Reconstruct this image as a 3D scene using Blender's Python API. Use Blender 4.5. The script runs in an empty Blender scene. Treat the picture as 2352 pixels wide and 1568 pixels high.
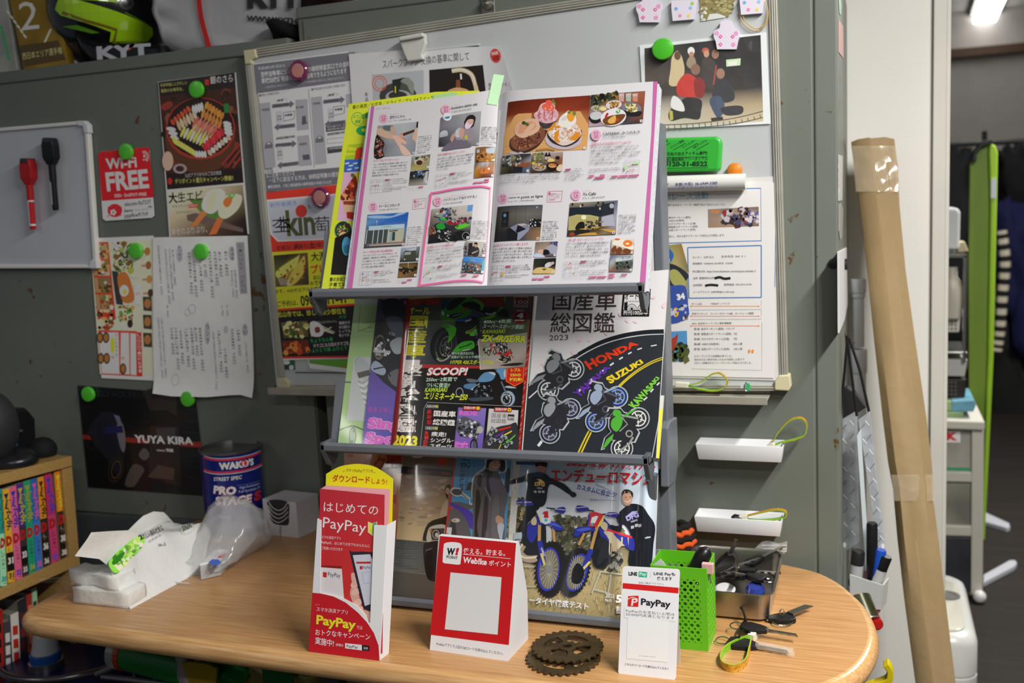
import bpy,bmesh,math,random
from math import sin,cos,pi,radians,sqrt,atan2
from mathutils import Vector,Matrix
F=2287.0
CAM=Vector((.0,-1.60,1.285))
YAW,PITCH,ROLL=radians(20.16),radians(7.65),radians(2.77)
_f=Vector((-sin(YAW)*cos(PITCH),cos(YAW)*cos(PITCH),-sin(PITCH)))
_r0=Vector((cos(YAW),sin(YAW),0))
_u0=_r0.cross(_f)
_r=_r0*cos(ROLL)-_u0*sin(ROLL)
_u=_r0*sin(ROLL)+_u0*cos(ROLL)
S=bpy.context.scene
COL=S.collection
_cd=bpy.data.cameras.new('camera')
_cam=bpy.data.objects.new('camera',_cd)
COL.objects.link(_cam)
_cd.sensor_width=36.0
_cd.lens=F/2352*36
_cd.clip_start=.02
_m=Matrix((_r,_u,-_f)).transposed().to_4x4()
_m.translation=CAM
_cam.matrix_world=_m
_cd.dof.use_dof=True
_cd.dof.focus_distance=1.27
_cd.dof.aperture_fstop=5.6
S.camera=_cam
S.view_settings.view_transform='Standard'
S.view_settings.look='None'
S.view_settings.gamma=1.0
S.view_settings.use_curve_mapping=False
S.view_settings.exposure=.0
_w=bpy.data.worlds.new('world')
S.world=_w
_w.use_nodes=True
_bg=_w.node_tree.nodes['Background']
_bg.inputs[0].default_value=(.78,.88,1.0,1)
_bg.inputs[1].default_value=.12
def area(name,loc,target,sx,sy,power,colr=(1,.97,.92)):
 ld=bpy.data.lights.new(name,'AREA')
 ld.shape='RECTANGLE'
 ld.size,ld.size_y,ld.energy,ld.color=sx,sy,power,colr
 o=bpy.data.objects.new(name,ld)
 COL.objects.link(o)
 o.location=loc
 o.rotation_euler=(Vector(target)-Vector(loc)).to_track_quat('-Z','Y').to_euler()
 return o
area('tube_and_fill_light',(.72,-1.0,2.25),(.72,-1.0,0),.10,1.2,74)
area('tube_and_fill_light',(-2.6,-2.9,2.42),(-2.6,-2.9,0),.08,2.4,12)
area('tube_and_fill_light',(.35,-2.6,2.42),(.35,-2.6,0),1.2,.10,22)  # unseen fill lamp, added behind the camera to lift the overall brightness
area('back_room_light',(1.1,2.1,2.36),(1.1,2.1,0),.16,1.2,75)
def ray(px,py):
 return(_f*F+_r*(px-1176)-_u*(py-784)).normalized()
def proj(p):
 d=Vector(p)-CAM
 z=d.dot(_f)
 return 1176+F*d.dot(_r)/z,784-F*d.dot(_u)/z
def lin(c):
 c=c/255.0
 return c/12.92 if c<=.04045 else((c+.055)/1.055)**2.4
def hexc(h,wp=None):
 """'rrggbb' read off the photo -> linear albedo; wp is what plain white paper reads there."""
 if not isinstance(h,str):
  return tuple(h)
 v=[lin(int(h[i:i+2],16))for i in(0,2,4)]
 if wp:
  w=lin(wp)
  v=[min(.86,max(.004,x/w*.80))for x in v]
 return tuple(v)
class Surf:
 """A real surface: a point on it is o + a*u + b*v (+ c*n off it); bend(a,b) lifts it along n."""
 def __init__(s,o,u,v,bend=None):
  s.o,s.u,s.v=Vector(o),Vector(u).normalized(),Vector(v).normalized()
  s.n=s.u.cross(s.v).normalized()
  s.bend=bend
 def hit(s,px,py,off=.0):
  d=ray(px,py)
  c=off
  for _ in range(12 if s.bend else 1):
   t=(s.o+s.n*c-CAM).dot(s.n)/d.dot(s.n)
   q=CAM+d*t-s.o
   a,b=q.dot(s.u),q.dot(s.v)
   if s.bend:
    c=off+.6*s.bend(a,b)+.4*(c-off)
  return a,b
 def w(s,a,b,c=.0):
  if s.bend:
   c+=s.bend(a,b)
  return s.o+s.u*a+s.v*b+s.n*c
 def p(s,px,py,c=.0):
  a,b=s.hit(px,py,c)
  return s.w(a,b,c)
 def lift(s,d):
  return Surf(s.o+s.n*d,s.u,s.v,s.bend)
 def turned(s,p0,p1):
  """the same plane with its u axis along the pixel line p0 -> p1 and its origin at p0"""
  q0,q1=s.p(*p0),s.p(*p1)
  u=(q1-q0).normalized()
  return Surf(q0,u,s.n.cross(u))
class Cyl:
 """An upright cylinder: a = arc length from the side that faces -Y (to +X), b = height."""
 def __init__(s,c,r,tilt=0):
  s.c,s.r=Vector(c),r
 def hit(s,px,py,off=0):
  d=ray(px,py)
  r=s.r+off
  ox,oy=CAM.x-s.c.x,CAM.y-s.c.y
  A=d.x**2+d.y**2
  B=ox*d.x+oy*d.y
  C=ox*ox+oy*oy-r*r
  D=B*B-A*C
  t=(-B-sqrt(max(D,0)))/A
  q=CAM+d*t-s.c
  return atan2(q.x,-q.y)*s.r,q.z
 def w(s,a,b,c=0):
  t=a/s.r
  return s.c+Vector(((s.r+c)*sin(t),-(s.r+c)*cos(t),b))
 def p(s,px,py,c=0):
  a,b=s.hit(px,py,c)
  return s.w(a,b,c)
MATS={}
def bsdf(name):
 m=bpy.data.materials.new(name)
 m.use_nodes=True
 return m,m.node_tree,m.node_tree.nodes['Principled BSDF']
def mat(h,rough=.5,metal=.0,spec=.4,bump=.0,bscale=60.0,var=.0,vscale=8.0,alpha=1.0,trans=.0,emit=.0,coat=.0):
 """plain coloured surface with a little procedural unevenness"""
 key=(h,rough,metal,spec,bump,bscale,var,vscale,alpha,trans,emit,coat)
 if key in MATS:
  return MATS[key]
 c=hexc(h)
 m,nt,b=bsdf('mat_%d'%len(MATS))
 b.inputs['Roughness'].default_value=rough
 b.inputs['Metallic'].default_value=metal
 b.inputs['Specular IOR Level'].default_value=spec
 b.inputs['Base Color'].default_value=(*c,1)
 b.inputs['Coat Weight'].default_value=coat
 b.inputs['Coat Roughness'].default_value=.08
 if alpha<1:
  b.inputs['Alpha'].default_value=alpha
 if trans>0:
  b.inputs['Transmission Weight'].default_value=trans
 if emit>0:
  b.inputs['Emission Color'].default_value=(*c,1)
  b.inputs['Emission Strength'].default_value=emit
 N,L=nt.nodes,nt.links
 tc=N.new('ShaderNodeTexCoord')
 nz=N.new('ShaderNodeTexNoise')
 nz.inputs['Scale'].default_value=vscale
 nz.inputs['Detail'].default_value=4
 L.new(tc.outputs['Object'],nz.inputs['Vector'])
 vv=var if var else .04
 mr=N.new('ShaderNodeMapRange')
 mr.inputs[1].default_value,mr.inputs[2].default_value=.3,.7
 mr.inputs[3].default_value,mr.inputs[4].default_value=1-vv,1+vv*.5
 L.new(nz.outputs['Fac'],mr.inputs[0])
 mx=N.new('ShaderNodeVectorMath')
 mx.operation='SCALE'
 mx.inputs[0].default_value=c
 L.new(mr.outputs[0],mx.inputs['Scale'])
 L.new(mx.outputs[0],b.inputs['Base Color'])
 if bump:
  n2=N.new('ShaderNodeTexNoise')
  n2.inputs['Scale'].default_value=bscale
  n2.inputs['Detail'].default_value=5
  L.new(tc.outputs['Object'],n2.inputs['Vector'])
  bp=N.new('ShaderNodeBump')
  bp.inputs['Strength'].default_value=bump
  bp.inputs['Distance'].default_value=.004
  L.new(n2.outputs['Fac'],bp.inputs['Height'])
  L.new(bp.outputs[0],b.inputs['Normal'])
 MATS[key]=m
 return m
def ink(rough=.45,coat=.0,bump=.0):
 """printed paper: the ink colour of each printed shape sits in the mesh's 'ink' attribute"""
 key=('ink',rough,coat,bump)
 if key in MATS:
  return MATS[key]
 m,nt,b=bsdf('printed_%d'%len(MATS))
 N,L=nt.nodes,nt.links
 at=N.new('ShaderNodeAttribute')
 at.attribute_name='ink'
 L.new(at.outputs['Color'],b.inputs['Base Color'])
 b.inputs['Roughness'].default_value=rough
 b.inputs['Coat Weight'].default_value=coat
 b.inputs['Coat Roughness'].default_value=.06
 if bump:
  tc=N.new('ShaderNodeTexCoord')
  nz=N.new('ShaderNodeTexNoise')
  nz.inputs['Scale'].default_value=14
  nz.inputs['Detail'].default_value=2
  L.new(tc.outputs['Object'],nz.inputs['Vector'])
  bp=N.new('ShaderNodeBump')
  bp.inputs['Strength'].default_value=bump
  bp.inputs['Distance'].default_value=.01
  L.new(nz.outputs['Fac'],bp.inputs['Height'])
  L.new(bp.outputs[0],b.inputs['Normal'])
 MATS[key]=m
 return m
def link(name,bm,m,parent=None,smooth=False,bevel=.0,seg=2,ang=40):
 if bevel:
  es=[e for e in bm.edges if len(e.link_faces)==2 and e.calc_face_angle(0)>radians(ang)]
  bmesh.ops.bevel(bm,geom=es,offset=bevel,segments=seg,profile=.5,affect='EDGES',clamp_overlap=True)
 me=bpy.data.meshes.new(name)
 bm.to_mesh(me)
 bm.free()
 if smooth:
  for p in me.polygons:
   p.use_smooth=True
  if smooth=='auto':
   try:
    me.set_sharp_from_angle(angle=radians(35))
   except Exception:
    pass
 for x in(m if isinstance(m,(list,tuple))else[m]):
  me.materials.append(x)
 o=bpy.data.objects.new(name,me)
 COL.objects.link(o)
 if parent:
  o.parent=parent
 return o
def tag(o,label,cat,group=None):
 o['label'],o['category']=label,cat
 if group:
  o['group']=group
 return o
def thing(name,loc,label,cat,group=None):
 o=bpy.data.objects.new(name,None)
 o.empty_display_size=.02
 COL.objects.link(o)
 o['base']=list(loc)
 return tag(o,label,cat,group)
def structure(name,bm,m,**k):
 o=link(name,bm,m,**k)
 o['kind']='structure'
 return o
def V3(x):
 return x if isinstance(x,Vector)else Vector(x)
def prism(bm,pts,dvec,mi=0):
 """solid between the ring pts and the same ring moved by dvec"""
 a=[bm.verts.new(V3(p))for p in pts]
 b=[bm.verts.new(V3(p)+V3(dvec))for p in pts]
 fs=[bm.faces.new(a),bm.faces.new(b[::-1])]
 n=len(a)
 for i in range(n):
  fs.append(bm.faces.new((a[i],b[i],b[(i+1)%n],a[(i+1)%n])))
 for f in fs:
  f.material_index=mi
 return fs
def fx(bm):
 bmesh.ops.recalc_face_normals(bm,faces=bm.faces)
 return bm
def box(bm,lo,hi,mx=None,mi=0):
 x0,y0,z0=lo
 x1,y1,z1=hi
 P=[Vector(q)for q in((x0,y0,z0),(x1,y0,z0),(x1,y1,z0),(x0,y1,z0))]
 D=Vector((0,0,z1-z0))
 if mx:
  q=[mx@p for p in P]
  return prism(bm,q,(mx@(P[0]+D))-q[0],mi)
 return prism(bm,P,D,mi)
def tube(bm,pts,r,seg=10,caps=True,closed=False,mi=0,flat=None):
 """swept round (or flat=(w,h) strap) section along pts; r may be a list"""
 pts=[V3(p)for p in pts]
 n=len(pts)
 rings=[]
 up=None
 for i,p in enumerate(pts):
  if closed:
   t=(pts[(i+1)%n]-pts[i-1]).normalized()
  else:
   t=(pts[min(i+1,n-1)]-pts[max(i-1,0)]).normalized()
  if up is None:
   up=t.cross(Vector((0,0,1)))
   if up.length<.01:
    up=t.cross(Vector((0,1,0)))
   up.normalize()
   if isinstance(flat,tuple)and len(flat)==3:
    up=flat[2]
  up=(up-t*up.dot(t)).normalized()
  sd=t.cross(up)
  rr=r[i]if isinstance(r,(list,tuple))else r
  ring=[]
  if flat:
   w,h=flat[0]/2,flat[1]/2
   for a,b in((-w,-h),(w,-h),(w,h),(-w,h)):
    ring.append(bm.verts.new(p+up*a+sd*b))
  else:
   for k in range(seg):
    a=2*pi*k/seg
    ring.append(bm.verts.new(p+(up*cos(a)+sd*sin(a))*rr))
  rings.append(ring)
 m=len(rings[0])
 fs=[]
 for i in range(n if closed else n-1):
  A,B=rings[i],rings[(i+1)%n]
  for k in range(m):
   fs.append(bm.faces.new((A[k],A[(k+1)%m],B[(k+1)%m],B[k])))
 if caps and not closed:
  fs.append(bm.faces.new(rings[0][::-1]))
  fs.append(bm.faces.new(rings[-1]))
 for f in fs:
  f.material_index=mi
 return fs
def lathe(bm,prof,axis_o,axis=(0,0,1),seg=32,mi=0,caps=True):
 """revolve (radius, height) pairs"""
 o,ax=V3(axis_o),V3(axis).normalized()
 e1=ax.orthogonal().normalized()
 e2=ax.cross(e1)
 rings=[]
 for r,h in prof:
  rings.append([bm.verts.new(o+ax*h+(e1*cos(2*pi*k/seg)+e2*sin(2*pi*k/seg))*max(r,1e-5))for k in range(seg)])
 fs=[]
 for A,B in zip(rings,rings[1:]):
  for k in range(seg):
   fs.append(bm.faces.new((A[k],A[(k+1)%seg],B[(k+1)%seg],B[k])))
 if caps:
  fs.append(bm.faces.new(rings[0][::-1]))
  fs.append(bm.faces.new(rings[-1]))
 for f in fs:
  f.material_index=mi
 return fs
def spline(pts,n=8,closed=False):
 """Catmull-Rom through pts (any dimension)"""
 P=[tuple(p)for p in pts]
 out=[]
 N=len(P)
 for i in range(N if closed else N-1):
  if closed:
   a,b,c,d=P[i-1],P[i],P[(i+1)%N],P[(i+2)%N]
  else:
   a,b,c,d=P[max(i-1,0)],P[i],P[i+1],P[min(i+2,N-1)]
  for k in range(n):
   t=k/n
   out.append(tuple(.5*(2*B+(C-A)*t+(2*A-5*B+4*C-D)*t*t+(3*B-A-3*C+D)*t**3)for A,B,C,D in zip(a,b,c,d)))
 if not closed:
  out.append(P[-1])
 return out
def clone(o,parent=None):
 c=o.copy()
 COL.objects.link(c)
 c.parent=parent
 for ch in o.children:
  clone(ch,c)
 return c
_fc=bpy.data.curves.new('glyphs','FONT')
_fo=bpy.data.objects.new('glyphs',_fc)
_GC={}
def glyphs(s,bold=.0,res=2):
 k=(s,bold,res)
 if k not in _GC:
  _fc.body,_fc.offset,_fc.resolution_u=s,bold,res
  me=_fo.to_mesh()
  vs=[(v.co.x,v.co.y)for v in me.vertices]
  fs=[tuple(p.vertices)for p in me.polygons]
  _fo.to_mesh_clear()
  _GC[k]=(vs,fs)
 return _GC[k]
class Print:
 """Ink shapes on a surface. Coordinates are read off the photograph (optionally through a crop: x = X0 + cx/s)."""
 DZ=1.0e-5
 def __init__(s,surf,wp=200,x0=0,y0=0,sc=1.0,lift=2e-4):
  s.sf,s.wp,s.lift=surf,wp,lift
  s.x0,s.y0,s.sc=x0,y0,sc
  s.bm=bmesh.new()
  s.ly=s.bm.loops.layers.float_color.new('ink')
  s.k=0
  s.bmin=-9
 def view(s,x0,y0,sc=1.0):
  s.x0,s.y0,s.sc=x0,y0,sc
  s.k=0
  return s
 def q(s,p):
  return s.sf.hit(s.x0+p[0]/s.sc,s.y0+p[1]/s.sc)
 def c(s,h):
  return(*hexc(h,s.wp),1)
 def _face(s,ab,col,z):
  vs=[s.bm.verts.new((a,b,z))for a,b in ab]
  try:
   f=s.bm.faces.new(vs)
  except ValueError:
   return
  cs=col if isinstance(col,list)else[col]*len(vs)
  for lp,cc in zip(f.loops,cs):
   lp[s.ly]=cc
  return f
 def up(s):
  s.k+=1
  return s.k*s.DZ
 def ab(s,pts,col):
  f=s._face(pts,s.c(col),s.up())
  return f
 def P_(s,pts,col):
  return s.ab([s.q(p)for p in pts],col)
 def B_(s,pts,col,n=4):
  return s.P_(spline(pts,n,True),col)
 def box(s,tl,br,col):
  a,b=s.q(tl),s.q(br)
  return s.ab([(a[0],b[1]),(b[0],b[1]),(b[0],a[1]),(a[0],a[1])],col)
 def grad(s,tl,tr,br,bl,rows):
  """a printed picture's ground: rows of colours laid over a quad"""
  z=s.up()
  Q=[s.q(p)for p in(tl,tr,br,bl)]
  R,C=len(rows),max(len(r)for r in rows)
  rows=[r if len(r)==C else[r[0]]*C for r in rows]
  if R==1:
   rows,R=rows*2,2
  if C==1:
   rows,C=[r*2 for r in rows],2
  def at(i,j):
   u,v=j/(C-1),i/(R-1)
   return tuple((Q[0][m]*(1-u)+Q[1][m]*u)*(1-v)+(Q[3][m]*(1-u)+Q[2][m]*u)*v for m in(0,1))
  for i in range(R-1):
   for j in range(C-1):
    s._face([at(i+1,j),at(i+1,j+1),at(i,j+1),at(i,j)],[s.c(rows[i+1][j]),s.c(rows[i+1][j+1]),s.c(rows[i][j+1]),s.c(rows[i][j])],z)
 def O_(s,c,rx,ry,col,rot=0,n=20,inner=.0,a0=0,a1=360):
  """ellipse with crop-pixel radii; inner>0 leaves a hole"""
  z=s.up()
  cr,sr=cos(radians(rot)),sin(radians(rot))
  def pt(t,k):
   x,y=rx*k*cos(t),ry*k*sin(t)
   return s.q((c[0]+x*cr-y*sr,c[1]+x*sr+y*cr))
  full=abs(a1-a0)>=360
  T=[radians(a0+(a1-a0)*i/n)for i in range(n+(0 if full else 1))]
  cc=s.c(col)
  if inner<=0:
   s._face([pt(t,1)for t in T],cc,z)
  else:
   for i in range(len(T)if full else len(T)-1):
    t,u=T[i],T[(i+1)%len(T)]
    s._face([pt(t,1),pt(u,1),pt(u,inner),pt(t,inner)],cc,z)
 def line(s,pts,w,col,closed=False,w1=None):
  """stroke w crop-pixels wide"""
  z=s.up()
  cc=s.c(col)
  P=list(pts)+([pts[0]]if closed else[])
  n=len(P)
  L,Rr=[],[]
  for i,p in enumerate(P):
   if closed and i in(0,n-1):
    a,b=P[n-2],P[1]
   else:
    a,b=P[max(i-1,0)],P[min(i+1,n-1)]
   dx,dy=b[0]-a[0],b[1]-a[1]
   l=sqrt(dx*dx+dy*dy)or 1
   ww=(w if w1 is None else w+(w1-w)*i/(n-1))/2
   L.append(s.q((p[0]-dy/l*ww,p[1]+dx/l*ww)))
   Rr.append(s.q((p[0]+dy/l*ww,p[1]-dx/l*ww)))
  for i in range(n-1):
   s._face([L[i],L[i+1],Rr[i+1],Rr[i]],cc,z)
 def frame(s,tl,tr,br,bl,w,col):
  for a,b in((tl,tr),(tr,br),(br,bl),(bl,tl)):
   s.line([a,b],w,col)
 def text(s,t,p0,p1,h,col,bold=.0,slant=.0,h1=None,res=2,fit=True,z=None):
  """t with its baseline running p0 -> p1, capitals h crop-pixels high"""
  if any(ord(ch)>0x2e80 for ch in t):
   bold*=.55
  vs,fs=glyphs(t,bold,res)
  if not vs:
   return
  x0,x1=min(v[0]for v in vs),max(v[0]for v in vs)
  zz=(s.k+1)*s.DZ if z is None else z
  A,B=s.q(p0),s.q(p1)
  h1=h if h1 is None else h1
  def rise(p,hh):
   q,r=s.q(p),s.q((p[0],p[1]-hh))
   return sqrt((q[0]-r[0])**2+(q[1]-r[1])**2)
  H0,H1=rise(p0,h),rise(p1,h1)
  dx,dy=B[0]-A[0],B[1]-A[1]
  l=sqrt(dx*dx+dy*dy)or 1e-9
  ux,uy=dx/l,dy/l
  cj=any(ord(ch)>0x2e80 for ch in t)
  E,y0=(.90,.05)if cj else(.75,.0)
  cc=s.c(col)
  nv=[]
  for x,y in vs:
   u=(x-x0)/((x1-x0)or 1)
   hh=(H0+(H1-H0)*u)/E
   y+=y0
   a=u*l+slant*y*hh
   nv.append(s.bm.verts.new((A[0]+ux*a-uy*y*hh,A[1]+uy*a+ux*y*hh,zz)))
  for f in fs:
   try:
    g=s.bm.faces.new([nv[i]for i in f])
   except ValueError:
    continue
   for lp in g.loops:
    lp[s.ly]=cc
 def glow(s,t,p0,p1,h,col,edge,bold=.01,grow=.035,**k):
  s.text(t,p0,p1,h,edge,bold=bold+grow,**k)
  s.up()
  s.text(t,p0,p1,h,col,bold=bold,**k)
  s.up()
 def clm(s,t,p0,p1,w,col,bold=.0,hf=.8,glow=None):
  """upright characters set one below the other from p0 (top centre) to p1 (bottom centre), w wide"""
  n=len(t)
  for i,ch in enumerate(t):
   if ch==' ':
    continue
   u=(i+1)/n
   x,y=p0[0]+(p1[0]-p0[0])*u,p0[1]+(p1[1]-p0[1])*u
   st=sqrt((p1[0]-p0[0])**2+(p1[1]-p0[1])**2)/n
   y-=st*.12
   a=(x-w/2,y),(x+w/2,y)
   if glow:
    s.text(ch,a[0],a[1],st*hf,glow,bold=bold+.05)
  if glow:
   s.up()
  for i,ch in enumerate(t):
   if ch==' ':
    continue
   u=(i+1)/n
   x,y=p0[0]+(p1[0]-p0[0])*u,p0[1]+(p1[1]-p0[1])*u
   st=sqrt((p1[0]-p0[0])**2+(p1[1]-p0[1])**2)/n
   y-=st*.12
   s.text(ch,(x-w/2,y),(x+w/2,y),st*hf,col,bold=bold)
 def para(s,lines,tl,tr,bl,h,col='4a4a50',bold=.0):
  """a block of small print: lines of text from tl-tr down to bl"""
  n=max(len(lines)-1,1)
  m=max(len(t)for t in lines)
  for i,t in enumerate(lines):
   u=i/n if len(lines)>1 else 0
   ox,oy=(bl[0]-tl[0])*u,(bl[1]-tl[1])*u
   f=len(t)/m
   s.text(t,(tl[0]+ox,tl[1]+oy),(tl[0]+ox+(tr[0]-tl[0])*f,tl[1]+oy+(tr[1]-tl[1])*f),h,col,bold=bold,res=1)
 def spk(s,tl,tr,br,bl,n,size,cols,seed=1,asp=1.0):
  """the busy detail of a small printed picture"""
  rd=random.Random(seed)
  k=s.k
  for i in range(n):
   s.k=k+i%8
   u,v=rd.random(),rd.random()
   x=(tl[0]*(1-u)+tr[0]*u)*(1-v)+(bl[0]*(1-u)+br[0]*u)*v
   y=(tl[1]*(1-u)+tr[1]*u)*(1-v)+(bl[1]*(1-u)+br[1]*u)*v
   r=size*rd.uniform(.5,1.3)
   k0=rd.uniform(0,360)
   pts=[(x+r*rd.uniform(.6,1.2)*cos(radians(k0+a)),y+asp*r*rd.uniform(.6,1.2)*sin(radians(k0+a)))for a in(0,72,144,216,288)]
   s.P_(pts,rd.choice(cols))
  s.k=k+9
 def sheet(s,pts,col,thick=.0006,n=1):
  """the paper itself: a thin solid whose outline is pts"""
  P=[(a,max(b,s.bmin))for a,b in(s.q(p)for p in pts)]
  f=s._face(P,s.c(col),-s.lift)
  b=s._face(P[::-1],s.c(col),-s.lift-thick)
  for i in range(len(P)):
   j=(i+1)%len(P)
   z0,z1=-s.lift,-s.lift-thick
   vs=[s.bm.verts.new((*P[i],z0)),s.bm.verts.new((*P[i],z1)),s.bm.verts.new((*P[j],z1)),s.bm.verts.new((*P[j],z0))]
   g=s.bm.faces.new(vs)
   for lp in g.loops:
    lp[s.ly]=s.c(col)
 def clip(s,pts):
  """trim everything printed to the convex outline pts"""
  P=[(a,max(b,.001))for a,b in(s.q(p)for p in pts)]
  cx,cy=sum(p[0]for p in P)/len(P),sum(p[1]for p in P)/len(P)
  for A,B in zip(P,P[1:]+P[:1]):
   n=Vector((B[1]-A[1],A[0]-B[0],0))
   if n.x*(cx-A[0])+n.y*(cy-A[1])>0:
    n=-n
   if n.length>1e-6:
    bmesh.ops.bisect_plane(s.bm,geom=s.bm.verts[:]+s.bm.edges[:]+s.bm.faces[:],plane_co=(A[0],A[1],0),plane_no=n,clear_outer=True,dist=1e-7)
 def done(s,name,parent=None,rough=.45,coat=.0,bump=.0,cuts=(),smooth=False):
  for ax,val in cuts:
   no=(1,0,0)if ax=='a' else(0,1,0)
   co=(val,0,0)if ax=='a' else(0,val,0)
   bmesh.ops.bisect_plane(s.bm,geom=s.bm.verts[:]+s.bm.edges[:]+s.bm.faces[:],plane_co=co,plane_no=no,dist=1e-7)
  for v in s.bm.verts:
   v.co=s.sf.w(v.co.x,v.co.y,v.co.z+s.lift)
  return link(name,s.bm,ink(rough,coat,bump),parent,smooth=smooth)
WALL=Surf((0,0,0),(1,0,0),(0,0,1))
TOPZ=.70
TBL=Surf((0,0,TOPZ),(1,0,0),(0,1,0))
FLOOR=Surf((0,0,0),(1,0,0),(0,1,0))
def steel_mat(h,rust=True):
 m,nt,b=bsdf('painted_steel')
 N,L=nt.nodes,nt.links
 c=hexc(h)
 tc=N.new('ShaderNodeTexCoord')
 n1=N.new('ShaderNodeTexNoise')
 n1.inputs['Scale'].default_value=5
 n1.inputs['Detail'].default_value=6
 L.new(tc.outputs['Object'],n1.inputs['Vector'])
 r1=N.new('ShaderNodeValToRGB')
 r1.color_ramp.elements[0].position,r1.color_ramp.elements[1].position=.3,.75
 r1.color_ramp.elements[0].color=(*[x*.9 for x in c],1)
 r1.color_ramp.elements[1].color=(*[x*1.06 for x in c],1)
 L.new(n1.outputs['Fac'],r1.inputs[0])
 out=r1.outputs[0]
 if rust:
  n2=N.new('ShaderNodeTexNoise')
  n2.inputs['Scale'].default_value=46
  n2.inputs['Detail'].default_value=3
  L.new(tc.outputs['Object'],n2.inputs['Vector'])
  n3=N.new('ShaderNodeTexNoise')
  n3.inputs['Scale'].default_value=4
  L.new(tc.outputs['Object'],n3.inputs['Vector'])
  ad=N.new('ShaderNodeMath')
  ad.operation='ADD'
  L.new(n2.outputs['Fac'],ad.inputs[0])
  L.new(n3.outputs['Fac'],ad.inputs[1])
  r2=N.new('ShaderNodeValToRGB')
  r2.color_ramp.elements[0].position,r2.color_ramp.elements[1].position=1.0,1.0
  mr=N.new('ShaderNodeMapRange')
  mr.inputs[1].default_value,mr.inputs[2].default_value=1.24,1.29
  L.new(ad.outputs[0],mr.inputs[0])
  mx=N.new('ShaderNodeMix')
  mx.data_type='RGBA'
  L.new(mr.outputs[0],mx.inputs[0])
  L.new(out,mx.inputs[6])
  mx.inputs[7].default_value=(.11,.055,.02,1)
  out=mx.outputs[2]
 L.new(out,b.inputs['Base Color'])
 b.inputs['Roughness'].default_value=.42
 b.inputs['Specular IOR Level'].default_value=.35
 return m
STEEL=steel_mat('6d736b')
DARKGAP=mat('0a0b0b',.9)
m,nt,b=bsdf('dark_vinyl_planks')
N,L=nt.nodes,nt.links
tc=N.new('ShaderNodeTexCoord')
mp=N.new('ShaderNodeMapping')
mp.inputs['Scale'].default_value=(1.2,14,1)
L.new(tc.outputs['Object'],mp.inputs[0])
nz=N.new('ShaderNodeTexNoise')
nz.inputs['Scale'].default_value=2.5
nz.inputs['Detail'].default_value=6
L.new(mp.outputs[0],nz.inputs['Vector'])
rp=N.new('ShaderNodeValToRGB')
rp.color_ramp.elements[0].color,rp.color_ramp.elements[1].color=(.010,.009,.008,1),(.04,.032,.027,1)
L.new(nz.outputs['Fac'],rp.inputs[0])
L.new(rp.outputs[0],b.inputs['Base Color'])
b.inputs['Roughness'].default_value=.6
b.inputs['Specular IOR Level'].default_value=.2
bm=bmesh.new()
box(bm,(-3.5,-4,-.05),(4.5,6.2,0))
structure('floor',fx(bm),m)
WHITE_WALL=mat('e6e4de',.75,bump=.12,bscale=260,var=.05,vscale=3)
bm=bmesh.new()
x0=WALL.hit(1955,700)[0]
YW=.60
WW=Surf((0,YW,0),(1,0,0),(0,0,1))
xa,xb,xc=-2.6,WW.hit(2139,500)[0],WW.hit(2170,500)[0]
box(bm,(xa,YW,0),(xb,YW+.09,2.45))
structure('wall_partition',fx(bm),WHITE_WALL)
bm=bmesh.new()
box(bm,(xb+.001,YW-.012,0),(xc,YW+.10,2.45))
box(bm,(xc,YW-.004,0),(xc+.008,YW+.10,2.45))
structure('trim_1',fx(bm),mat('d3d0c8',.5,var=.08,vscale=5),bevel=.002)
bm=bmesh.new()
box(bm,(-2.5,6.0,0),(4.5,6.1,2.45))
structure('wall_back',fx(bm),mat('a9a39c',.8,var=.06))
bm=bmesh.new()
box(bm,(-2.6,.7,0),(-2.5,6.1,2.45))
structure('wall_left',fx(bm),mat('a9a39c',.8,var=.06))
bm=bmesh.new()
box(bm,(4.4,-3.9,0),(4.5,6.1,2.45))
structure('wall_right',fx(bm),mat('b9b4ac',.8,var=.06))
bm=bmesh.new()
box(bm,(-3.5,-4,2.45),(4.5,6.2,2.52))
structure('ceiling',fx(bm),mat('c9c5bd',.8,var=.08))
bm=bmesh.new()
BK=Surf((0,5.98,0),(1,0,0),(0,0,1))
zb0,zb1=BK.hit(2260,128)[1],BK.hit(2260,108)[1]
box(bm,(-2.4,5.93,zb0),(4.4,5.999,zb1))
structure('trim_2',fx(bm),mat('4a3420',.6))
cabA=thing('steel_cabinet',(-1.6,.22,0),'grey steel cabinet on the left with flyers, menus and a small whiteboard stuck to it','cabinet','grey steel cabinets')
zA=1.606
zs=WALL.hit(330,1187)[1]
bm=bmesh.new()
box(bm,(-2.30,.004,.0),(-.987,.45,zA))
box(bm,(-2.30,.0,zA-.024),(-.987,.006,zA))
link('body',fx(bm),STEEL,cabA,bevel=.003)
bm=bmesh.new()
box(bm,(-2.29,.0,zs+.002),(-.989,.012,zA-.026))
link('door',fx(bm),STEEL,cabA,bevel=.0025)
bm=bmesh.new()
box(bm,(-2.29,.0,.05),(-.989,.012,zs-.002))
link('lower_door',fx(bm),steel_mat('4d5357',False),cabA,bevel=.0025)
cabB=thing('steel_cabinet',(-.5,.3,0),'taller grey steel cabinet behind the magazine rack, holding the large whiteboard','cabinet','grey steel cabinets')
zB=1.655
xs=WALL.hit(1872,660)[0]
xr=WALL.hit(1925,660)[0]
bm=bmesh.new()
box(bm,(-.966,.003,0),(xr,YW-.002,zB))
box(bm,(xs+.0012,.0,0),(xr,.005,zB))
box(bm,(-.966,.0,zB-.02),(xs+.001,.005,zB))
link('body',fx(bm),STEEL,cabB,bevel=.003)
bm=bmesh.new()
box(bm,(-.955,.0,.05),(xs-.0012,.012,zB-.022))
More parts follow.
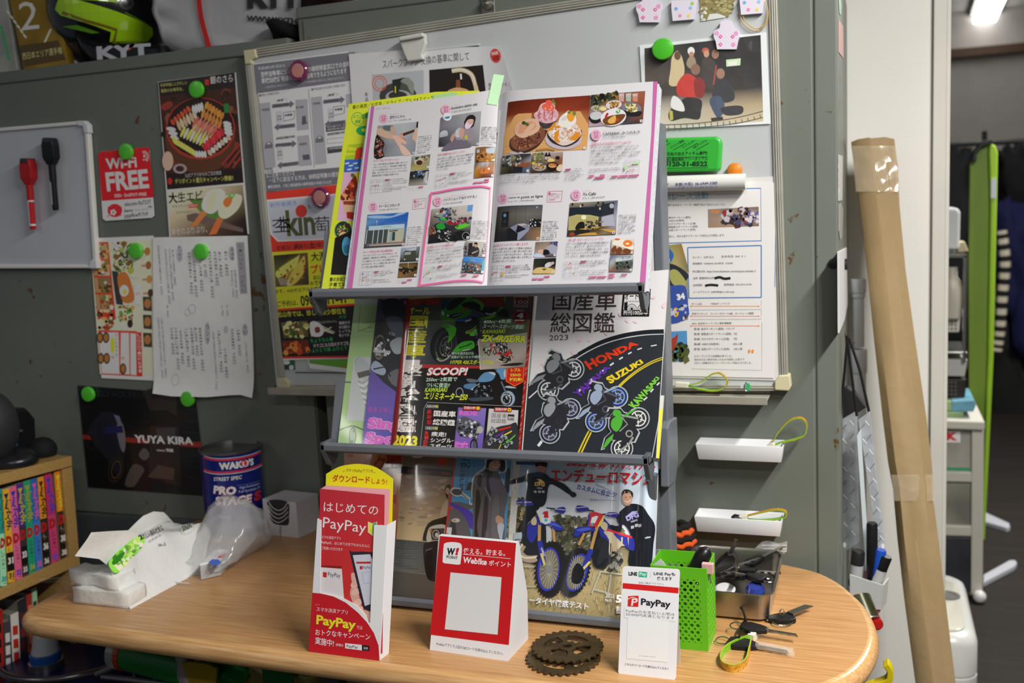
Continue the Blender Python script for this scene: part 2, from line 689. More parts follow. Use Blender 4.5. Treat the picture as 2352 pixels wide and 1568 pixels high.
link('door',fx(bm),STEEL,cabB,bevel=.0025)
bm=bmesh.new()
q=WALL.p(1123,20)
box(bm,(q.x-.012,-.004,q.z-.022),(q.x+.012,-.001,q.z+.02))
lathe(bm,[(.0095,0),(.0095,.006),(.006,.011),(.001,.0125)],(q.x,-.004,q.z+.006),(0,-1,0),20)
h=link('hanger_bracket',fx(bm),mat('9a9690',.3,.9),cabB,bevel=.001)
h['label']='small metal bracket with a round knob'
def wood_mat(c0,c1,rough=.32):
 m,nt,b=bsdf('beech_laminate')
 N,L=nt.nodes,nt.links
 tc=N.new('ShaderNodeTexCoord')
 mp=N.new('ShaderNodeMapping')
 mp.inputs['Scale'].default_value=(3,60,60)
 L.new(tc.outputs['Object'],mp.inputs[0])
 nz=N.new('ShaderNodeTexNoise')
 nz.inputs['Scale'].default_value=4
 nz.inputs['Detail'].default_value=7
 nz.inputs['Distortion'].default_value=.3
 L.new(mp.outputs[0],nz.inputs['Vector'])
 rp=N.new('ShaderNodeValToRGB')
 rp.color_ramp.elements[0].position,rp.color_ramp.elements[1].position=.32,.68
 rp.color_ramp.elements[0].color,rp.color_ramp.elements[1].color=(*hexc(c0),1),(*hexc(c1),1)
 L.new(nz.outputs['Fac'],rp.inputs[0])
 L.new(rp.outputs[0],b.inputs['Base Color'])
 b.inputs['Roughness'].default_value=rough
 return m
WOOD=wood_mat('a87a4a','c09462')
WOODEDGE=wood_mat('b48856','d0a674',.25)
tb=thing('wooden_table',(-.6,-.25,0),'light beech table with a rounded edge and an oval right end, pushed against the cabinets','table')
arc=[(-.145,-.010),(-.088,-.033),(-.052,-.068),(-.025,-.116),(-.004,-.174),(.007,-.25),(.0,-.323),(-.022,-.385),(-.062,-.436),(-.125,-.475),(-.22,-.498),(-.34,-.507)]
out=[(-1.27,-.008),(-.4,-.006),(-.22,-.006)]+spline(arc,5)+[(-.6,-.511),(-.9,-.508),(-1.19,-.502)]+spline([(-1.19,-.502),(-1.225,-.494),(-1.246,-.476),(-1.256,-.44),(-1.262,-.37)],4)[1:]
cx,cy=-.62,-.25
def inset(P,d):
 n=len(P)
 R=[]
 for i in range(n):
  a,b=Vector(P[i-1]),Vector(P[(i+1)%n])
  t=(b-a).normalized()
  nn=Vector((t.y,-t.x))
  if nn.dot(Vector(P[i])-Vector((cx,cy)))>0:
   nn=-nn
  R.append((P[i][0]+nn.x*d,P[i][1]+nn.y*d))
 return R
bm=bmesh.new()
prof=[(.014,TOPZ),(.008,TOPZ-.0012),(.003,TOPZ-.006),(.0,TOPZ-.014),(.0005,TOPZ-.020),(.004,TOPZ-.027),(.010,TOPZ-.030),(.03,TOPZ-.030)]
rings=[]
for d,z in prof:
 rings.append([bm.verts.new((x,y,z))for x,y in inset(out,d)])
for A,B in zip(rings,rings[1:]):
 for k in range(len(A)):
  f=bm.faces.new((A[k],A[(k+1)%len(A)],B[(k+1)%len(A)],B[k]))
  f.material_index=1
  f.smooth=True
bm.faces.new(rings[0])
bm.faces.new(rings[-1][::-1])
link('tabletop',fx(bm),[WOOD,WOODEDGE],tb)
for lx,ly in((-.55,-.06),(-.18,-.06)):
 bm=bmesh.new()
 lathe(bm,[(.022,0),(.026,.3),(.028,TOPZ-.031)],(lx,ly,0),seg=20)
 link('leg',fx(bm),WOODEDGE,tb,smooth='auto')
def slab(bm,pts,surf,front,back=.0,mi=0):
 """solid on a surface: outline in photo pixels at height `front`, going back to height `back`"""
 P=[surf.hit(x,y,front)for x,y in pts]
 A=[surf.w(a,b,front)for a,b in P]
 return prism(bm,A,surf.n*(back-front),mi)
def slb(name,pts,surf,front,back,m,parent=None,bevel=.0,**k):
 bm=bmesh.new()
 slab(bm,pts,surf,front,back)
 return link(name,fx(bm),m,parent,bevel=bevel,**k)
WHITE_PL=mat('e6e6e4',.35)
ALU=mat('b9b6ab',.4,.35,var=.1,vscale=30)
IVORY=mat('cfc8a4',.5)
wb=thing('small_whiteboard',WALL.p(60,615),'small white-framed whiteboard at the left edge with red and black markers','whiteboard')
Q=[(-70,302),(196,281),(221,614),(-70,612)]
slb('panel',Q,WALL,.008,.001,mat('bfc4cc',.25,coat=.3,var=.05),wb)
bm=bmesh.new()
slab(bm,[(-70,299),(176,278),(178,287),(-70,308)],WALL,.013,.001)
slab(bm,[(193,300),(201,300),(222,608),(213,608)],WALL,.013,.001)
slab(bm,[(-70,607),(210,608),(210,616),(-70,617)],WALL,.013,.001)
link('frame',fx(bm),WHITE_PL,wb,bevel=.002)
for i,c in enumerate((((176,277),(192,277),(201,286),(203,306),(192,306),(189,290),(177,289)),((208,597),(221,597),(223,617),(204,617),(204,606)))):
 slb('corner_cap',c,WALL,.0145,.0005,mat('d9dbe2',.3),wb,bevel=.002)
def pen(label,p0,p1,colh,name='whiteboard_marker'):
 SF=WALL.lift(.019)
 a,b=SF.p(*p0),SF.p(*p1)
 ax=(b-a)
 Ln=ax.length
 ax.normalize()
 t=thing(name,b,label,'marker')
 side=ax.cross(Vector((0,-1,0)))
 bm=bmesh.new()
 for k,(d0,d1,w0,w1)in enumerate(((.0,.10,.0115,.0145),(.10,.26,.0145,.0145),(.26,.36,.0145,.007))):
  ring=[]
  for d,w in((d0,w0),(d1,w1)):
   ring.append([a+ax*Ln*d+side*sx*w+Vector((0,-1,0))*sy*min(w,.0095)for sx,sy in((-1,-1),(1,-1),(1,1),(-1,1))])
  A=[bm.verts.new(p)for p in ring[0]]
  B=[bm.verts.new(p)for p in ring[1]]
  for q in range(4):
   bm.faces.new((A[q],A[(q+1)%4],B[(q+1)%4],B[q]))
  if k==0:
   bm.faces.new(A)
  if k==2:
   bm.faces.new(B[::-1])
 bmesh.ops.remove_doubles(bm,verts=bm.verts,dist=1e-5)
 link('cap',fx(bm),mat(colh,.4),t,bevel=.002)
 bm=bmesh.new()
 box(bm,(-.011,-.0085,-.006),(.011,.0085,.003),Matrix.Translation(a+ax*.001)@ax.to_track_quat('-Z','Y').to_matrix().to_4x4())
 link('eraser',fx(bm),mat('3a3c40',.95,bump=.4,bscale=600),t,bevel=.001)
 bm=bmesh.new()
 lathe(bm,[(.0068,Ln*.34),(.0068,Ln*.58)],a,ax,16)
 link('collar',fx(bm),mat(colh,.35),t,smooth='auto')
 bm=bmesh.new()
 lathe(bm,[(.0062,Ln*.94),(.0055,Ln*1.0)],a,ax,16)
 link('end_plug',fx(bm),mat(colh,.35),t,smooth='auto')
 bm=bmesh.new()
 lathe(bm,[(.0063,Ln*.575),(.0063,Ln*.945)],a,ax,16)
 link('barrel',fx(bm),mat('eceaf0' if colh=='b01a20' else '15151a',.3),t,smooth='auto')
 bm=bmesh.new()
 lathe(bm,[(.00635,Ln*.60),(.00635,Ln*.92)],a,ax,16,caps=False)
 for f in list(bm.faces):
  c=f.calc_center_median()-a
  if(colh=='b01a20')!=(c.dot(side)*(1 if side.x>0 else-1)>-.001):
   bm.faces.remove(f)
 link('label_band',fx(bm),mat('c02028' if colh=='b01a20' else 'd5d8e4',.3),t)
pen('red whiteboard marker with a red eraser cap on the small whiteboard',(63,366),(76,527),'b01a20')
pen('black whiteboard marker with a black eraser cap on the small whiteboard',(114,319),(128,483),'121216')
def round_magnet(px,py,r,h,label,colh,group=None,surf=None,name='round_magnet',dome=.25,trim=None):
 SF=surf or WALL
 o=SF.p(px,py,h)
 o=o-SF.n*h
 bm=bmesh.new()
 lathe(bm,[(r*.97,.0008),(r,h*.2),(r,h*(1-dome)),(r*.93,h*(1-dome*.3)),(r*.75,h),(.0005,h*1.02)],o,SF.n,36)
 m=link(name,fx(bm),mat(colh,.3,coat=.2),smooth='auto')
 return tag(m,label,'magnet',group)
GG='green round magnets'
M0=WALL.lift(.004)
for x,y,l in((448,205,'green round magnet holding the sushi flyer'),(286,348,'green round magnet at the top of the red wifi card'),(308,576,'green round magnet holding the food menu flyer'),(458,578,'green round magnet holding the handwritten menu'),(199,906,'green round magnet at the top left of the black racing poster'),(428,917,'green round magnet peeking below the handwritten menu')):
 round_magnet(x,y,.0155,.009,l,'58c83a',GG,M0)
pr=Print(WALL.lift(.0035),172)
pr.sheet([(226,354),(232,348),(338,338),(343,345),(354,495),(349,500),(243,507),(236,502)],'c8c8ca',.001)
pr.view(0,300,3.92)
pr.P_([(885,215),(900,190),(1325,148),(1345,165),(1385,600),(918,632)],'b0161f')
pr.text('Wi-Fi',(958,345),(1235,325),98,'e0dde0',.03)
pr.text('FREE',(965,540),(1345,508),170,'e0dde0',.035)
pr.text('SSID:  DoSPOT-FREE',(1032,600),(1322,583),30,'d8c8ca',.02)
for r in(28,40,52):
 pr.O_((1300,235),r*.75,r,'e0b0b2',inner=.88,a0=-120,a1=60)
pr.O_((1300,230),9,12,'e0b0b2')
pr.text('spot',(1285,268),(1325,262),16,'e0b0b2',.02)
pr.O_((1035,718),66,60,'c0202a')
for a in range(0,360,72):
 pr.O_((1020+18*cos(radians(a)),735+18*sin(radians(a))),11,11,'e8dcdc')
for x,y in((978,690),(1090,690),(975,768),(1085,760)):
 pr.O_((x,y),9,5,'c0202a',rot=-30)
pr.text('elecom-0a7237',(1125,680),(1362,655),38,'222226')
pr.text('Japan.',(1118,730),(1205,726),26,'303034',.01)
pr.text('Free Wi-Fi',(1220,724),(1330,716),22,'8a8a92')
pr.text('pppfkw9:7t9',(1125,782),(1335,765),38,'222226')
for r in(12,22,32):
 pr.O_((1352,705),r*.7,r,'606068',inner=.82,a0=-150,a1=-30)
tag(pr.done('wifi_card',rough=.3),'red and white wifi notice card with rounded corners','card')
pr=Print(WALL.lift(.003),165)
pr.sheet([(363,188),(541,166),(571,537),(389,544)],'c4c2be',.002)
pr.view(0,0,3.137)
pr.P_([(1142,592),(1690,522),(1755,1315),(1205,1365)],'1d1310')
pr.P_([(1150,695),(1697,630),(1747,1212),(1196,1250)],'341a10')
pr.spk((1155,700),(1695,640),(1740,1200),(1200,1240),46,34,['5a2a1a','2a1410','6a4030','1a0f0c','7a2a20','40201a'],3)
pr.O_((1445,985),255,270,'4a2a18')
pr.O_((1445,925),252,225,'8a2c1c')
pr.O_((1445,918),240,212,'20100c')
def rows(p0,p1,n,L,w,ang,cols):
 for i in range(n):
  u=i/(n-1)
  pr.O_((p0[0]+(p1[0]-p0[0])*u,p0[1]+(p1[1]-p0[1])*u),L,w,cols[i%len(cols)],rot=ang,n=10)
rows((1245,880),(1360,785),6,24,13,60,['a83a22','b84a2a'])
rows((1395,790),(1455,770),4,34,12,85,['c8c4bc'])
rows((1490,760),(1600,835),6,30,14,110,['c07a30','b06a28'])
rows((1290,905),(1405,830),6,40,13,70,['d08a6a','dda088'])
rows((1465,820),(1585,895),6,36,13,105,['d0743a','c86a30'])
rows((1410,880),(1545,945),7,46,13,120,['b8564a','c87060'])
rows((1395,930),(1510,1000),7,40,10,120,['d09a70','b87a58'])
rows((1235,930),(1262,990),3,36,16,10,['c8c4b4'])
rows((1320,950),(1480,1020),8,44,12,115,['c8b84a','d8d0a0'])
rows((1260,1015),(1400,1100),8,34,14,60,['c8aa38','d8c060'])
rows((1290,985),(1400,1070),6,22,8,45,['1a1612'])
rows((1480,1060),(1600,950),7,36,15,70,['a0242a','b83038'])
rows((1420,1110),(1480,1112),4,26,11,85,['d8d4cc'])
rows((1515,1100),(1650,990),7,24,15,60,['c89080','d8b0a0'])
rows((1640,890),(1650,960),4,32,16,15,['c8c6a8'])
pr.P_([(1615,750),(1650,745),(1655,810),(1620,815)],'1f6a2a')
for a,b in(((1600,1190),(1720,1050)),((1640,1205),(1735,1080)),((1680,1210),(1742,1130))):
 pr.line([a,b],16,'7a2a28')
pr.O_((1212,1160),40,70,'b09080')
pr.O_((1300,1215),50,36,'8a7a80',inner=.6)
pr.text('年末年始にふさわしい',(1160,628),(1352,606),26,'c8b060')
pr.text('最高のお寿司を。',(1165,668),(1325,652),26,'c8b060')
pr.text('銀のさら',(1520,605),(1682,588),54,'e0dcd4',.02)
pr.box((1478,575),(1512,612),'a02020')
pr.text('公式アプリからのご注文限定',(1338,1278),(1600,1256),27,'e0dcd8')
pr.text('デリポイント還元キャンペーン開催!!',(1266,1325),(1685,1298),36,'c8aa58',.01)
pr.O_((1228,1305),18,24,'a02020')
pr.view(0,300,3.92)
pr.grad((1503,535),(2185,488),(2230,935),(1537,955),[['b8b0a0','b0a68e','8a7a60'],['b8ad98','a09478','60543c'],['a89a80','6a5a44','201814'],['8a7a66','4a3428','18110e']])
pr.P_([(1700,620),(1880,600),(2040,860),(1900,830)],'4a6a30')
pr.P_([(1680,760),(1760,740),(2190,880),(2190,915),(1690,810)],'5a4a44')
pr.B_([(1815,690),(1860,560),(1960,520),(2030,560),(1990,680),(1900,750)],'d8c8a4')
pr.B_([(1870,680),(1900,580),(1950,545),(1930,640),(1890,720)],'c8b088')
pr.B_([(1965,740),(1990,620),(2080,570),(2180,590),(2150,700),(2060,780),(2000,790)],'d0bc94')
pr.B_([(2010,650),(2040,600),(2090,600),(2080,660),(2040,690)],'c0602a')
pr.spk((2050,570),(2110,565),(2110,610),(2060,615),12,12,['3a7a30','5a9a40'],5)
pr.P_([(1820,720),(1870,740),(1780,850),(1710,870)],'c0683a')
pr.P_([(1960,780),(2010,800),(1950,930),(1880,940)],'b85a30')
pr.clm('大',(1560,545),(1560,665),80,'1a1814',.02)
pr.text('大生エビ',(1525,650),(1825,622),86,'1a1814',.025,slant=.1)
pr.text('キャンペーン',(1555,692),(1690,685),24,'2a2824')
pr.box((1695,662),(1782,690),'b83028')
pr.text('開催中',(1702,686),(1778,682),20,'e8dcd0')
pr.text('幸せのぷりぷり。',(1548,940),(1868,915),62,'d8cfc0')
pr.text('2023年12月28日まで',(1590,745),(1740,735),18,'6a6458')
tag(pr.done('sushi_flyer',rough=.3,coat=.2),'glossy sushi delivery flyer with a round sushi platter','flyer')
pr=Print(WALL.lift(.0022),158)
pr.sheet([(207,547),(352,541),(356,874),(233,868)],'aeb0b4',.0006)
pr.view(0,300,3.92)
pr.P_([(812,1000),(1380,985),(1410,1568),(1400,2200),(900,2190)],'b0a890')
pr.P_([(812,1002),(975,1002),(1045,1700),(880,1700)],'a83020')
for i in range(4):
 y=1018+i*152
 xo=i*14
 pr.P_([(860+xo,y),(962+xo,y),(978+xo,y+135),(874+xo,y+135)],['8a7a58','9a9078','6a5a3c','8a6a40'][i])
 pr.spk((870+xo,y+10),(955+xo,y+10),(970+xo,y+125),(882+xo,y+125),18,22,['4a3018','a88040','c0b898','5a6a30','7a3a20'],i)
 pr.P_([(820+xo,y),(852+xo,y),(866+xo,y+135),(836+xo,y+135)],'8a7450')
pr.spk((1010,1010),(1170,1010),(1200,1260),(1040,1260),60,26,['5a6a28','8a8a38','b0a888','6a4a20','2f4a1c','c8c0a8'],21)
pr.P_([(1010,1260),(1065,1270),(1110,1568),(1050,1560)],'2a2a28')
pr.B_([(1060,1310),(1120,1270),(1170,1330),(1210,1520),(1120,1545),(1080,1450)],'9a5a28')
pr.O_((1120,1440),42,52,'d8d4c8')
pr.O_((1126,1450),18,24,'d09a30')
pr.text('Menu',(1175,1340),(1250,1330),40,'d8d4cc',slant=.3)
pr.P_([(1207,1385),(1265,1380),(1270,1568),(1215,1568)],'c8c0b0')
pr.text('各1200円',(1225,1480),(1262,1474),24,'b02020')
for i in range(4):
 pr.O_((1330+i*9,1085+i*125),24,36,['8a5a28','7a4a20','9a6a30','3a2a1a'][i])
 pr.text('御膳',(1270+i*8,1100+i*125),(1305+i*8,1096+i*125),20,'a03020')
pr.view(0,700,3.137)
pr.spk((700,0),(815,0),(825,170),(712,170),40,18,['6a4a28','a8854a','8a2a18','b0a080','4a3a20'],8)
pr.O_((905,90),70,95,'b8b098')
pr.spk((850,10),(960,10),(955,110),(860,110),34,18,['5a7a30','8a5a28','a87a40','3a5a20','c0b48a'],9)
pr.O_((938,135),20,30,'2a1a14')
pr.P_([(708,180),(985,188),(1020,515),(732,500)],'a83a2a')
pr.P_([(712,196),(855,198),(862,498),(735,492)],'b0aea8')
pr.P_([(872,200),(930,202),(935,500),(868,496)],'b0aea8')
pr.P_([(940,204),(980,206),(985,506),(942,502)],'b0aea8')
pr.P_([(982,195),(1020,198),(1027,514),(985,510)],'a02a20')
pr.clm('LUNCHTIME',(1000,205),(1008,400),22,'c8b8b0')
pr.clm('お得!',(1008,405),(1012,490),24,'d8c8b8',.02)
pr.O_((812,290),16,58,'c0aa20')
pr.clm('ランチタイム',(838,205),(842,370),18,'3a3630')
pr.text('¥800',(806,388),(826,384),20,'b02018')
pr.text('¥600',(878,395),(898,390),20,'b02018')
for x,y in((765,235),(770,385),(722,235),(728,385),(888,460)):
 pr.O_((x,y),24,40,'33281e')
 pr.O_((x,y),16,28,'8a5a28')
for i in range(3):
 pr.P_([(1030+i,-60+i*130),(1092+i,-58+i*130),(1096+i,45+i*130),(1036+i,40+i*130)],'33302a')
 pr.O_((1064,20+i*130-30),24,34,'8a5a30')
tag(pr.done('food_menu_flyer',rough=.35),'colourful food delivery menu flyer half under the handwritten menu','flyer')
pr=Print(WALL.lift(.0048),160)
pr.sheet([(351,545),(568,541),(577,700),(582,820),(584,912),(556,905),(530,906),(480,910),(400,908),(355,902),(352,820)],'b6b8bc',.0005)
pr.view(0,300,3.92)
pr.P_([(2125,1005),(2198,1002),(2228,1465),(2165,1468)],'77777c')
pr.clm('DINNER MENU',(2160,1020),(2195,1455),30,'505056')
for x,y,h in((2085,1080,130),(1618,1090,150)):
 pr.O_((x,y+20),28,h/2,'8a8a90')
pr.clm('居酒屋',(2088,1050),(2095,1170),32,'2a2a2e')
pr.clm('おつまみ',(1616,1030),(1622,1165),30,'2a2a2e')
rdw=random.Random(4)
KAN='鶏もも串焼きねぎ豚バラ冷奴枝豆唐揚げポテトサラダ玉子焼き刺身盛合せご飯味噌汁漬物ししゃも'
def penned(x,y0,y1,sz,ca='26262c'):
 n=int((y1-y0)/(sz*1.15))
 s=''.join(rdw.choice(KAN)for _ in range(max(n-4,2)))+' '+str(rdw.choice([380,450,500,580,700]))+'円'
 pr.clm(s,(x,y0),(x+(y1-y0)*.075,y1),sz,ca,hf=.72)
for x,y0,y1 in((2030,1080,1310),(1975,1085,1320),(1935,1080,1400),(1885,1080,1510),(1845,1200,1320),(1800,1170,1450),(1745,1165,1500),(1700,1090,1475)):
 penned(x,y0,y1,26)
for x,y0,y1 in((2115,1250,1510),(2085,1255,1500),(1555,1070,1390),(1525,1060,1530),(1490,1060,1560),(1425,1030,1480)):
 penned(x,y0,y1,18,'3a3a42')
pr.view(0,700,3.137)
pr.O_((1495,205),20,82,'8a8a90')
pr.O_((1765,180),20,46,'8a8a90')
pr.O_((1628,178),16,28,'8a8a90')
pr.clm('ランチ',(1493,135),(1500,280),26,'3a3a40')
pr.clm('平日',(1765,145),(1770,215),26,'3a3a40')
for x,y0,y1 in((1715,175,370),(1672,170,430),(1620,310,530),(1575,180,490),(1440,160,480),(1408,160,370),(1378,160,470),(1340,165,450),(1300,180,430),(1265,160,470),(1235,160,360)):
 penned(x,y0,y1,20)
for x,y0,y1 in((1770,260,490),(1535,180,610),(1165,90,520),(1140,90,530),(1205,0,90),(1635,0,80),(1600,0,80)):
 penned(x,y0,y1,14,'4a4a52')
pr.O_((1385,30),26,34,'5a5a60',inner=.93)
pr.O_((1352,55),18,26,'5a5a60',inner=.92)
pr.O_((1265,540),28,40,'5a5a60',inner=.94)
ob=pr.done('handwritten_menu',rough=.6,bump=.3,cuts=[('b',WALL.hit(470,870)[1]+.01*k)for k in range(-3,2)])
zl=WALL.hit(470,880)[1]
for v in ob.data.vertices:
 d=zl+.02-v.co.z
 if d>0:
  v.co.y-=4.0*d*d
tag(ob,'large white sheet with a handwritten menu, its bottom edge curling','menu')
pr=Print(WALL.lift(.0025),150)
pr.sheet([(178,885),(448,905),(474,1139),(203,1118)],'0c0c0e',.0006)
pr.view(0,700,3.137)
pr.P_([(597,935),(1448,988),(1452,1028),(600,966)],'6a1c14')
pr.B_([(640,900),(740,770),(860,800),(905,920),(900,1060),(860,1240),(760,1100),(680,1000)],'15151c')
pr.B_([(840,880),(880,850),(905,960),(895,1060),(865,1020)],'504c52')
pr.P_([(820,790),(860,800),(875,850),(850,860)],'4a4a58')
pr.P_([(740,880),(880,870),(890,920),(760,930)],'16183a')
pr.O_((835,1185),55,95,'241c14',rot=12,inner=.86)
pr.O_((838,1185),34,66,'4a3c20',rot=12,inner=.9)
pr.O_((660,980),40,66,'201a18',rot=-10,inner=.9)
pr.B_([(900,1290),(960,1150),(1040,1180),(1000,1260),(960,1310)],'3a3432')
pr.B_([(1000,1080),(1040,1030),(1080,1080),(1040,1120)],'3f3c3c')
pr.P_([(1085,870),(1290,880),(1310,1310),(1070,1240)],'1c1614')
pr.P_([(1125,890),(1265,880),(1270,985),(1135,965)],'2f2a2a')
pr.P_([(1065,1240),(1140,1150),(1260,1180),(1250,1260)],'3a2c26')
pr.P_([(1030,620),(1100,600),(1270,640),(1280,800),(1200,760),(1080,760)],'231b17')
for i in range(7):
 pr.text('——',(1310+i*6,760+i*82),(1410+i*6,765+i*82),26,'26262a')
pr.text('ERGO VOLTECH 24',(640,655),(1150,672),40,'16181b',.03)
pr.text('YUYA KIRA',(972,988),(1395,1006),54,'d0cfd2',.04)
pr.text('YAMAHA',(1128,1052),(1192,1055),12,'9a989c',.03)
pr.text('908',(1198,1056),(1250,1060),24,'a8a6aa',.03)
tag(pr.done('racing_poster',rough=.3,coat=.3),'black motocross poster with a red band and white lettering','poster')
WBF=WALL.lift(.016)
big=thing('whiteboard',WBF.p(1200,893),'large wall whiteboard with aluminium frame covered in flyers','whiteboard')
TLo,TRo,BRo,BLo=(560,116),(1764,-62),(1811,896),(636,892)
slb('panel',[TLo,TRo,BRo,BLo],WALL,.016,.002,mat('c2c6c8',.22,coat=.35,var=.05,vscale=5),big)
bm=bmesh.new()
def bar(p,q,w0,w1,k):
 """frame bar along p->q made of k ridges; w0, w1 = outward and inward pixel offsets"""
 dx,dy=q[0]-p[0],q[1]-p[1]
 l=sqrt(dx*dx+dy*dy)
 nx,ny=-dy/l,dx/l
 for i in range(k):
  a,b_=w0+(w1-w0)*i/k+.4,w0+(w1-w0)*(i+1)/k-.4
  slab(bm,[(p[0]+nx*a,p[1]+ny*a),(q[0]+nx*a,q[1]+ny*a),(q[0]+nx*b_,q[1]+ny*b_),(p[0]+nx*b_,p[1]+ny*b_)],WALL,.021-(.0015 if i in(0,k-1)else 0),.002)
bar((587,110),(1764,-68),0,22,4)
link('frame_rail',fx(bm),ALU,big,bevel=.0008)
bm=bmesh.new()
bar((1783,-60),(1810,866),0,20,4)
link('frame_rail',fx(bm),ALU,big,bevel=.0008)
bm=bmesh.new()
bar((563,146),(637,868),0,-17,4)
link('frame_rail',fx(bm),ALU,big,bevel=.0008)
bm=bmesh.new()
bar((660,882),(1780,884),0,14,3)
link('frame_rail',fx(bm),ALU,big,bevel=.0008)
for c in(((558,116),(585,112),(589,132),(577,138),(577,147),(562,148)),((635,868),(654,868),(662,880),(664,894),(640,897)),((1779,876),(1789,862),(1814,861),(1817,888),(1812,898),(1779,896))):
 slb('corner_cap',c,WALL,.024,.001,IVORY,big,bevel=.002)
bm=bmesh.new()
zt=WALL.hit(1200,893)[1]
xl,xrr=WALL.lift(.05).hit(620,905)[0],WALL.lift(.05).hit(1763,905)[0]
box(bm,(xl,-.055,zt-.003),(xrr,-.002,zt))
box(bm,(xl,-.057,zt-.008),(xrr,-.054,zt+.005))
box(bm,(xl,-.004,zt-.004),(xrr,-.0018,zt+.018))
link('pen_tray',fx(bm),mat('a8a498',.45,.2,var=.15,vscale=20),big,bevel=.0015)
WB=WALL.lift(.0165)
pr=Print(WB.lift(.001),165)
pr.sheet([(579,147),(799,118),(815,250),(815,440),(640,462)],'a8a8aa',.0004)
pr.view(550,0,3.485)
pr.P_([(103,518),(925,415),(930,640),(135,748)],'58585f')
pr.text('平成28年3月1日から',(150,562),(365,535),26,'b8b6ba',.01)
pr.text('登録自動車に係る',(172,618),(420,590),42,'c8c6ca',.03)
pr.text('車税納税証明書の',(178,668),(430,640),42,'c8c6ca',.03)
pr.text('の継続検査窓口での自動',(548,575),(890,530),42,'c8c6ca',.02)
pr.text('省略できるようになります',(540,628),(860,585),42,'c8c6ca',.02)
pr.text('※自動車税に滞納があると、これまでどおり納税確認が取れない場合があります。',(205,708),(840,628),18,'98969c')
pr.text('■現在の申請の流れ',(158,775),(322,752),22,'55555a')
pr.text('■平成28年3月以降の申請の流れ',(578,727),(852,690),22,'55555a')
pr.line([(553,712),(600,1340)],4,'66666a')
for q in(((160,828),(245,818),(292,1338),(205,1350)),((448,800),(545,792),(556,1035),(462,1044)),((462,1090),(556,1080),(582,1320),(478,1330)),((572,780),(660,770),(700,1305),(608,1318)),((850,755),(925,745),(930,850),(858,860))):
 pr.P_(q,'84848a')
def arrow(x0,y0,x1,y1,h,col,txt=None):
 d=1 if x1>x0 else-1
 hx=x1-d*34
 sl=(y1-y0)/(x1-x0)
 ym=y0+sl*(hx-x0)
 pr.P_([(x0,y0-h),(hx,ym-h),(hx,ym-h*2),(x1,y1),(hx,ym+h*2),(hx,ym+h),(x0,y0+h)],col)
 if txt:
  a,b=(x0,hx)if d>0 else(hx,x0)
  pr.text(txt,(a+14,y0+sl*(a-x0)+h*.5),(b-14,y0+sl*(b-x0)+h*.5),h*1.0,'28282c',.02)
arrow(262,850,440,830,15,'55555c','納税証明書')
arrow(446,1002,278,1020,15,'55555c','納税証明書')
arrow(288,1165,458,1148,15,'55555c','再交付申請')
arrow(474,1305,302,1325,15,'55555c','再交付')
arrow(672,815,845,795,15,'55555c','納税確認')
arrow(850,975,682,995,15,'55555c','納税確認')
for x,y in((300,815),(708,772)):
 pr.text('(車検時)',(x,y),(x+80,y-12),18,'33333a',.02)
pr.text('(納税証明書紛失時)',(296,1118),(448,1100),20,'33333a',.02)
pr.text('(納税証明書紛失時)',(704,1085),(850,1066),20,'33333a',.02)
for x,y,t in((182,890,'申請者'),(590,840,'申請者'),(455,870,'国土交通省'),(482,1165,'都道府県')):
 pr.text(t,(x,y),(x+60,y-6),20,'3a3a40',.02)
for x,y,k in((205,1165,1),(612,1118,1)):
 pr.P_([(x-4,y+25),(x+62,y+18),(x+60,y-12),(x+44,y-32),(x+14,y-28),(x,y-5)],'55555c')
 pr.P_([(x+16,y-8),(x+46,y-12),(x+40,y-26),(x+18,y-23)],'9a9aa0')
for x,y in((345,950),(350,1235),(760,930)):
 pr.P_([(x-50,y-60),(x-5,y-64),(x,y+40),(x-44,y+45)],'9a9aa0')
 pr.text('納税',(x-42,y-10),(x-10,y-13),18,'44444a',.02)
 pr.text('証明書',(x-44,y+14),(x-6,y+10),16,'44444a',.02)
for x,y in((400,930),(800,885)):
 pr.frame((x-48,y-30),(x+44,y-42),(x+40,y+20),(x-44,y+40),4,'66666c')
 pr.text('申請書',(x-34,y+2),(x+26,y-6),18,'33333a',.02)
pr.P_([(500,990),(505,930),(530,925),(536,975),(548,985),(505,1000)],'44444c')
pr.P_([(505,1240),(560,1234),(565,1275),(512,1280)],'44444c')
for q in(((692,1010),(856,990),(860,1035),(695,1055)),((704,1180),(840,1165),(846,1210),(708,1228))):
 pr.P_(q,'33333a')
pr.text('電子的に確認するため、原則',(704,1025),(850,1008),16,'b0b0b4')
pr.text('納税証明書の提示が省略',(704,1046),(845,1030),16,'b0b0b4')
pr.text('引き続き納税証明書の',(716,1200),(836,1186),16,'b0b0b4')
pr.frame((702,1112),(850,1098),(852,1135),(706,1148),2.5,'77777c')
pr.P_([(195,1390),(900,1330),(900,1480),(212,1535)],'55555c')
pr.text('【ご注意ください】',(222,1420),(440,1400),34,'c8c6ca',.01)
pr.text('－以下に該当する方は、納税証明書の提示が必',(240,1462),(860,1405),38,'c8c6ca',.01)
pr.text('●軽自動車、小型二輪自動車の継続検査を申請される方',(232,1508),(740,1468),26,'b0aeb4')
tag(pr.done('tax_notice_sheet',rough=.4),'grey and white vehicle tax notice at the upper left of the whiteboard','notice')
pr=Print(WB.lift(.004),172)
pr.sheet([(801,124),(1010,110),(1147,106),(1157,121),(1183,208),(1190,300),(815,330)],'aaaaac',.0004)
pr.view(550,0,3.485)
pr.text('スパークプラグ 交換の基準に関して',(1148,548),(1840,480),68,'38383c')
pr.P_([(1062,598),(1475,562),(1478,900),(1075,900)],'8e9296')
pr.O_((1270,770),150,110,'30302c')
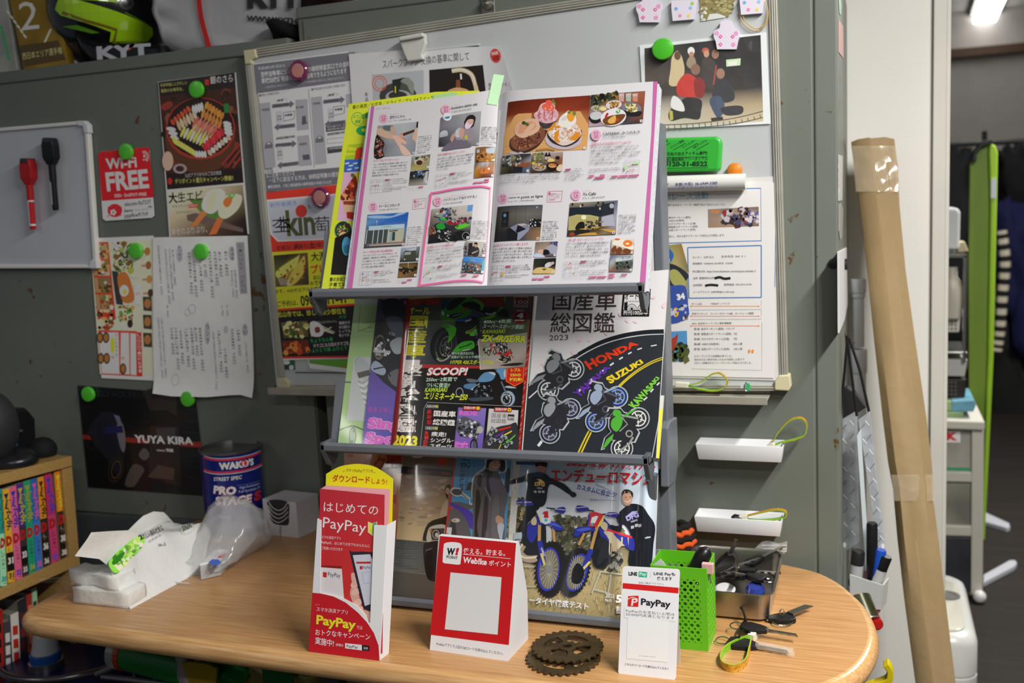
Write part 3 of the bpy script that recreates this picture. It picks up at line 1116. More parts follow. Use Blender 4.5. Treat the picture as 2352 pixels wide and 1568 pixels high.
pr.O_((1320,690),78,70,'3a4238')
pr.O_((1275,775),105,55,'8c8c8c')
pr.O_((1268,765),75,36,'2a2a28')
pr.P_([(1222,640),(1300,625),(1290,690),(1266,760),(1238,760)],'1c1e1c')
pr.B_([(1290,650),(1350,620),(1395,680),(1390,760),(1360,720),(1340,680)],'70766e')
pr.line([(1248,690),(1250,745)],9,'c8c820')
pr.O_((1122,668),60,64,'b84a3a',inner=.88)
pr.O_((1122,668),38,44,'b84a3a',inner=.86)
pr.P_([(1520,560),(1950,520),(1992,900),(1525,900)],'17100d')
pr.P_([(1735,640),(1765,638),(1772,720),(1732,722)],'6a3a20')
pr.B_([(1665,730),(1740,700),(1830,720),(1820,760),(1680,770)],'a8845a')
pr.line(spline([(1700,568),(1780,560),(1850,590),(1880,650),(1900,730)],5),34,'a89880')
pr.line(spline([(1700,566),(1780,558),(1850,588),(1882,650),(1902,730)],5),10,'d0c4a8')
pr.line([(1772,590),(1776,635)],14,'d8d4cc')
pr.clm('新品',(1015,735),(1020,815),24,'4a4a4e')
pr.clm('使用後',(2003,660),(2012,760),22,'4a4a4e')
pr.text('の状態です。',(2010,700),(2172,690),26,'55555a')
pr.O_((2057,448),44,58,'b0241e',rot=-18)
for i in range(14):
 a=radians(i*360/14)
 pr.line([(2057+36*cos(a),448+48*sin(a)),(2057+43*cos(a),448+57*sin(a))],2,'d8b0a8')
pr.text('NGK',(2026,444),(2086,434),26,'e0dcdc',.04)
pr.text('SPARK',(2038,470),(2088,462),14,'38201c',.04)
pr.text('PLUGS',(2040,488),(2088,480),14,'38201c',.04)
x_=WB.hit(1090,150)[0]
ob=pr.done('spark_plug_notice',rough=.4,cuts=[('a',x_+.008*k)for k in range(0,9)])
for v in ob.data.vertices:
 d=v.co.x-WB.hit(1090,150)[0]
 if d>0:
  v.co.y-=2.2*d*d
tag(ob,'spark plug notice with two close-up photos, behind the open magazine','notice')
pr=Print(WB.lift(.0025),155)
pr.sheet([(602,444),(800,420),(812,820),(780,822),(636,828)],'b8b8ba',.0006)
pr.view(550,400,3.136)
pr.P_([(162,135),(830,60),(830,1320),(272,1328)],'a8281c')
pr.P_([(190,185),(690,140),(690,470),(275,485),(222,430)],'c8c8cc')
pr.P_([(200,196),(690,152),(690,458),(280,474),(232,426)],'8a8c96')
pr.text('創作串焼き',(222,240),(412,222),34,'3a5a8a')
pr.text('もつしょう',(495,250),(640,235),34,'26262a')
pr.clm('本',(318,290),(322,420),100,'201f20')
pr.text('杢',(240,420),(370,412),110,'201f20')
pr.text('kın',(345,440),(550,428),190,'3c3f22',.03)
pr.O_((446,266),42,46,'9a2a22')
pr.text('萄',(545,415),(655,408),110,'201f20')
pr.text('営業日: 火曜日~土曜日 17:00',(268,546),(720,510),30,'3a1512',.01)
pr.text('火',(392,540),(440,536),44,'200c0a',.02)
pr.text('土',(500,532),(545,529),44,'200c0a',.02)
pr.P_([(222,562),(830,525),(830,930),(262,970)],'aab01e')
pr.grad((245,585),(492,565),(502,795),(262,812),[['2a2418','1a1610','4a3a20'],['4a4a24','8a6a30','3a2c1c'],['3a3018','5a4420','2a1c14']])
pr.B_([(265,700),(340,640),(420,590),(435,570),(410,660),(330,720),(275,745)],'b8a04a')
pr.B_([(340,790),(380,700),(440,620),(470,590),(470,690),(430,760),(370,805)],'b8923a')
for i in range(9):
 pr.line([(275+i*12,740+i*3),(300+i*9,800)],3,'c8bc98')
pr.spk((270,680),(480,600),(480,760),(290,790),20,12,['d0b060','a8842c','7a5a20','6a3018'],5)
pr.text('大海老',(520,625),(690,612),62,'1a1a14',.03)
pr.text('プレゼント',(520,715),(800,690),60,'a8181c',.05)
pr.text('前日までにご予約の',(535,760),(780,742),30,'2a2a1a',.01)
pr.text('お客様に限り',(512,800),(700,785),30,'2a2a1a',.01)
pr.text('ます。※20才以下のお客様や当店',(262,858),(690,828),28,'2a2a1a',.01)
pr.text('ご予約は、',(275,955),(425,942),40,'26261a',.01)
pr.text('090-5711-41',(445,948),(770,925),78,'1c1c14',.025)
pr.P_([(268,985),(830,945),(830,1308),(285,1312)],'140f0e')
pr.text('松山市では、珍しい希少部位を',(275,1030),(770,1002),40,'b8b82a',.02)
pr.P_([(298,1068),(490,1055),(496,1170),(320,1178)],'4a4228')
pr.spk((310,1075),(485,1065),(490,1165),(325,1170),34,20,['8a8a4a','b0a870','4a3a20','2a4a2a','6a5a30'],6)
pr.P_([(508,1068),(545,1060),(690,1135),(680,1150),(600,1130),(560,1165),(515,1170)],'7a746e')
pr.B_([(510,1070),(560,1062),(610,1110),(590,1165),(520,1160)],'b8b4ae')
pr.B_([(545,1105),(575,1100),(580,1135),(550,1140)],'5a2a1c')
pr.line([(600,1110),(670,1145)],8,'b0a088')
pr.line([(600,1135),(665,1100)],7,'b0a088')
pr.P_([(308,1198),(498,1192),(502,1292),(318,1296)],'4a2010')
pr.spk((315,1215),(495,1210),(500,1285),(322,1290),30,22,['b04a1c','c0602a','8a3010','a87038','5a2010'],7)
pr.text('ハツモト(コリコリレバー)',(540,1078),(700,1066),18,'b0aca8')
pr.text('ハツ',(720,1040),(772,1036),26,'1f8a4a',.02)
for i,t in enumerate(('軽焼きが','ある歯応え','とっても','希少です。')):
 pr.text(t,(720,1082+i*30),(800,1076+i*30),22,'b8b4b0',.01)
pr.text('ちょうちん串',(515,1215),(675,1200),30,'1f8a4a',.02)
pr.text('タマゴになる前のタマゴを',(535,1250),(790,1228),28,'c8c4c0',.015)
pr.text('ふりとて串 ふりとて',(522,1285),(780,1262),28,'1f8a4a',.02)
tag(pr.done('restaurant_flyer',rough=.35,coat=.1),'red, yellow and black skewer restaurant flyer below the tax notice','flyer')
pr=Print(WB.lift(.0008),165)
pr.sheet([(705,818),(800,820),(800,856),(712,846)],'b8bab8',.0004)
pr.view(550,400,3.136)
pr.P_([(500,1336),(780,1330),(780,1398),(506,1362)],'4a7a28')
pr.text('★',(735,1394),(758,1392),18,'b02a2a')
tag(pr.done('green_flyer_edge',rough=.4),'strip of a green flyer showing under the red restaurant flyer','flyer')
pr=Print(WB.lift(.0008),165)
pr.sheet([(650,827),(676,827),(678,849),(652,848)],'1c4a38',.0004)
pr.view(560,500,3.73)
pr.O_((365,1237),30,20,'a8aaa8')
pr.O_((408,1282),20,22,'a0a4a2')
pr.O_((365,1280),22,18,'2a2a30')
tag(pr.done('small_sticker',rough=.4),'small dark green sticker near the bottom left of the whiteboard','sticker')
pr=Print(WB.lift(.0004),170)
pr.line([(678,855),(800,856)],2.4,'2a2a2a')
tag(pr.done('marker_line',rough=.5),'thin black line drawn at the bottom of the whiteboard','drawing')
for x,y,l in((684,162,'pink round magnet with a purple rim on the tax notice'),(734,453,'pink round magnet with a purple rim on the red restaurant flyer')):
 SF=WB.lift(.004)
 t=thing('pink_magnet',SF.p(x,y),l,'magnet','pink magnets with purple rims')
 o=SF.p(x,y,.008)-SF.n*.008
 bm=bmesh.new()
 lathe(bm,[(.016,.0005),(.0183,.002),(.0183,.007),(.016,.0095),(.0125,.0085)],o,SF.n,40)
 link('rim',fx(bm),mat('7a2f5c',.12,spec=.6,coat=.5),t,smooth='auto')
 bm=bmesh.new()
 lathe(bm,[(.0125,.0078),(.0118,.0092),(.0005,.0096)],o,SF.n,32)
 link('disc',fx(bm),mat('c98a84',.5,var=.1,vscale=90),t,smooth='auto')
t=thing('magnetic_clip',WB.p(948,135),'white magnetic clip holding the spark plug notice','clip')
bm=bmesh.new()
slab(bm,[(918,86),(955,78),(975,76),(977,100),(968,125),(972,136),(935,141),(926,120),(916,92)],WB,.014,.004)
link('jaw',fx(bm),mat('d6d6ce',.4),t,bevel=.002)
bm=bmesh.new()
slab(bm,[(915,84),(970,74),(972,84),(917,94)],WB,.021,.003)
link('lever',fx(bm),mat('dadad4',.4),t,bevel=.002)
bm=bmesh.new()
slab(bm,[(950,82),(972,79),(973,112),(1100,100),(1101,104),(975,118),(952,118)],WB,.0045,.0005)
link('back_plate',fx(bm),mat('d0d2d0',.4),t,bevel=.0008)
pr=Print(WB.lift(.002),195)
pr.sheet([(1469,104),(1760,74),(1770,284),(1480,300)],'c4c8cc',.0006)
pr.view(1400,0,3.136)
pr.grad((252,348),(1088,252),(1108,872),(262,930),[['1c1916','14110f','0d0c0b','0a0a0a'],['3a3028','241d1a','14110f','0d0c0c'],['4a4038','3a2f2a','1c1614','141211'],['2c2622','40362f','2c2420','1c1816'],['b8b0a4','a89c8c','a09078','988868'],['c8c0b4','b0a898','b4a890','b0a488']])
pr.P_([(840,430),(945,420),(942,470),(842,480)],'b0c8a0')
pr.P_([(855,445),(920,438),(918,468),(858,475)],'d8d0c8')
pr.B_([(440,500),(450,410),(490,365),(525,420),(540,520),(500,610),(430,610)],'b8a884')
pr.O_((490,400),24,32,'5a3a28')
pr.O_((588,368),26,30,'d8d8dc')
pr.O_((590,392),18,20,'a87a60')
pr.B_([(555,470),(570,415),(610,410),(625,470),(600,500)],'8a7a64')
pr.O_((692,365),26,22,'a84a38')
pr.O_((698,388),20,26,'b08468')
pr.B_([(660,500),(680,420),(730,420),(770,470),(790,560),(760,640),(690,620)],'38302c')
pr.O_((762,390),26,34,'8a6450')
pr.line([(770,470),(748,610)],9,'a03a30')
pr.B_([(490,680),(490,600),(550,530),(620,560),(660,620),(650,690),(560,700)],'b02a22')
pr.B_([(610,580),(660,560),(690,620),(670,700),(620,690)],'7a1a1a')
pr.O_((620,500),34,40,'7a5a48')
pr.B_([(740,700),(770,580),(830,560),(890,640),(895,720),(800,740)],'2a2a30')
pr.O_((800,530),30,38,'8a6858')
pr.B_([(500,740),(560,700),(660,720),(660,800),(640,860),(540,850),(440,870),(430,800)],'1c1a1a')
pr.B_([(720,720),(790,690),(830,760),(810,830),(770,840)],'3a465c')
pr.B_([(800,780),(900,760),(960,770),(950,820),(840,830)],'24242a')
pr.P_([(730,850),(815,840),(820,866),(735,872)],'2a241e')
pr.P_([(430,790),(455,800),(460,860),(435,870)],'a8a040')
for i in range(17):
 x=380+i*44
 pr.line([(x,905-i*3-max(0,i-10)**2*.9),(x+6,945-i*4-max(0,i-10)**2)],4,'4a4034')
pr.line(spline([(262,900),(600,890),(900,850),(1105,800)],4),5,'4a4034')
pr.line(spline([(262,930),(600,918),(900,890),(1105,845)],4),5,'4a4034')
pr.B_([(440,760),(460,690),(520,730),(540,800),(470,790)],'e0e0e4')
ph=pr.done('group_photo',rough=.3)
tag(ph,'night-time group photo in a clear sleeve on the whiteboard','photo')
bm=bmesh.new()
SF=WB.lift(.0032)
N=14
g=[[None]*(N+1)for _ in range(N+1)]
for i in range(N+1):
 for j in range(N+1):
  u,v=j/N,i/N
  x=(1467*(1-u)+1762*u)*(1-v)+(1478*(1-u)+1772*u)*v
  y=(103*(1-u)+72*u)*(1-v)+(302*(1-u)+286*u)*v
  w=.0007*sin(9*(u*.5+v*1.1))+.0004*sin(17*(u-v))
  g[i][j]=bm.verts.new(SF.p(x,y)-Vector((0,abs(w),0)))
for i in range(N):
 for j in range(N):
  bm.faces.new((g[i][j],g[i+1][j],g[i+1][j+1],g[i][j+1]))
def film(name,alpha=.12,colr=(.9,.92,.95),rough=.08,spec=.6):
 if name in MATS:
  return MATS[name]
 m,nt,b=bsdf(name)
 b.inputs['Base Color'].default_value=(*colr,1)
 b.inputs['Roughness'].default_value=rough
 b.inputs['Specular IOR Level'].default_value=spec
 b.inputs['Alpha'].default_value=alpha
 N,L=nt.nodes,nt.links
 tc=N.new('ShaderNodeTexCoord')
 nz=N.new('ShaderNodeTexVoronoi')
 nz.inputs['Scale'].default_value=38
 bp=N.new('ShaderNodeBump')
 bp.inputs['Strength'].default_value=.5
 bp.inputs['Distance'].default_value=.006
 L.new(tc.outputs['Object'],nz.inputs['Vector'])
 L.new(nz.outputs['Distance'],bp.inputs['Height'])
 L.new(bp.outputs[0],b.inputs['Normal'])
 MATS[name]=m
 return m
sl=link('sleeve',bm,film('clear_sleeve',.05),ph,smooth=True)
sl['label']='crinkled clear plastic sleeve'
round_magnet(1521,112,.0165,.010,'green round magnet at the corner of the laminated group photo','4fc22e',GG,WB.lift(.004))
for n,(cx_,cy_,l)in enumerate(((1491,20,'white die-cut magnet with pink flowers, leftmost along the top of the whiteboard'),(1570,14,'white die-cut magnet with blue dots, second along the top of the whiteboard'),(1669,82,'white die-cut magnet with pink flowers on the group photo'),(1727,0,'white die-cut magnet with coloured dots at the top right of the whiteboard'))):
 pr=Print(WB.lift(.007),215)
 out_=[(-22,31),(22,31),(26,12),(30,0),(28,-12),(16,-20),(12,-34),(-2,-36),(-14,-32),(-16,-18),(-29,-10),(-30,2),(-25,14)]
 if n in(1,3):
  out_=[(-25,34),(24,30),(27,8),(32,-14),(-28,-12),(-28,4)]
 pr.sheet([(cx_+x,cy_+y)for x,y in out_],'d6cfe4',.006)
 pr.view(cx_,cy_,1)
 if n in(0,2):
  for x,y in((-14,2),(14,2),(-14,20)):
   pr.P_([(x,y-5),(x+5,y),(x,y+5),(x-5,y)],'d84a8a')
   pr.P_([(x,y-2),(x+2,y),(x,y+2),(x-2,y)],'e8d0e0')
  for x,y in((-22,-6),(22,-6),(16,20)):
   for a in range(0,360,72):
    pr.O_((x+3*cos(radians(a)),y+3*sin(radians(a))),2.4,2.4,'e09ac4',n=8)
 else:
  for x,y,c in((-17,6,'6aaad8'),(16,4,'8ab8e0'),(-8,22,'e08ab0'),(12,22,'d8d060'),(20,-6,'90c850')):
   pr.O_((x,y),4,4,c)
 tag(pr.done('die_cut_magnet',rough=.35),l,'magnet','white die-cut magnets')
pr=Print(WB.lift(.001),195)
pr.sheet([(1606,-40),(1702,-50),(1700,0),(1665,40),(1610,49)],'b8bcb8',.0004)
pr.view(1400,0,3.136)
pr.P_([(645,-60),(950,-60),(870,55),(860,125),(780,95),(720,100),(700,150),(655,75)],'7a7048')
rd=random.Random(2)
for i in range(40):
 x,y=650+rd.random()*220,-10+rd.random()*95
 pr.P_([(x,y),(x+26,y-4),(x+28,y+12),(x+2,y+15)],rd.choice(['8a8258','6a6040','9a9468','5a5238']))
pr.spk((650,60),(700,60),(705,145),(655,145),14,10,['c8c8bc','6a6444','a8a890'],4)
tag(pr.done('castle_postcard',rough=.4),'torn picture of an old brick wall at the top of the whiteboard','picture')
bm=bmesh.new()
SF=WB.lift(.004)
tube(bm,[SF.p(*p)for p in spline([(1700,22),(1712,48),(1735,66),(1755,56),(1763,30),(1758,5),(1740,-12)],6)],.0007,6)
tube(bm,[SF.p(*p)for p in spline([(1698,28),(1708,55),(1733,71),(1757,60),(1764,34),(1759,8),(1742,-10)],6)],.0007,6)
tag(link('rubber_band',fx(bm),mat('c8a85a',.5)),'loose tan rubber band hanging at the whiteboard\'s top right','rubber band')
t=thing('whiteboard_eraser',WB.p(1590,390),'bright green rectangular whiteboard eraser with black print','eraser')
er=[(1480,318),(1645,313),(1655,319),(1657,330),(1654,388),(1648,393),(1482,396)]
slb('body',er,WB,.022,.003,mat('35b03a',.4),t,bevel=.004)
SFE=WB.lift(.0222)
pr=Print(SFE,205)
pr.view(1400,0,3.136)
for i,(x,tt)in enumerate(((335,'個人の送り物'),(450,'イベント用品'),(535,'マットバイザー'),(615,'P社アイテム'))):
 pr.text(tt,(x-6,1072),(x+88,1016),18,'10301a',.02)
 pr.line([(x+10,1080),(x+100,1030)],4,'10301a')
pr.text('要望を!元気の出るアイテム専門!',(330,1122),(705,1114),26,'10301a',.03)
pr.line([(350,1134),(708,1128)],3,'10301a')
pr.text('通話無料フリーダイアル',(445,1160),(708,1154),26,'10301a',.02)
pr.frame((402,1136),(438,1135),(438,1160),(403,1161),4,'10301a')
pr.O_((420,1149),9,6,'10301a')
pr.text('0120-31-8522',(396,1196),(706,1194),34,'10301a',.04)
pr.line([(350,1212),(708,1206)],3,'10301a')
pr.P_([(345,1140),(385,1140),(385,1196),(345,1196)],'5a1a20')
pr.P_([(352,1150),(376,1150),(376,1186),(352,1186)],'45c04a')
pr.done('printed_text',t,rough=.5)
pr=Print(WB.lift(.0012),214)
pr.sheet([(1460,420),(1796,404),(1797,520),(1790,874),(1500,866)],'cac9c6',.0004)
tag(pr.done('paper_sheet',rough=.6),'plain white sheet behind the race activity sheet','paper')
pr=Print(WB.lift(.0025),208)
pr.sheet([(1455,424),(1762,418),(1783,420),(1783,540),(1777,868),(1500,862)],'cfcdcc',.0004)
pr.view(1450,350,2.851)
BL='3a72b0'
pr.line([(180,248),(848,234),(851,578),(190,595)],6,BL)
pr.line([(935,204),(944,212),(946,500),(940,880)],4,BL)
pr.text('5年レース活動',(190,315),(503,300),44,'4a9ab8',.005)
pr.text('との今年度の全日本スーパーモト参戦予定は下記のとおりです。',(180,352),(618,348),15,'3a3a40')
for i,tt in enumerate(('第1戦  奥浜サーキット(愛知)','第2戦  HSR九州(熊本)','第4戦  TSタカタサーキット(広島)','第6戦  琵琶湖スポーツランド(滋賀)','第7戦  名阪スポーツランド(奈良)')):
 pr.text(tt,(200,435+i*20.5),(200+(190,148,224,236,222)[i],431+i*20),14,'3a3a40')
pr.text('経験を活かし、攻める走りでランキング8位以上を目指します。',(196,558),(612,548),15,'3a3a40')
pr.grad((502,372),(834,355),(836,482),(504,492),[['8a7c74','847468','6a5a50'],['8a7668','9a8678','8a7868'],['8a7058','94785c','6a5a4c']])
pr.text('YRF',(516,398),(578,395),22,'e07820',.03,slant=.15)
pr.spk((600,385),(790,360),(800,470),(600,480),60,22,['2a2428','4a2420','8a2a24','b0a8b0','3a3a5a','6a6070'],11)
pr.spk((740,390),(830,385),(832,460),(750,462),22,14,['c0b8c0','5a5a90','8a7a80'],12)
pr.frame((370,622),(852,608),(852,948),(378,953),6,BL)
for tt,x0,x1,y in(('ライダー  大坪 正之',402,542,694),('生年月日  S43. 3. 1',590,748,688),('使用車両  YAMAHA 2010年式  YZ450F',402,666,734),('FACEBOOK  https://www.facebook.com/masayuki.ohtsubo.3',402,814,785),('住所  愛媛県松山市',406,540,830),('自宅電話',408,466,876),('携帯電話  070-5515-4155-',608,792,872),('メールアドレス  hal89480@rio.odn.ne.jp',406,674,920),('チーム名            YRF&ヤノバイク',396,646,998),('所有ライセンス    スーパーモタードA級、ロードレース国際',398,802,1062),('2014  全日本スーパーモト選手権戦績',398,656,1126)):
 pr.text(tt,(x0,y),(x1,y-3),14,'3a3a40')
pr.line(spline([(545,824),(580,816),(610,826),(650,822)],3),16,'141416')
pr.line(spline([(484,872),(520,866),(570,870)],3),15,'141416')
for y in(1005,1070,1134):
 pr.line([(390,y),(836,y)],3,'d88a4a')
 pr.O_((392,y),5,5,'d88a4a')
 pr.O_((835,y),5,5,'d88a4a')
for i,(a,b_)in enumerate((('第1戦  奥浜サーキット(愛知)  リタイヤ',678),('第2戦  琵琶湖スポーツランド(滋賀)   7位',694),('第4戦  TSタカタサーキット(広島)      7位',694),('第6戦  HSR九州(熊本)                  6位入賞',728),('第7戦  名阪スポーツランド(奈良)      5位入賞',728))):
 pr.text(a,(412,1162+i*33),(b_,1160+i*33),15,'3a3a40')
for i,(a,b_)in enumerate((('S1オープンクラス初参戦の年でした。',662),('攻めきれない部分があったものの安定した走りで',742),('スポット参戦ながらシリーズランキング8位となりました。',790))):
 pr.text(a,(414,1340+i*22),(b_,1338+i*22),14,'3a3a40')
for x in(773,796):
 pr.O_((x,1300),8,12,'d88a30')
for pts in([(395,1415),(856,1425),(856,1110)],[(390,1092),(852,1090),(853,1030)],[(390,1030),(853,1026),(853,965)]):
 pr.line(pts,2,'9a9aa0')
pr.P_([(192,610),(330,597),(375,760),(372,1092),(200,1135)],'8a8470')
pr.grad((192,610),(330,597),(380,780),(192,780),[['6a7050','8a8850','8a6a30'],['4a5030','a8a070','6a6a48']])
pr.B_([(200,640),(240,625),(275,660),(270,700),(230,750),(200,740)],'2a5aa0')
pr.spk((205,700),(250,700),(245,750),(205,750),14,12,['b0b4c0','8a2a2a','3a3a48'],3)
pr.B_([(200,760),(270,730),(375,800),(330,860),(250,880),(200,900)],'22242e')
pr.B_([(250,780),(300,770),(360,850),(330,880),(270,860)],'9a9a58')
pr.B_([(230,900),(290,870),(355,880),(370,980),(370,1080),(240,1110)],'2f4a98')
pr.P_([(280,915),(350,870),(360,960),(330,1000),(290,985)],'304a90')
pr.text('34',(302,965),(354,955),38,'d8dce4',.06)
pr.B_([(275,1030),(300,1015),(310,1060),(285,1075)],'d8a820')
pr.spk((240,1000),(370,1000),(370,1090),(250,1100),24,16,['b0b4c4','1c2038','7a3a2a','304a90'],9)
pr.P_([(200,1175),(365,1166),(370,1368),(205,1362)],'4a88b8')
pr.spk((250,1260),(368,1250),(370,1366),(250,1362),50,22,['2a3a1c','4a5428','1c2414','5a5a30'],13)
pr.B_([(200,1250),(280,1210),(305,1185),(300,1240),(270,1300),(200,1340)],'9a3420')
pr.P_([(200,1290),(250,1270),(250,1350),(200,1358)],'c09a20')
tag(pr.done('race_activity_sheet',rough=.5),'printed race activity sheet with blue frames and rider photos','sheet')
bm=bmesh.new()
SF=WB.lift(.016)
a,b_=SF.p(1470,424),SF.p(1713,417)
t=thing('magnetic_holder_bar',b_,'white round plastic holder bar clamping the race sheet','holder')
tube(bm,[a,b_],.0125,20)
link('bar',fx(bm),mat('d9d9d6',.35),t,smooth='auto')
pr=Print(Surf(a+Vector((0,-.0128,0)),(b_-a),Vector((0,0,1))),208)
pr.view(1400,0,3.136)
pr.text('ルハップ',(340,1345),(425,1336),24,'2a3a80',.02,slant=.2)
pr.text('本部(大阪)  06-6949-3385',(472,1333),(778,1312),24,'2a3a80',.012)
pr.text('5468 高松 087-826-3388 福岡 092-752-8555 熊本 096-356-1212',(345,1362),(780,1334),12,'2a3a80',.02)
pr.done('printed_text',t)
for x,y,l in((1688,391,'orange round magnet above the white holder bar'),(1508,405,'orange round magnet half hidden behind the rack beside the eraser')):
 o=WB.p(x,y,.004)
 bm=bmesh.new()
 lathe(bm,[(.0115,0),(.0115,.004),(.010,.007),(.006,.009),(.0005,.0097)],o,WB.n,28)
 tag(link('orange_magnet',fx(bm),mat('d98024',.35),smooth='auto'),l,'magnet','orange magnets')
def strap_loop(label,pts,surf,tabpx,name='wrist_strap',w=.009,tabw=8):
 """a flat strap loop, green inside and gold printed outside, closed by a cream plastic clip"""
 t=thing(name,surf.p(*pts[0]),label,'strap','green and gold shop key straps')
 P=[surf.p(*p)for p in spline(pts,8)]
 bm=bmesh.new()
 tube(bm,P,0,flat=(w,.0012,surf.n))
 link('strap',fx(bm),[mat('7fb82a',.4)],t)
 bm=bmesh.new()
 c=sum(P,Vector())/len(P)
 P2=[p+(p-c).normalized()*.0011 for p in P]
 tube(bm,P2,0,flat=(w*.96,.0008,surf.n))
 o=link('printed_face',fx(bm),mat('c9932a',.45,var=.5,vscale=300),t)
 o['label']='gold printed outer face of the strap'
 bm=bmesh.new()
 A,B=surf.p(*tabpx[0]),surf.p(*tabpx[1])
 tube(bm,[A,B],0,flat=(w*1.15,tabw/1000,surf.n))
 link('clip',fx(bm),mat('dcd8c4',.4),t,bevel=.001)
 return t
TR=WALL.lift(.035)
strap_loop('key strap with a green and gold loop lying in the whiteboard pen tray',[(1580,884),(1610,877),(1635,860),(1655,858),(1670,875),(1660,892),(1630,896),(1580,886)],TR,[(1552,882),(1582,884)])
bm=bmesh.new()
tube(bm,[TR.p(1716+6*cos(a),888+10*sin(a))for a in[2*pi*i/14 for i in range(14)]],.0008,6,closed=True)
t=thing('green_key_tag',TR.p(1718,893),'small green tag with a split ring in the pen tray','key tag')
link('ring',fx(bm),mat('b0b0ac',.25,1.0),t)
slb('tag',[(1713,880),(1719,878),(1724,886),(1723,897),(1714,897)],WALL,.036,.034,mat('3fae6a',.4),t,bevel=.0006)
slb('label_flap',[(1700,878),(1709,876),(1712,890),(1702,892)],WALL,.034,.0335,mat('c8d4d8',.3),t)
for n,(fl,fr,fbr,fbl,bl_,br_,lab)in enumerate((((1593,1020),(1799,1030),(1796,1065),(1599,1055),(1608,1002),(1805,1010),'white plastic magnetic tray on the cabinet, upper of the two'),((1590,1190),(1799,1204),(1792,1235),(1600,1222),(1605,1165),(1802,1176),'white plastic magnetic tray on the cabinet, lower of the two'))):
 a=WALL.p(*bl_)
 b_=WALL.p(*br_)
 xa_,xb_=a.x,b_.x
 zt_=(a.z+b_.z)/2
 D=.048
 zb_=WALL.lift(D).hit(1700,fbl[1]+(fbr[1]-fbl[1])*.5)[1]
 bm=bmesh.new()
 th=.0022
 tp=.004
 o_=[(xa_,-.0015),(xb_,-.0015),(xb_,-D),(xa_,-D)]
 lo_=[(xa_+tp,-.0015),(xb_-tp,-.0015),(xb_-tp,-D+tp),(xa_+tp,-D+tp)]
 R=[[bm.verts.new((x,y,z))for x,y in ring]for ring,z in((lo_,zb_),(o_,zt_))]
 ii=[(xa_+th,-.0015-th),(xb_-th,-.0015-th),(xb_-th,-D+th),(xa_+th,-D+th)]
 il=[(xa_+tp+th,-.0015-th),(xb_-tp-th,-.0015-th),(xb_-tp-th,-D+tp+th),(xa_+tp+th,-D+tp+th)]
 R+=[[bm.verts.new((x,y,z))for x,y in ring]for ring,z in((ii,zt_),(il,zb_+th))]
 for A,B in zip(R,R[1:]):
  for k in range(4):
   bm.faces.new((A[k],A[(k+1)%4],B[(k+1)%4],B[k]))
 bm.faces.new(R[0][::-1])
 bm.faces.new(R[-1])
 tr=link('magnetic_tray',fx(bm),mat('e4e5e8',.3),bevel=.0012,seg=2,smooth='auto')
 tag(tr,lab,'tray','white magnetic trays')
TR2=WALL.lift(.030)
strap_loop('key strap standing up in the upper white tray',[(1772,1020),(1790,990),(1815,965),(1840,960),(1853,975),(1848,997),(1825,1008),(1795,1015),(1776,1023)],TR2,[(1764,1028),(1778,1018)])
t=strap_loop('key strap with a black key lying in the lower white tray',[(1716,1184),(1750,1176),(1785,1170),(1803,1174),(1805,1184),(1790,1190),(1750,1194),(1716,1192)],TR2,[(1698,1188),(1717,1187)])
bm=bmesh.new()
A,B=TR2.p(1680,1192),TR2.p(1708,1192)
tube(bm,[A,A.lerp(B,.3),B],[.005,.009,.006],8)
link('key_head',fx(bm),mat('17171a',.4),t,bevel=.001)
GREY=mat('6b7078',.38,spec=.5,var=.03)
GREYD=mat('5a5f66',.4,spec=.5,var=.03)
YS=TBL.lift(.012).hit(1300,1418)[1]
FRONT=Surf((0,YS,0),(1,0,0),(0,0,1))
TH=radians(20)
LIP={}
rack=thing('magazine_rack',(FRONT.hit(1110,1420)[0],YS+.12,TOPZ),'three-tier grey plastic magazine rack standing on the table','magazine rack')
XL,XR=FRONT.hit(738,1030)[0]-.0,FRONT.hit(1489,1040)[0]
for name,px,py in(('top',1100,667),('mid',1125,1042),('low',1300,1423)):
 LIP[name]=FRONT.hit(px,py-11)[1]
LIP['low']=max(LIP['low'],TOPZ+.018)
TILT={}
for k,z in LIP.items():
 TILT[k]=Surf((0,YS+.024,z-.011),(1,0,0),(0,sin(TH),cos(TH)))
 xl,xr_=XL,XR
 t=bpy.data.objects.new('shelf',None)
 bm=bmesh.new()
 prof=[(0,.0),(-.003,-.004),(-.003,-.012),(.004,-.016),(.028,-.016),(.030,-.008),(.024+.10*sin(TH),-.011+.10*cos(TH)),(.024+.10*sin(TH)-.003,-.011+.10*cos(TH)+.001),(.0255,-.0115),(.004,-.0115),(.003,.0)]
 P=[Vector((xl,YS+y,z+h))for y,h in prof]
 prism(bm,P,(xr_-xl,0,0))
 link('shelf',fx(bm),GREY,rack,bevel=.0012)
 for x in(xl,xr_):
  if k=='low':
   continue
  bm=bmesh.new()
  P=[Vector((x,YS+y,z+h))for y,h in((-.003,.0),(-.003,-.012),(.010,-.036),(.020,-.042),(.036,-.03),(.04,.0))]
  prism(bm,P,(.007,0,0)if x==xl else(-.007,0,0))
  link('shelf_bracket',fx(bm),GREYD,rack,bevel=.001)
UB=Surf((0,YS+.105,0),(1,0,0),(0,0,1))
zc=UB.hit(1530,1045)[1]
for x1_,ztop in((UB.hit(1540,1180)[0],LIP['top']+.21),(UB.hit(860,1100)[0],LIP['top']+.12)):
 bm=bmesh.new()
 box(bm,(x1_-.014,YS+.105,TOPZ+.001),(x1_,YS+.15,ztop))
 link('upright',fx(bm),GREY,rack,bevel=.002)
x1_=UB.hit(1540,1180)[0]
bm=bmesh.new()
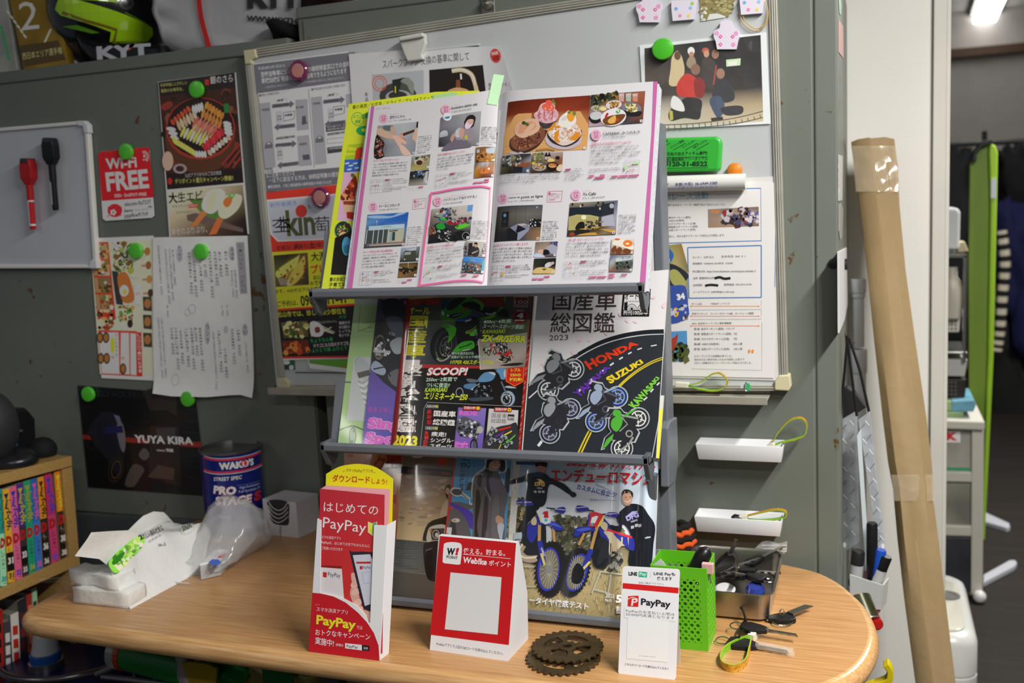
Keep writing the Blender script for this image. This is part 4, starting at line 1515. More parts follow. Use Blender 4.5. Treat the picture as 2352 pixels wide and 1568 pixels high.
P=[Vector((x1_-.008,YS+.02+y,zc+h))for y,h in((.06,-.04),(.065,.045),(.085,.05),(.135,.045),(.135,-.02),(.11,-.045))]
prism(bm,P,(.012,0,0))
link('joint_cover',fx(bm),GREY,rack,bevel=.002)
bm=bmesh.new()
box(bm,(x1_-.024,YS+.07,TOPZ+.001),(x1_-.012,YS+.106,zc-.02))
link('front_rail',fx(bm),GREYD,rack,bevel=.0015)
for x in(XL+.01,XR-.03):
 bm=bmesh.new()
 box(bm,(x,YS+.0,TOPZ),(x+.018,YS+.22,TOPZ+.008))
 link('foot',fx(bm),GREYD,rack,bevel=.002)
def magazine(name,label,surf,pts,lift,thick,draw,edge='d8d6d0',wp=205,rough=.28,coat=.6,cover='c8c8c8',cuts=(),smooth=False,group='magazines on the grey rack',cat='magazine'):
 """pts: outline in photo pixels; the printed front cover over a block of pages"""
 sf=surf.lift(lift)if lift else surf
 c=[sf.p(*p)for p in pts]
 t=thing(name,min(c,key=lambda p:p.z),label,cat,group)
 pr=Print(sf,wp)
 pr.bmin=.001
 pr.sheet(pts,cover,.0003)
 pr.bmin=-9
 draw(pr)
 pr.view(0,0,1)
 pr.clip(pts)
 pr.done('cover',t,rough=rough,coat=coat,cuts=cuts,smooth=smooth)
 bm=bmesh.new()
 P=[(a,max(b,.001))for a,b in(sf.hit(*p)for p in pts)]
 prism(bm,[sf.w(a,b,-.0007)for a,b in P],-sf.n*thick)
 link('page_block',fx(bm),mat(edge,.8,var=.12,vscale=200),t)
 return t
def ridges(surf,lift,spots):
 """a cover that has warped along its height: (pixel x, pixel y, height, width) of each ridge"""
 sf=surf.lift(lift)
 R=[(sf.hit(x,y),h,w)for x,y,h,w in spots]
 out=Surf(sf.o,sf.u,sf.v,lambda a,b:sum(h*math.exp(-((a-q[0])/w)**2)for q,h,w in R))
 return out,[('a',q[0]+w*k*.3)for q,h,w in R for k in range(-8,9)]
def bike(pr,ox,oy,s,rot=0,body='2a2a30',acc='8a8a90',rim='b0b0b4',tire='1a1a1c',flip=1,glow=None,frame_='24242a'):
 """a motorcycle seen from its side, printed small; s = wheelbase in crop pixels"""
 cr,sr=cos(radians(rot)),sin(radians(rot))
 def P(x,y):
  x*=flip
  return(ox+(x*cr-y*sr)*s,oy+(x*sr+y*cr)*s)
 def P_(pts,c):
  pr.P_([P(*p)for p in pts],c)
 def O_(x,y,r,c,inner=.0):
  q=P(x,y)
  pr.O_(q,r*s,r*s,c,inner=inner,n=20)
 shape=[(-.80,-.50),(-.45,-.58),(-.22,-.50),(-.15,-.62),(.08,-.74),(.22,-.68),(.28,-.78),(.20,-.86),(.34,-.88),(.42,-.72),(.50,-.60),(.44,-.45),(.53,-.10),(.46,.0),(.24,.04),(.15,.2),(-.15,.22),(-.26,.06),(-.5,.05),(-.5,-.06),(-.3,-.12),(-.42,-.38),(-.72,-.42)]
 if glow:
  for x in(-.5,.5):
   O_(x,0,.335,glow)
  P_([(x*1.07,-.3+(y+.3)*1.1)for x,y in shape],glow)
 for x in(-.5,.5):
  O_(x,0,.3,tire)
  O_(x,0,.235,rim)
  O_(x,0,.2,tire if not glow else '3a3a40')
  O_(x,0,.12,rim,inner=.75)
  for k in range(5):
   a=radians(72*k+10)
   pr.line([P(x,0),P(x+.2*cos(a),.2*sin(a))],.03*s,rim)
  O_(x,0,.05,frame_)
 P_(shape,frame_)
 pr.B_([P(*p)for p in((-.25,-.3),(.1,-.36),(.26,-.1),(.12,.14),(-.18,.15),(-.28,-.05))],frame_,3)
 O_(-.02,-.02,.11,acc)
 O_(-.02,-.02,.07,frame_)
 pr.line([P(-.05,.13),P(-.3,.12),P(-.66,-.05)],.06*s,acc)
 pr.line([P(.5,0),P(.3,-.62)],.06*s,acc)
 pr.B_([P(*p)for p in((.3,-.4),(.5,-.36),(.72,-.18),(.5,-.28))],body,3)
 pr.B_([P(*p)for p in((-.14,-.36),(-.12,-.56),(.06,-.66),(.24,-.6),(.3,-.44),(.12,-.34))],body,3)
 P_([(-.80,-.50),(-.5,-.52),(-.24,-.42),(-.4,-.37),(-.7,-.43)],body)
 pr.line([P(.14,-.74),P(.28,-.7)],.05*s,'16161a')
 pr.B_([P(*p)for p in((.24,-.72),(.38,-.74),(.44,-.58),(.34,-.48),(.24,-.56))],body,3)
 pr.line([P(-.1,-.3),P(.2,-.2),P(.3,-.45)],.035*s,acc)
def d_town(pr):
 pr.view(700,150,2.851)
 pr.P_([(288,255),(830,195),(830,1500),(110,1500)],'c8d034')
 pr.P_([(826,198),(950,178),(1000,180),(1000,230),(850,230)],'9cc48a')
 pr.text('春の島旅／お花見／ドライブ／グルメ&スイーツ',(312,288),(845,222),26,'1f2a18',.02)
 pr.O_((347,352),42,45,'2a9a50',inner=.9,rot=-8)
 pr.text('タウン',(316,352),(376,344),26,'2a9a50',.03)
 pr.text('情報',(328,384),(366,379),24,'2a9a50',.03)
 pr.text('ま',(372,350),(430,344),34,'2a9a50',.06)
 pr.O_((385,428),48,32,'2a9a50')
 pr.O_((390,425),18,12,'c8d034')
 pr.P_([(285,520),(420,508),(420,600),(262,620)],'9cb82c')
 pr.P_([(285,530),(345,545),(340,560),(282,556)],'c8c830')
 pr.P_([(275,575),(330,572),(328,585),(270,592)],'c8c830')
 pr.B_([(335,560),(350,540),(380,540),(375,600),(320,640),(330,600)],'c03a28')
 pr.P_([(262,618),(400,612),(400,705),(256,700)],'3a62b0')
 for x,y in((275,640),(300,655),(330,640),(290,680),(340,670)):
  pr.P_([(x-14,y),(x+18,y-6),(x+14,y+6),(x-10,y+8)],'b8c4d8')
 pr.P_([(256,702),(420,690),(420,1030),(212,1012)],'c8a0bc')
 pr.O_((352,735),22,40,'c8c430')
 pr.B_([(235,860),(260,820),(300,760),(330,720),(345,780),(330,860),(330,910),(250,890)],'7a2414')
 pr.spk((250,830),(330,740),(330,890),(260,880),34,16,['a83a20','c8502c','5a1810','d88a60'],3)
 pr.O_((315,720),14,12,'4a6a28')
 pr.P_([(245,885),(330,880),(322,1005),(275,990)],'c8a480')
 pr.P_([(252,890),(328,888),(326,915),(256,912)],'8a3a28')
 pr.P_([(275,960),(322,962),(320,1012),(278,1000)],'9a2018')
 pr.O_((253,1083),57,64,'2a8a90')
 pr.O_((253,1083),53,60,'2a2a1c')
 pr.spk((215,1050),(290,1040),(280,1110),(215,1110),24,14,['5a8a38','8aa850','8a2a48','3a5a28','c8b890'],4)
 pr.O_((256,1118),32,28,'c8a878')
 pr.O_((280,1050),18,16,'3a2014')
 pr.P_([(200,1130),(310,1080),(310,1372),(172,1370)],'120e0d')
 pr.O_((275,1185),30,62,'30a0b0')
 pr.O_((280,1185),28,58,'4a8ab8')
 pr.B_([(255,1190),(280,1175),(310,1190),(310,1230),(265,1230)],'2a6a88')
 for i,t in enumerate(('春のお役立ちガイド','子育て応援情報','愛媛の医療最前線')):
  pr.text(t,(163-i*5,1415+i*35),(360,1408+i*35),27,'1c1f14',.02)
magazine('town_magazine','yellow town magazine sticking out behind the open magazine',TILT['top'],[(801,239),(1000,211),(1100,208),(1100,690),(735,690)],.005,.003,d_town,cover='c8d034')
GUT=TILT['top'].lift(.006)
ag=GUT.hit(1136,430)[0]
OPEN=Surf(GUT.o,GUT.u,GUT.v,lambda a,b:.010*(1-math.exp(-abs(a-ag)/.016)))
PINK='b8629c'
TX='55555c'
def badge(pr,x,y,r,city,date,k=1.0):
 pr.O_((x,y),r*.93,r,'d8a0bc')
 pr.text(city,(x-r*.45,y-r*.22),(x+r*.45,y-r*.3),r*.36,'4a2a3a',.02)
 pr.text(date,(x-r*.36,y+r*.26),(x+r*.36,y+r*.2),r*.38,'3a2a34',.02)
 pr.text('OPEN!',(x-r*.45,y+r*.64),(x+r*.4,y+r*.56),r*.26,'4a2a3a',.01)
def tagrow(pr,cells,h):
 for x0,y0,x1,y1,c in cells:
  if c:
   pr.P_([(x0,y0-h/2),(x1,y1-h/2),(x1,y1+h/2),(x0,y0+h/2)],'b8487c')
   pr.text(c,(x0+6,y0+h*.25),(x1-6,y1+h*.25),h*.5,'d8b4c6',.01,res=1)
  else:
   pr.frame((x0,y0-h/2),(x1,y1-h/2),(x1,y1+h/2),(x0,y0+h/2),1.5,'a8aeb8')
def minimap(pr,tl,tr,br,bl,seed,extra=()):
 rd=random.Random(seed)
 pr.frame(tl,tr,br,bl,2.5,'8a9098')
 def L(u,v):
  return tuple((tl[i]*(1-u)+tr[i]*u)*(1-v)+(bl[i]*(1-u)+br[i]*u)*v for i in(0,1))
 for k in range(3):
  v=(k+.7)/3.6+rd.uniform(-.08,.08)
  pr.line([L(0,v),L(1,v+rd.uniform(-.1,.1))],3,'9aa0a8')
  pr.line([L(v,0),L(v+rd.uniform(-.1,.1),1)],3,'9aa0a8')
 for u,v,c in extra:
  q=L(u,v)
  pr.O_(q,10,10,c,n=8)
 q=L(.15,.42)
 pr.line([q,L(.55,.40)],8,'c8828c')
def numtag(pr,x,y,n,s=38):
 pr.P_([(x-s/2,y-s/2),(x+s/2,y-s/2-2),(x+s/2,y+s/2-2),(x-s/2,y+s/2)],'d0d0d4')
 pr.text(str(n),(x-5,y+12),(x+7,y+11),24,'3a3a40',.01)
opn=thing('open_magazine',TILT['top'].p(1130,668),'open magazine with shop listings and photos on the top shelf, one shop ringed in pink','magazine','magazines on the grey rack')
cuts=[('a',ag+d)for d in(-.06,-.04,-.028,-.018,-.011,-.006,-.002,.002,.006,.011,.018,.028,.04,.06)]
pr=Print(OPEN,214)
pr.sheet([(848,245),(900,238),(1000,226),(1085,215),(1125,207),(1146,208),(1135,400),(1118,672),(796,680)],'c8c6ca',.0002)
pr.view(700,150,2.851)
pr.P_([(436,269),(457,266),(308,1490),(278,1490)],PINK)
pr.view(850,240,7.84)
for i,(c,col)in enumerate(zip('NEW OPEN!!',['80b8d8','d8b080','d8a050','','c88ab0','e0a060','d89060','80c0c8','d8a0b8','d8a0b8'])):
 if c!=' ':
  pr.text(c,(108+i*27,92-i*2),(126+i*27,90-i*2),26,col,.01)
badge(pr,243,254,88,'松山市','2.4')
pr.text('涅槃のじかん',(350,262),(632,232),52,'2f2f36',.012)
pr.text('ねはんのじかん',(358,190),(508,172),16,'d08098')
pr.text('ビューティ | 070-8981-1289',(338,316),(745,276),28,'6a6a72')
pr.grad((142,380),(872,308),(808,902),(72,960),[['8a8e94','a8acb2','a8acb2','9a9ea4'],['5a4034','9a9ea2','a4a8ae','8a8e94'],['241816','7a7e86','9296a0','80848c'],['3a2420','7e828a','8c9098','7a7e86']])
pr.B_([(75,955),(110,560),(200,620),(260,700),(230,820),(250,945)],'241618',3)
pr.spk((120,600),(210,640),(230,930),(85,940),60,17,['a8443a','b07058','3a2420','8a8a90','6a3a30','c09080'],6)
pr.P_([(590,520),(800,450),(810,490),(600,570)],'4a2a1c')
pr.P_([(845,310),(872,308),(862,430),(826,440)],'14141a')
pr.B_([(240,390),(360,378),(430,400),(400,470),(260,460)],'5c6068')
pr.B_([(140,440),(200,430),(330,500),(440,560),(420,620),(300,610),(170,560),(130,520)],'c0a088',4)
pr.B_([(370,410),(430,405),(470,520),(440,560),(380,500)],'b89880',4)
pr.B_([(400,560),(520,570),(620,620),(655,690),(630,720),(560,690),(590,790),(520,760),(450,650)],'d0a898',4)
pr.B_([(530,750),(600,740),(740,900),(610,915),(550,830)],'d0b0a0',4)
pr.B_([(530,550),(570,520),(610,600),(560,620)],'c89484')
for x,y in((565,532),(640,640),(620,630),(600,610)):
 pr.O_((x,y),14,8,'b83a3a')
pr.B_([(760,600),(820,440),(860,440),(835,690),(800,660)],'c0a494')
numtag(pr,790,876,1)
pr.para(['1男女問わずすべての','コースが利用可能。若','い人から年配の人まで','訪れられるアットホー','ムなサロン。2施術','後に正吉寺特製のスパ','イスカレーとチャイが','味わえる。3入口横','の看板が目印。'],(868,600),(1118,570),(840,890),24,TX)
pr.text('スパイス&リラクゼーション',(66,1036),(530,1005),42,'c8607c',.004)
pr.para(['　カレー寺で有名な正吉寺の2階にあるリラ','クゼーションサロン。体を温める効果の高い','スパイス系精油を使ったハンドマッサージが','特長。足ツボやフェイシャルヘッドスパなど、','老若男女問わず気軽に利用できる。'],(66,1100),(708,1052),(36,1302),33,TX)
pr.grad((756,932),(1090,898),(1060,1160),(734,1190),[['8a9098','a8a8a0','5a5a48'],['7a7460','8a8458','8a8a70'],['a89a58','a89848','8a8858']])
pr.O_((880,1030),84,64,'b8b0a0',rot=-10)
pr.O_((890,1048),60,44,'4a2418',rot=-10)
pr.O_((1005,985),60,46,'b0a898')
pr.O_((1005,990),44,32,'8a7840')
pr.spk((820,960),(1020,910),(1000,950),(830,990),16,18,['2a3a1c','3a3a30','4a5a30'],2)
numtag(pr,1043,1126,2)
pr.grad((728,1206),(1066,1172),(1036,1436),(702,1458),[['20241c','2a4a80','2f2a1c'],['16181a','2a3438','5a5a58'],['8a8278','948c80','a8a8a8']])
pr.B_([(800,1230),(880,1190),(940,1230),(880,1280)],'3a6ab0')
pr.spk((740,1220),(1000,1190),(980,1340),(730,1340),40,24,['14181a','20281c','30383a','8a8a84','101010'],5)
pr.P_([(960,1400),(1010,1210),(1050,1200),(1030,1380)],'b0b0b4')
numtag(pr,1018,1402,3)
minimap(pr,(18,1362),(256,1346),(230,1580),(0,1600),3,[(.62,.45,'3a4a9a'),(.42,.48,'d04a3a')])
pr.P_([(276,1350),(355,1342),(352,1366),(272,1374)],'b8487c')
pr.para(['　　　 足つぼリラク(30分)','3,000円／アロマボディ(30分)','3,000円／フェイシャル(30分)','3,000円'],(272,1372),(680,1340),(258,1482),24,TX)
pr.para(['住松山市祝谷町1-1-5 正吉寺2F 営10','時～17時 休要電予約制 休火休店','電 行方名10台'],(255,1520),(665,1490),(245,1580),20,'6a6a72')
tagrow(pr,[(690,1500,870,1485,None),(880,1492,962,1484,'Instagram'),(690,1535,960,1522,None)],26)
badge(pr,1368,96,90,'松山市','2.1')
pr.text('footcare salon uta',(1468,92),(1938,14),50,'2f2f36',.008)
pr.text('フットケアサロンウタ',(1480,16),(1610,4),14,'d08098')
pr.text('その他 | 090-5824-8973',(1470,152),(1830,92),28,'6a6a72')
pr.grad((1280,240),(2008,122),(1965,740),(1240,760),[['5a5a62','8a8a90','9a9a9e'],['6a6a74','84848a','98989c'],['42424a','6a6a74','8a8a90'],['24242c','5a5a66','7a7a82']])
pr.line([(1745,160),(1760,440)],5,'5a5a62')
pr.line([(1790,155),(1800,260)],4,'6a6a70')
pr.O_((1395,225),78,72,'d4d6da')
pr.B_([(1345,235),(1440,215),(1420,255),(1365,258)],'3a7a98')
pr.P_([(1255,540),(1410,515),(1400,570),(1260,600)],'a0a4ac')
pr.B_([(1270,510),(1330,470),(1390,480),(1395,530),(1280,545)],'a8b0b8')
pr.B_([(1310,835),(1360,740),(1500,660),(1680,610),(1760,680),(1830,760),(1560,800)],'68606e',4)
pr.B_([(1540,540),(1600,400),(1690,380),(1850,470),(1880,540),(1840,660),(1700,640),(1560,640)],'8a8088',4)
pr.B_([(1530,560),(1560,460),(1640,430),(1660,520),(1600,600)],'b0b4c0')
pr.B_([(1715,290),(1770,210),(1850,190),(1905,240),(1890,330),(1860,400),(1800,430),(1720,400)],'1f1a1c',4)
pr.B_([(1735,320),(1790,270),(1870,280),(1850,370),(1790,420),(1740,400)],'c09a8a')
pr.B_([(1715,370),(1740,330),(1830,360),(1810,420),(1740,445),(1712,410)],'d0bcd0')
pr.line([(1708,300),(1700,440)],9,'1f1a1c')
pr.line([(1870,300),(1868,400)],7,'1f1a1c')
pr.B_([(1610,470),(1660,430),(1705,460),(1690,560),(1660,620),(1620,580)],'b89080')
pr.B_([(1450,620),(1490,540),(1540,520),(1520,610),(1480,680)],'b08a7c')
pr.O_((1735,595),28,46,'a8b038')
pr.text('X',(1680,668),(1712,665),24,'b0a8b4')
numtag(pr,1942,715,1)
pr.para(['1あ術時の姿勢、好み','歯関節、腰などへも影','響する足のトラブル。','健康に歩くためにもケ','アが重要。2完全予','約制で安心して施術が','受けられる。3フェ','イシャルエステや出張','メニューもあり。'],(2010,430),(2300,440),(1996,732),28,TX)
pr.text('将来の健康を支えるフットケア',(1228,932),(1720,866),42,'c8607c',.004)
pr.para(['　足は｢第二の心臓｣といわれるほど重要な部','分。巻き爪や足爪の変形、魚の目など、健康','寿命に深く関係する足のトラブルを、元看護','師の知識と経験を生かしながらトータルでケ','アしてくれる。'],(1225,1000),(1868,908),(1205,1200),34,TX)
pr.grad((1912,775),(2275,768),(2255,1030),(1898,1048),[['8a6a3a','6a4420','98a0a8'],['5a3a1c','a87030','9a7440'],['6a4420','a87434','8a5a28']])
pr.P_([(2090,800),(2250,780),(2245,880),(2100,890)],'a8b4c0')
pr.P_([(1930,820),(1980,815),(1975,870),(1928,875)],'98a8b4')
pr.B_([(2020,880),(2060,850),(2120,880),(2130,1010),(2020,1010)],'a86c28')
pr.spk((1920,900),(2240,900),(2240,1030),(1910,1035),24,26,['4a2a14','8a5824','b88444','3a2010'],7)
numtag(pr,2232,1004,2)
pr.grad((1896,1060),(2250,1038),(2230,1310),(1880,1332),[['3a2414','a0a4a8','8a6030'],['a07420','9a4c20','a86c30'],['8a6420','5a2814','4a2414']])
pr.B_([(1990,1200),(2080,1130),(2180,1180),(2120,1240),(2000,1250)],'b86a2c')
pr.P_([(2010,1050),(2150,1045),(2120,1130),(2030,1120)],'a8a0ac')
pr.O_((2145,1160),22,20,'c8ccd0')
numtag(pr,2208,1286,3)
minimap(pr,(1194,1268),(1422,1248),(1400,1480),(1170,1510),4,[(.75,.3,'3a4a9a'),(.6,.7,'d04a3a'),(.62,.3,'a08830')])
pr.P_([(1448,1240),(1528,1232),(1526,1258),(1445,1266)],'b8487c')
pr.para(['　　　 足の角質うるおいケア','8,490円／巻き爪ケア 13,200','円／utaフットケアお任せコース','10,780円'],(1446,1262),(1850,1210),(1436,1362),25,TX)
pr.para(['住松山市木屋町1-2-8 営9時30分～20','時 休要電予約制 休不定休 P1台'],(1424,1412),(1835,1370),(1420,1442),20,'6a6a72')
tagrow(pr,[(1880,1370,2060,1352,None),(2068,1360,2152,1352,'Instagram'),(1870,1418,1950,1408,'LINE'),(1958,1410,2050,1400,'Web'),(2062,1400,2146,1392,'予約可')],28)
pr.view(810,440,7.128)
badge(pr,335,254,82,'東温市','1.21')
pr.text('わーるどぷれいす',(434,262),(772,238),48,'2f2f36',.014)
pr.text('ワールドプレイス',(440,196),(600,180),16,'d08098')
pr.text('その他 | 089-954-4310',(430,316),(750,290),26,'6a6a72')
pr.frame((995,126),(1206,108),(1186,270),(978,290),4,'c05a80')
pr.text('K',(1008,178),(1046,174),38,'b8386c',.05)
pr.para(['   来店時にここま','を見たとキャンプ','用品1点貸出無料','※初回のみ'],(1010,176),(1180,152),(1002,264),20,'b8487c')
pr.grad((244,380),(918,336),(856,888),(182,930),[['2a5a98','3a6ab0','2050a0'],['5a88b8','2a60b0','2058a8'],['3a5a70','6a8098','4a70a0'],['5a5a58','8a8a80','6a7070'],['2a2a2c','34343a','2c2c30']])
pr.B_([(260,400),(420,390),(640,400),(760,350),(880,350),(620,430),(400,440),(260,430)],'8aa8cc',3)
pr.line([(396,545),(402,480)],6,'b8bcc0')
pr.O_((398,486),8,14,'c0c4c8')
pr.P_([(268,568),(850,528),(848,600),(262,640)],'a8bcc8')
pr.text('わーるどぷれいす',(476,592),(628,580),24,'1a7a4a',.04)
pr.P_([(220,640),(580,616),(550,840),(200,880)],'3a4446')
for x in(240,350,430,510,590):
 pr.line([(x,625),(x-28,860)],12,'b8bcbc')
pr.P_([(585,630),(850,605),(820,820),(560,830)],'a8a894')
pr.P_([(600,640),(740,626),(738,645),(600,656)],'3a3c3c')
pr.P_([(620,665),(700,658),(690,800),(600,808)],'7a98a4')
pr.P_([(655,662),(698,658),(690,800),(645,804)],'2f3a3c')
pr.P_([(245,860),(850,815),(852,848),(240,885)],'8a6a60')
pr.P_([(240,880),(855,846),(855,862),(240,892)],'b0aea8')
pr.P_([(250,870),(275,868),(275,890),(245,892)],'2a5aa8')
numtag(pr,832,866,1)
pr.para(['1ガラス張りで開放','的、広々とした展示ス','ペースのある店内で、','リラックスしながら相','談しよう。2こちら','の軽キャンピングカー','もレンタル可能。','3キャンピング用品の','貸し出しも充実。'],(908,602),(1142,586),(878,884),22,TX)
pr.text('キャンプ好き必見の中古車販売店',(176,1012),(656,980),38,'c8607c',.004)
pr.para(['　キャンピングカーのレンタルを中心に、中','古車販売・買取業を行う販売店。レンタルでき','るのは軽キャンピングカーから本格的なもの','まできまざま。キャンプ用品の貸し出しもあ','るので初心者も気軽に来店を。'],(176,1062),(752,1020),(148,1256),30,TX)
pr.grad((802,922),(1106,896),(1076,1140),(774,1154),[['8a98b0','a0aabc','6a7480'],['6a7480','5a6068','4a4a50'],['24262c','20222a','20222a']])
pr.P_([(835,1000),(870,960),(1040,960),(1030,1110),(960,1130),(840,1110)],'3a4030')
pr.P_([(860,990),(960,985),(950,1030),(840,1040)],'8a9298')
pr.P_([(870,965),(1045,905),(1045,960),(960,970)],'a8b0b4')
pr.O_((852,1110),14,10,'c8c030')
numtag(pr,1058,1108,2)
pr.grad((770,1172),(1076,1156),(1048,1396),(738,1412),[['4a4020','5a4824','3a3018'],['6a5430','7a5c34','5a4424'],['7a5e38','6a4e2c','4a3820']])
for q in(((760,1230),(840,1260),(820,1280),(760,1250)),((880,1280),(940,1276),(935,1305),(870,1310))):
 pr.P_(q,'c0b8a8')
pr.spk((760,1260),(1040,1250),(1040,1330),(750,1340),16,30,['1c1812','2a2014','14100c'],4)
pr.line([(915,1165),(912,1235)],6,'b8b8b8')
numtag(pr,1028,1368,3)
minimap(pr,(136,1312),(338,1306),(305,1526),(100,1535),5,[(.2,.15,'3a4a9a'),(.3,.62,'d04a3a')])
pr.P_([(358,1306),(428,1300),(426,1320),(355,1326)],'b8487c')
pr.para(['　　　 キャンピングカーレンタル','大型 13,200円、軽 6,000円／レ','ンタカー 4,860円～'],(356,1324),(718,1300),(346,1390),24,TX)
pr.para(['住東温市志津川南3-1-18','営9時～18時 休水曜 P20台'],(334,1458),(626,1446),(332,1494),20,'6a6a72')
tagrow(pr,[(736,1456,806,1448,None),(816,1450,890,1444,None),(900,1448,974,1442,'Instagram'),(728,1492,800,1486,None),(812,1488,886,1482,'Web'),(898,1480,970,1474,None)],24)
badge(pr,1396,164,80,'松山市','1.6')
pr.text('バイクショップ RSナマケモノ',(1488,162),(2044,100),46,'2f2f36',.012)
pr.text('バイクショップアールエスナマケモノ',(1500,100),(1860,56),18,'d08098')
pr.text('その他 | 089-909-4889',(1482,216),(1804,180),26,'6a6a72')
pr.grad((1300,290),(1978,216),(1920,782),(1238,852),[['9a9890','a8a49a','b0aca4','b0aca8'],['6a6058','8a847c','b0a8a0','aca8a4'],['4a4440','3a3438','6a5c58','8a8488'],['24211f','1c1a20','2a282c','3a383c'],['161518','141418','141418','1c1a1e']])
pr.P_([(1890,225),(1980,215),(1958,320),(1880,330)],'5a88c0')
pr.P_([(1440,280),(1620,262),(1600,460),(1430,480)],'8a8888')
pr.spk((1430,280),(1620,270),(1600,450),(1420,470),46,26,['3a3a40','5a5a60','6a2020','2a4aa0','a8a8a8','24242a'],8)
pr.spk((1620,300),(1720,290),(1720,400),(1640,390),14,14,['3a3a40','5a5a58'],3)
pr.B_([(1560,500),(1640,470),(1760,470),(1810,460),(1790,540),(1600,540)],'8a1c1c')
pr.spk((1600,440),(1960,430),(1940,520),(1640,520),40,24,['8a1c1c','3a3034','a8a0a8','24242a','6a4040','5a7aa0'],9)
pr.P_([(1260,560),(1400,600),(1370,680),(1250,720)],'6a5a48')
pr.spk((1265,560),(1390,600),(1370,680),(1255,710),16,22,['8a7a68','2a241f','9a9080','7a2a1c'],2)
pr.B_([(1350,560),(1420,520),(1520,540),(1600,640),(1580,760),(1460,800),(1390,720)],'18181c')
pr.B_([(1370,560),(1440,520),(1530,530),(1510,610),(1410,620)],'1f8a30')
pr.B_([(1440,420),(1520,440),(1540,470),(1450,470)],'2fa040')
pr.line([(1340,410),(1410,430),(1440,420)],12,'1a1a1c')
pr.O_((1390,368),26,16,'b0b4b8')
pr.B_([(1500,520),(1600,560),(1740,550),(1680,620),(1560,620)],'2a2a30')
pr.B_([(1680,590),(1760,540),(1920,530),(1900,570),(1760,620)],'50b030')
pr.B_([(1700,670),(1800,640),(1910,690),(1900,780),(1680,790),(1640,730)],'121216')
pr.O_((1860,730),62,66,'8a8a90',inner=.86)
pr.O_((1680,760),60,62,'24242a',inner=.8)
pr.spk((1390,640),(1600,640),(1620,800),(1400,810),50,16,['8a8a90','3a3a40','b0b0b8','121216','2f6a38'],14)
pr.line([(1520,780),(1600,830)],16,'9a9aa0')
numtag(pr,1890,756,1)
pr.para(['1タイヤ交換、オイル','交換、定期点検などバ','イクのことならなんで','もおまかせ。2メカ','ニック歴35年のベテ','ランが点検整備してく','れる。3車での来店','時は近隣のコインパー','キングを利用しよう。'],(1975,500),(2235,510),(1942,780),26,TX)
pr.text('他店購入のバイクの修理もOK',(1230,934),(1672,886),42,'c8607c',.004)
pr.para(['　国内各社のスクーターからレーシングマシ','ンまでどんなタイプのバイクでも修理可能な','バイクショップ。現役の全日本モタードライ','ダーがバイク整備や走行に関するアドバイス','をしてくれる。新車の販売もあり。'],(1228,986),(1808,920),(1198,1188),32,TX)
pr.grad((1858,812),(2204,835),(2180,1086),(1828,1056),[['8a8478','b0aca4','a09890'],['6a5a50','a8aaa8','a8a0a0'],['3a3034','8a8a8c','5a4a48']])
pr.P_([(1905,850),(1970,840),(1960,1050),(1890,1055)],'1c1c22')
pr.spk((1835,860),(1900,850),(1890,1050),(1835,1040),18,16,['3a3a50','8a5a40','24242a','6a7aa0'],3)
pr.spk((2130,870),(2195,870),(2170,1070),(2110,1060),22,16,['8a2a24','3a3a40','a8a8b0','5a5a60'],5)
pr.B_([(1930,1000),(1960,910),(2030,900),(2080,950),(2060,1055),(1980,1060)],'1f2023')
pr.O_((2024,876),30,42,'a88068')
pr.B_([(1996,860),(2020,830),(2055,850),(2050,872)],'1a1614')
pr.line([(1960,1015),(2090,965)],20,'a8907c')
numtag(pr,2156,1054,2)
pr.grad((1824,1074),(2172,1090),(2148,1350),(1796,1322),[['3a78c0','5a90c8','3a7ab8'],['3a4044','40484c','8a5a40'],['24282c','3a4044','54585a']])
pr.P_([(1824,1085),(2120,1120),(2110,1165),(1815,1130)],'2a7ac8')
pr.text('RSナマケモノ',(1940,1136),(2030,1150),14,'c8d8e8',.02)
pr.spk((1810,1180),(2120,1190),(2110,1330),(1800,1310),60,20,['181c20','2a3034','6a7074','a8acb0','8a4a30','3a4a50'],6)
pr.P_([(2130,1130),(2168,1130),(2150,1320),(2118,1310)],'2a98a8')
numtag(pr,2130,1322,3)
minimap(pr,(1184,1240),(1390,1222),(1362,1454),(1158,1476),6,[(.8,.12,'3a4a9a'),(.42,.4,'d04a3a'),(.6,.85,'3a4a9a')])
pr.line([(1180,1390),(1330,1230)],10,'90c080')
pr.P_([(1406,1222),(1476,1214),(1474,1238),(1402,1246)],'b8487c')
pr.para(['　　　 国内メーカー(ホンダ、ヤ','マハ、スズキ、カワサキ)のバイク','の持ち込み修理可能。'],(1404,1244),(1774,1196),(1396,1308),26,TX)
pr.para(['住松山市土居1-10-30 営9時30分～','21時 休日曜 祝日 P3台'],(1384,1388),(1756,1352),(1382,1420),20,'6a6a72')
tagrow(pr,[(1792,1372,1876,1364,'Facebook'),(1886,1376,1970,1372,None),(1986,1382,2074,1378,'Instagram'),(1788,1408,1870,1402,None),(1884,1412,1966,1406,None),(1980,1418,2068,1412,None)],28)
HP='e0609c'
pr.line([(1080,1548),(1110,1540),(1160,1060),(1225,560),(1296,40)],28,HP)
pr.line(spline([(1285,32),(1420,12),(1700,-40),(2060,-78),(2180,-72),(2275,-48)],6),26,HP)
pr.line([(2268,-50),(2240,560),(2160,1490)],8,HP)
pr.line(spline([(1085,1545),(1300,1515),(1700,1465),(2000,1465),(2145,1492)],6),26,HP)
pr.view(1,0,1)
pr.done('left_page',opn,rough=.36,coat=.15,cuts=cuts,smooth=True)
pr=Print(OPEN,226)
pr.sheet([(1149,216),(1165,210),(1200,206),(1300,200),(1400,194),(1501,187),(1515,194),(1487,668),(1480,672),(1118,674),(1136,430)],'cfcdd2',.0002)
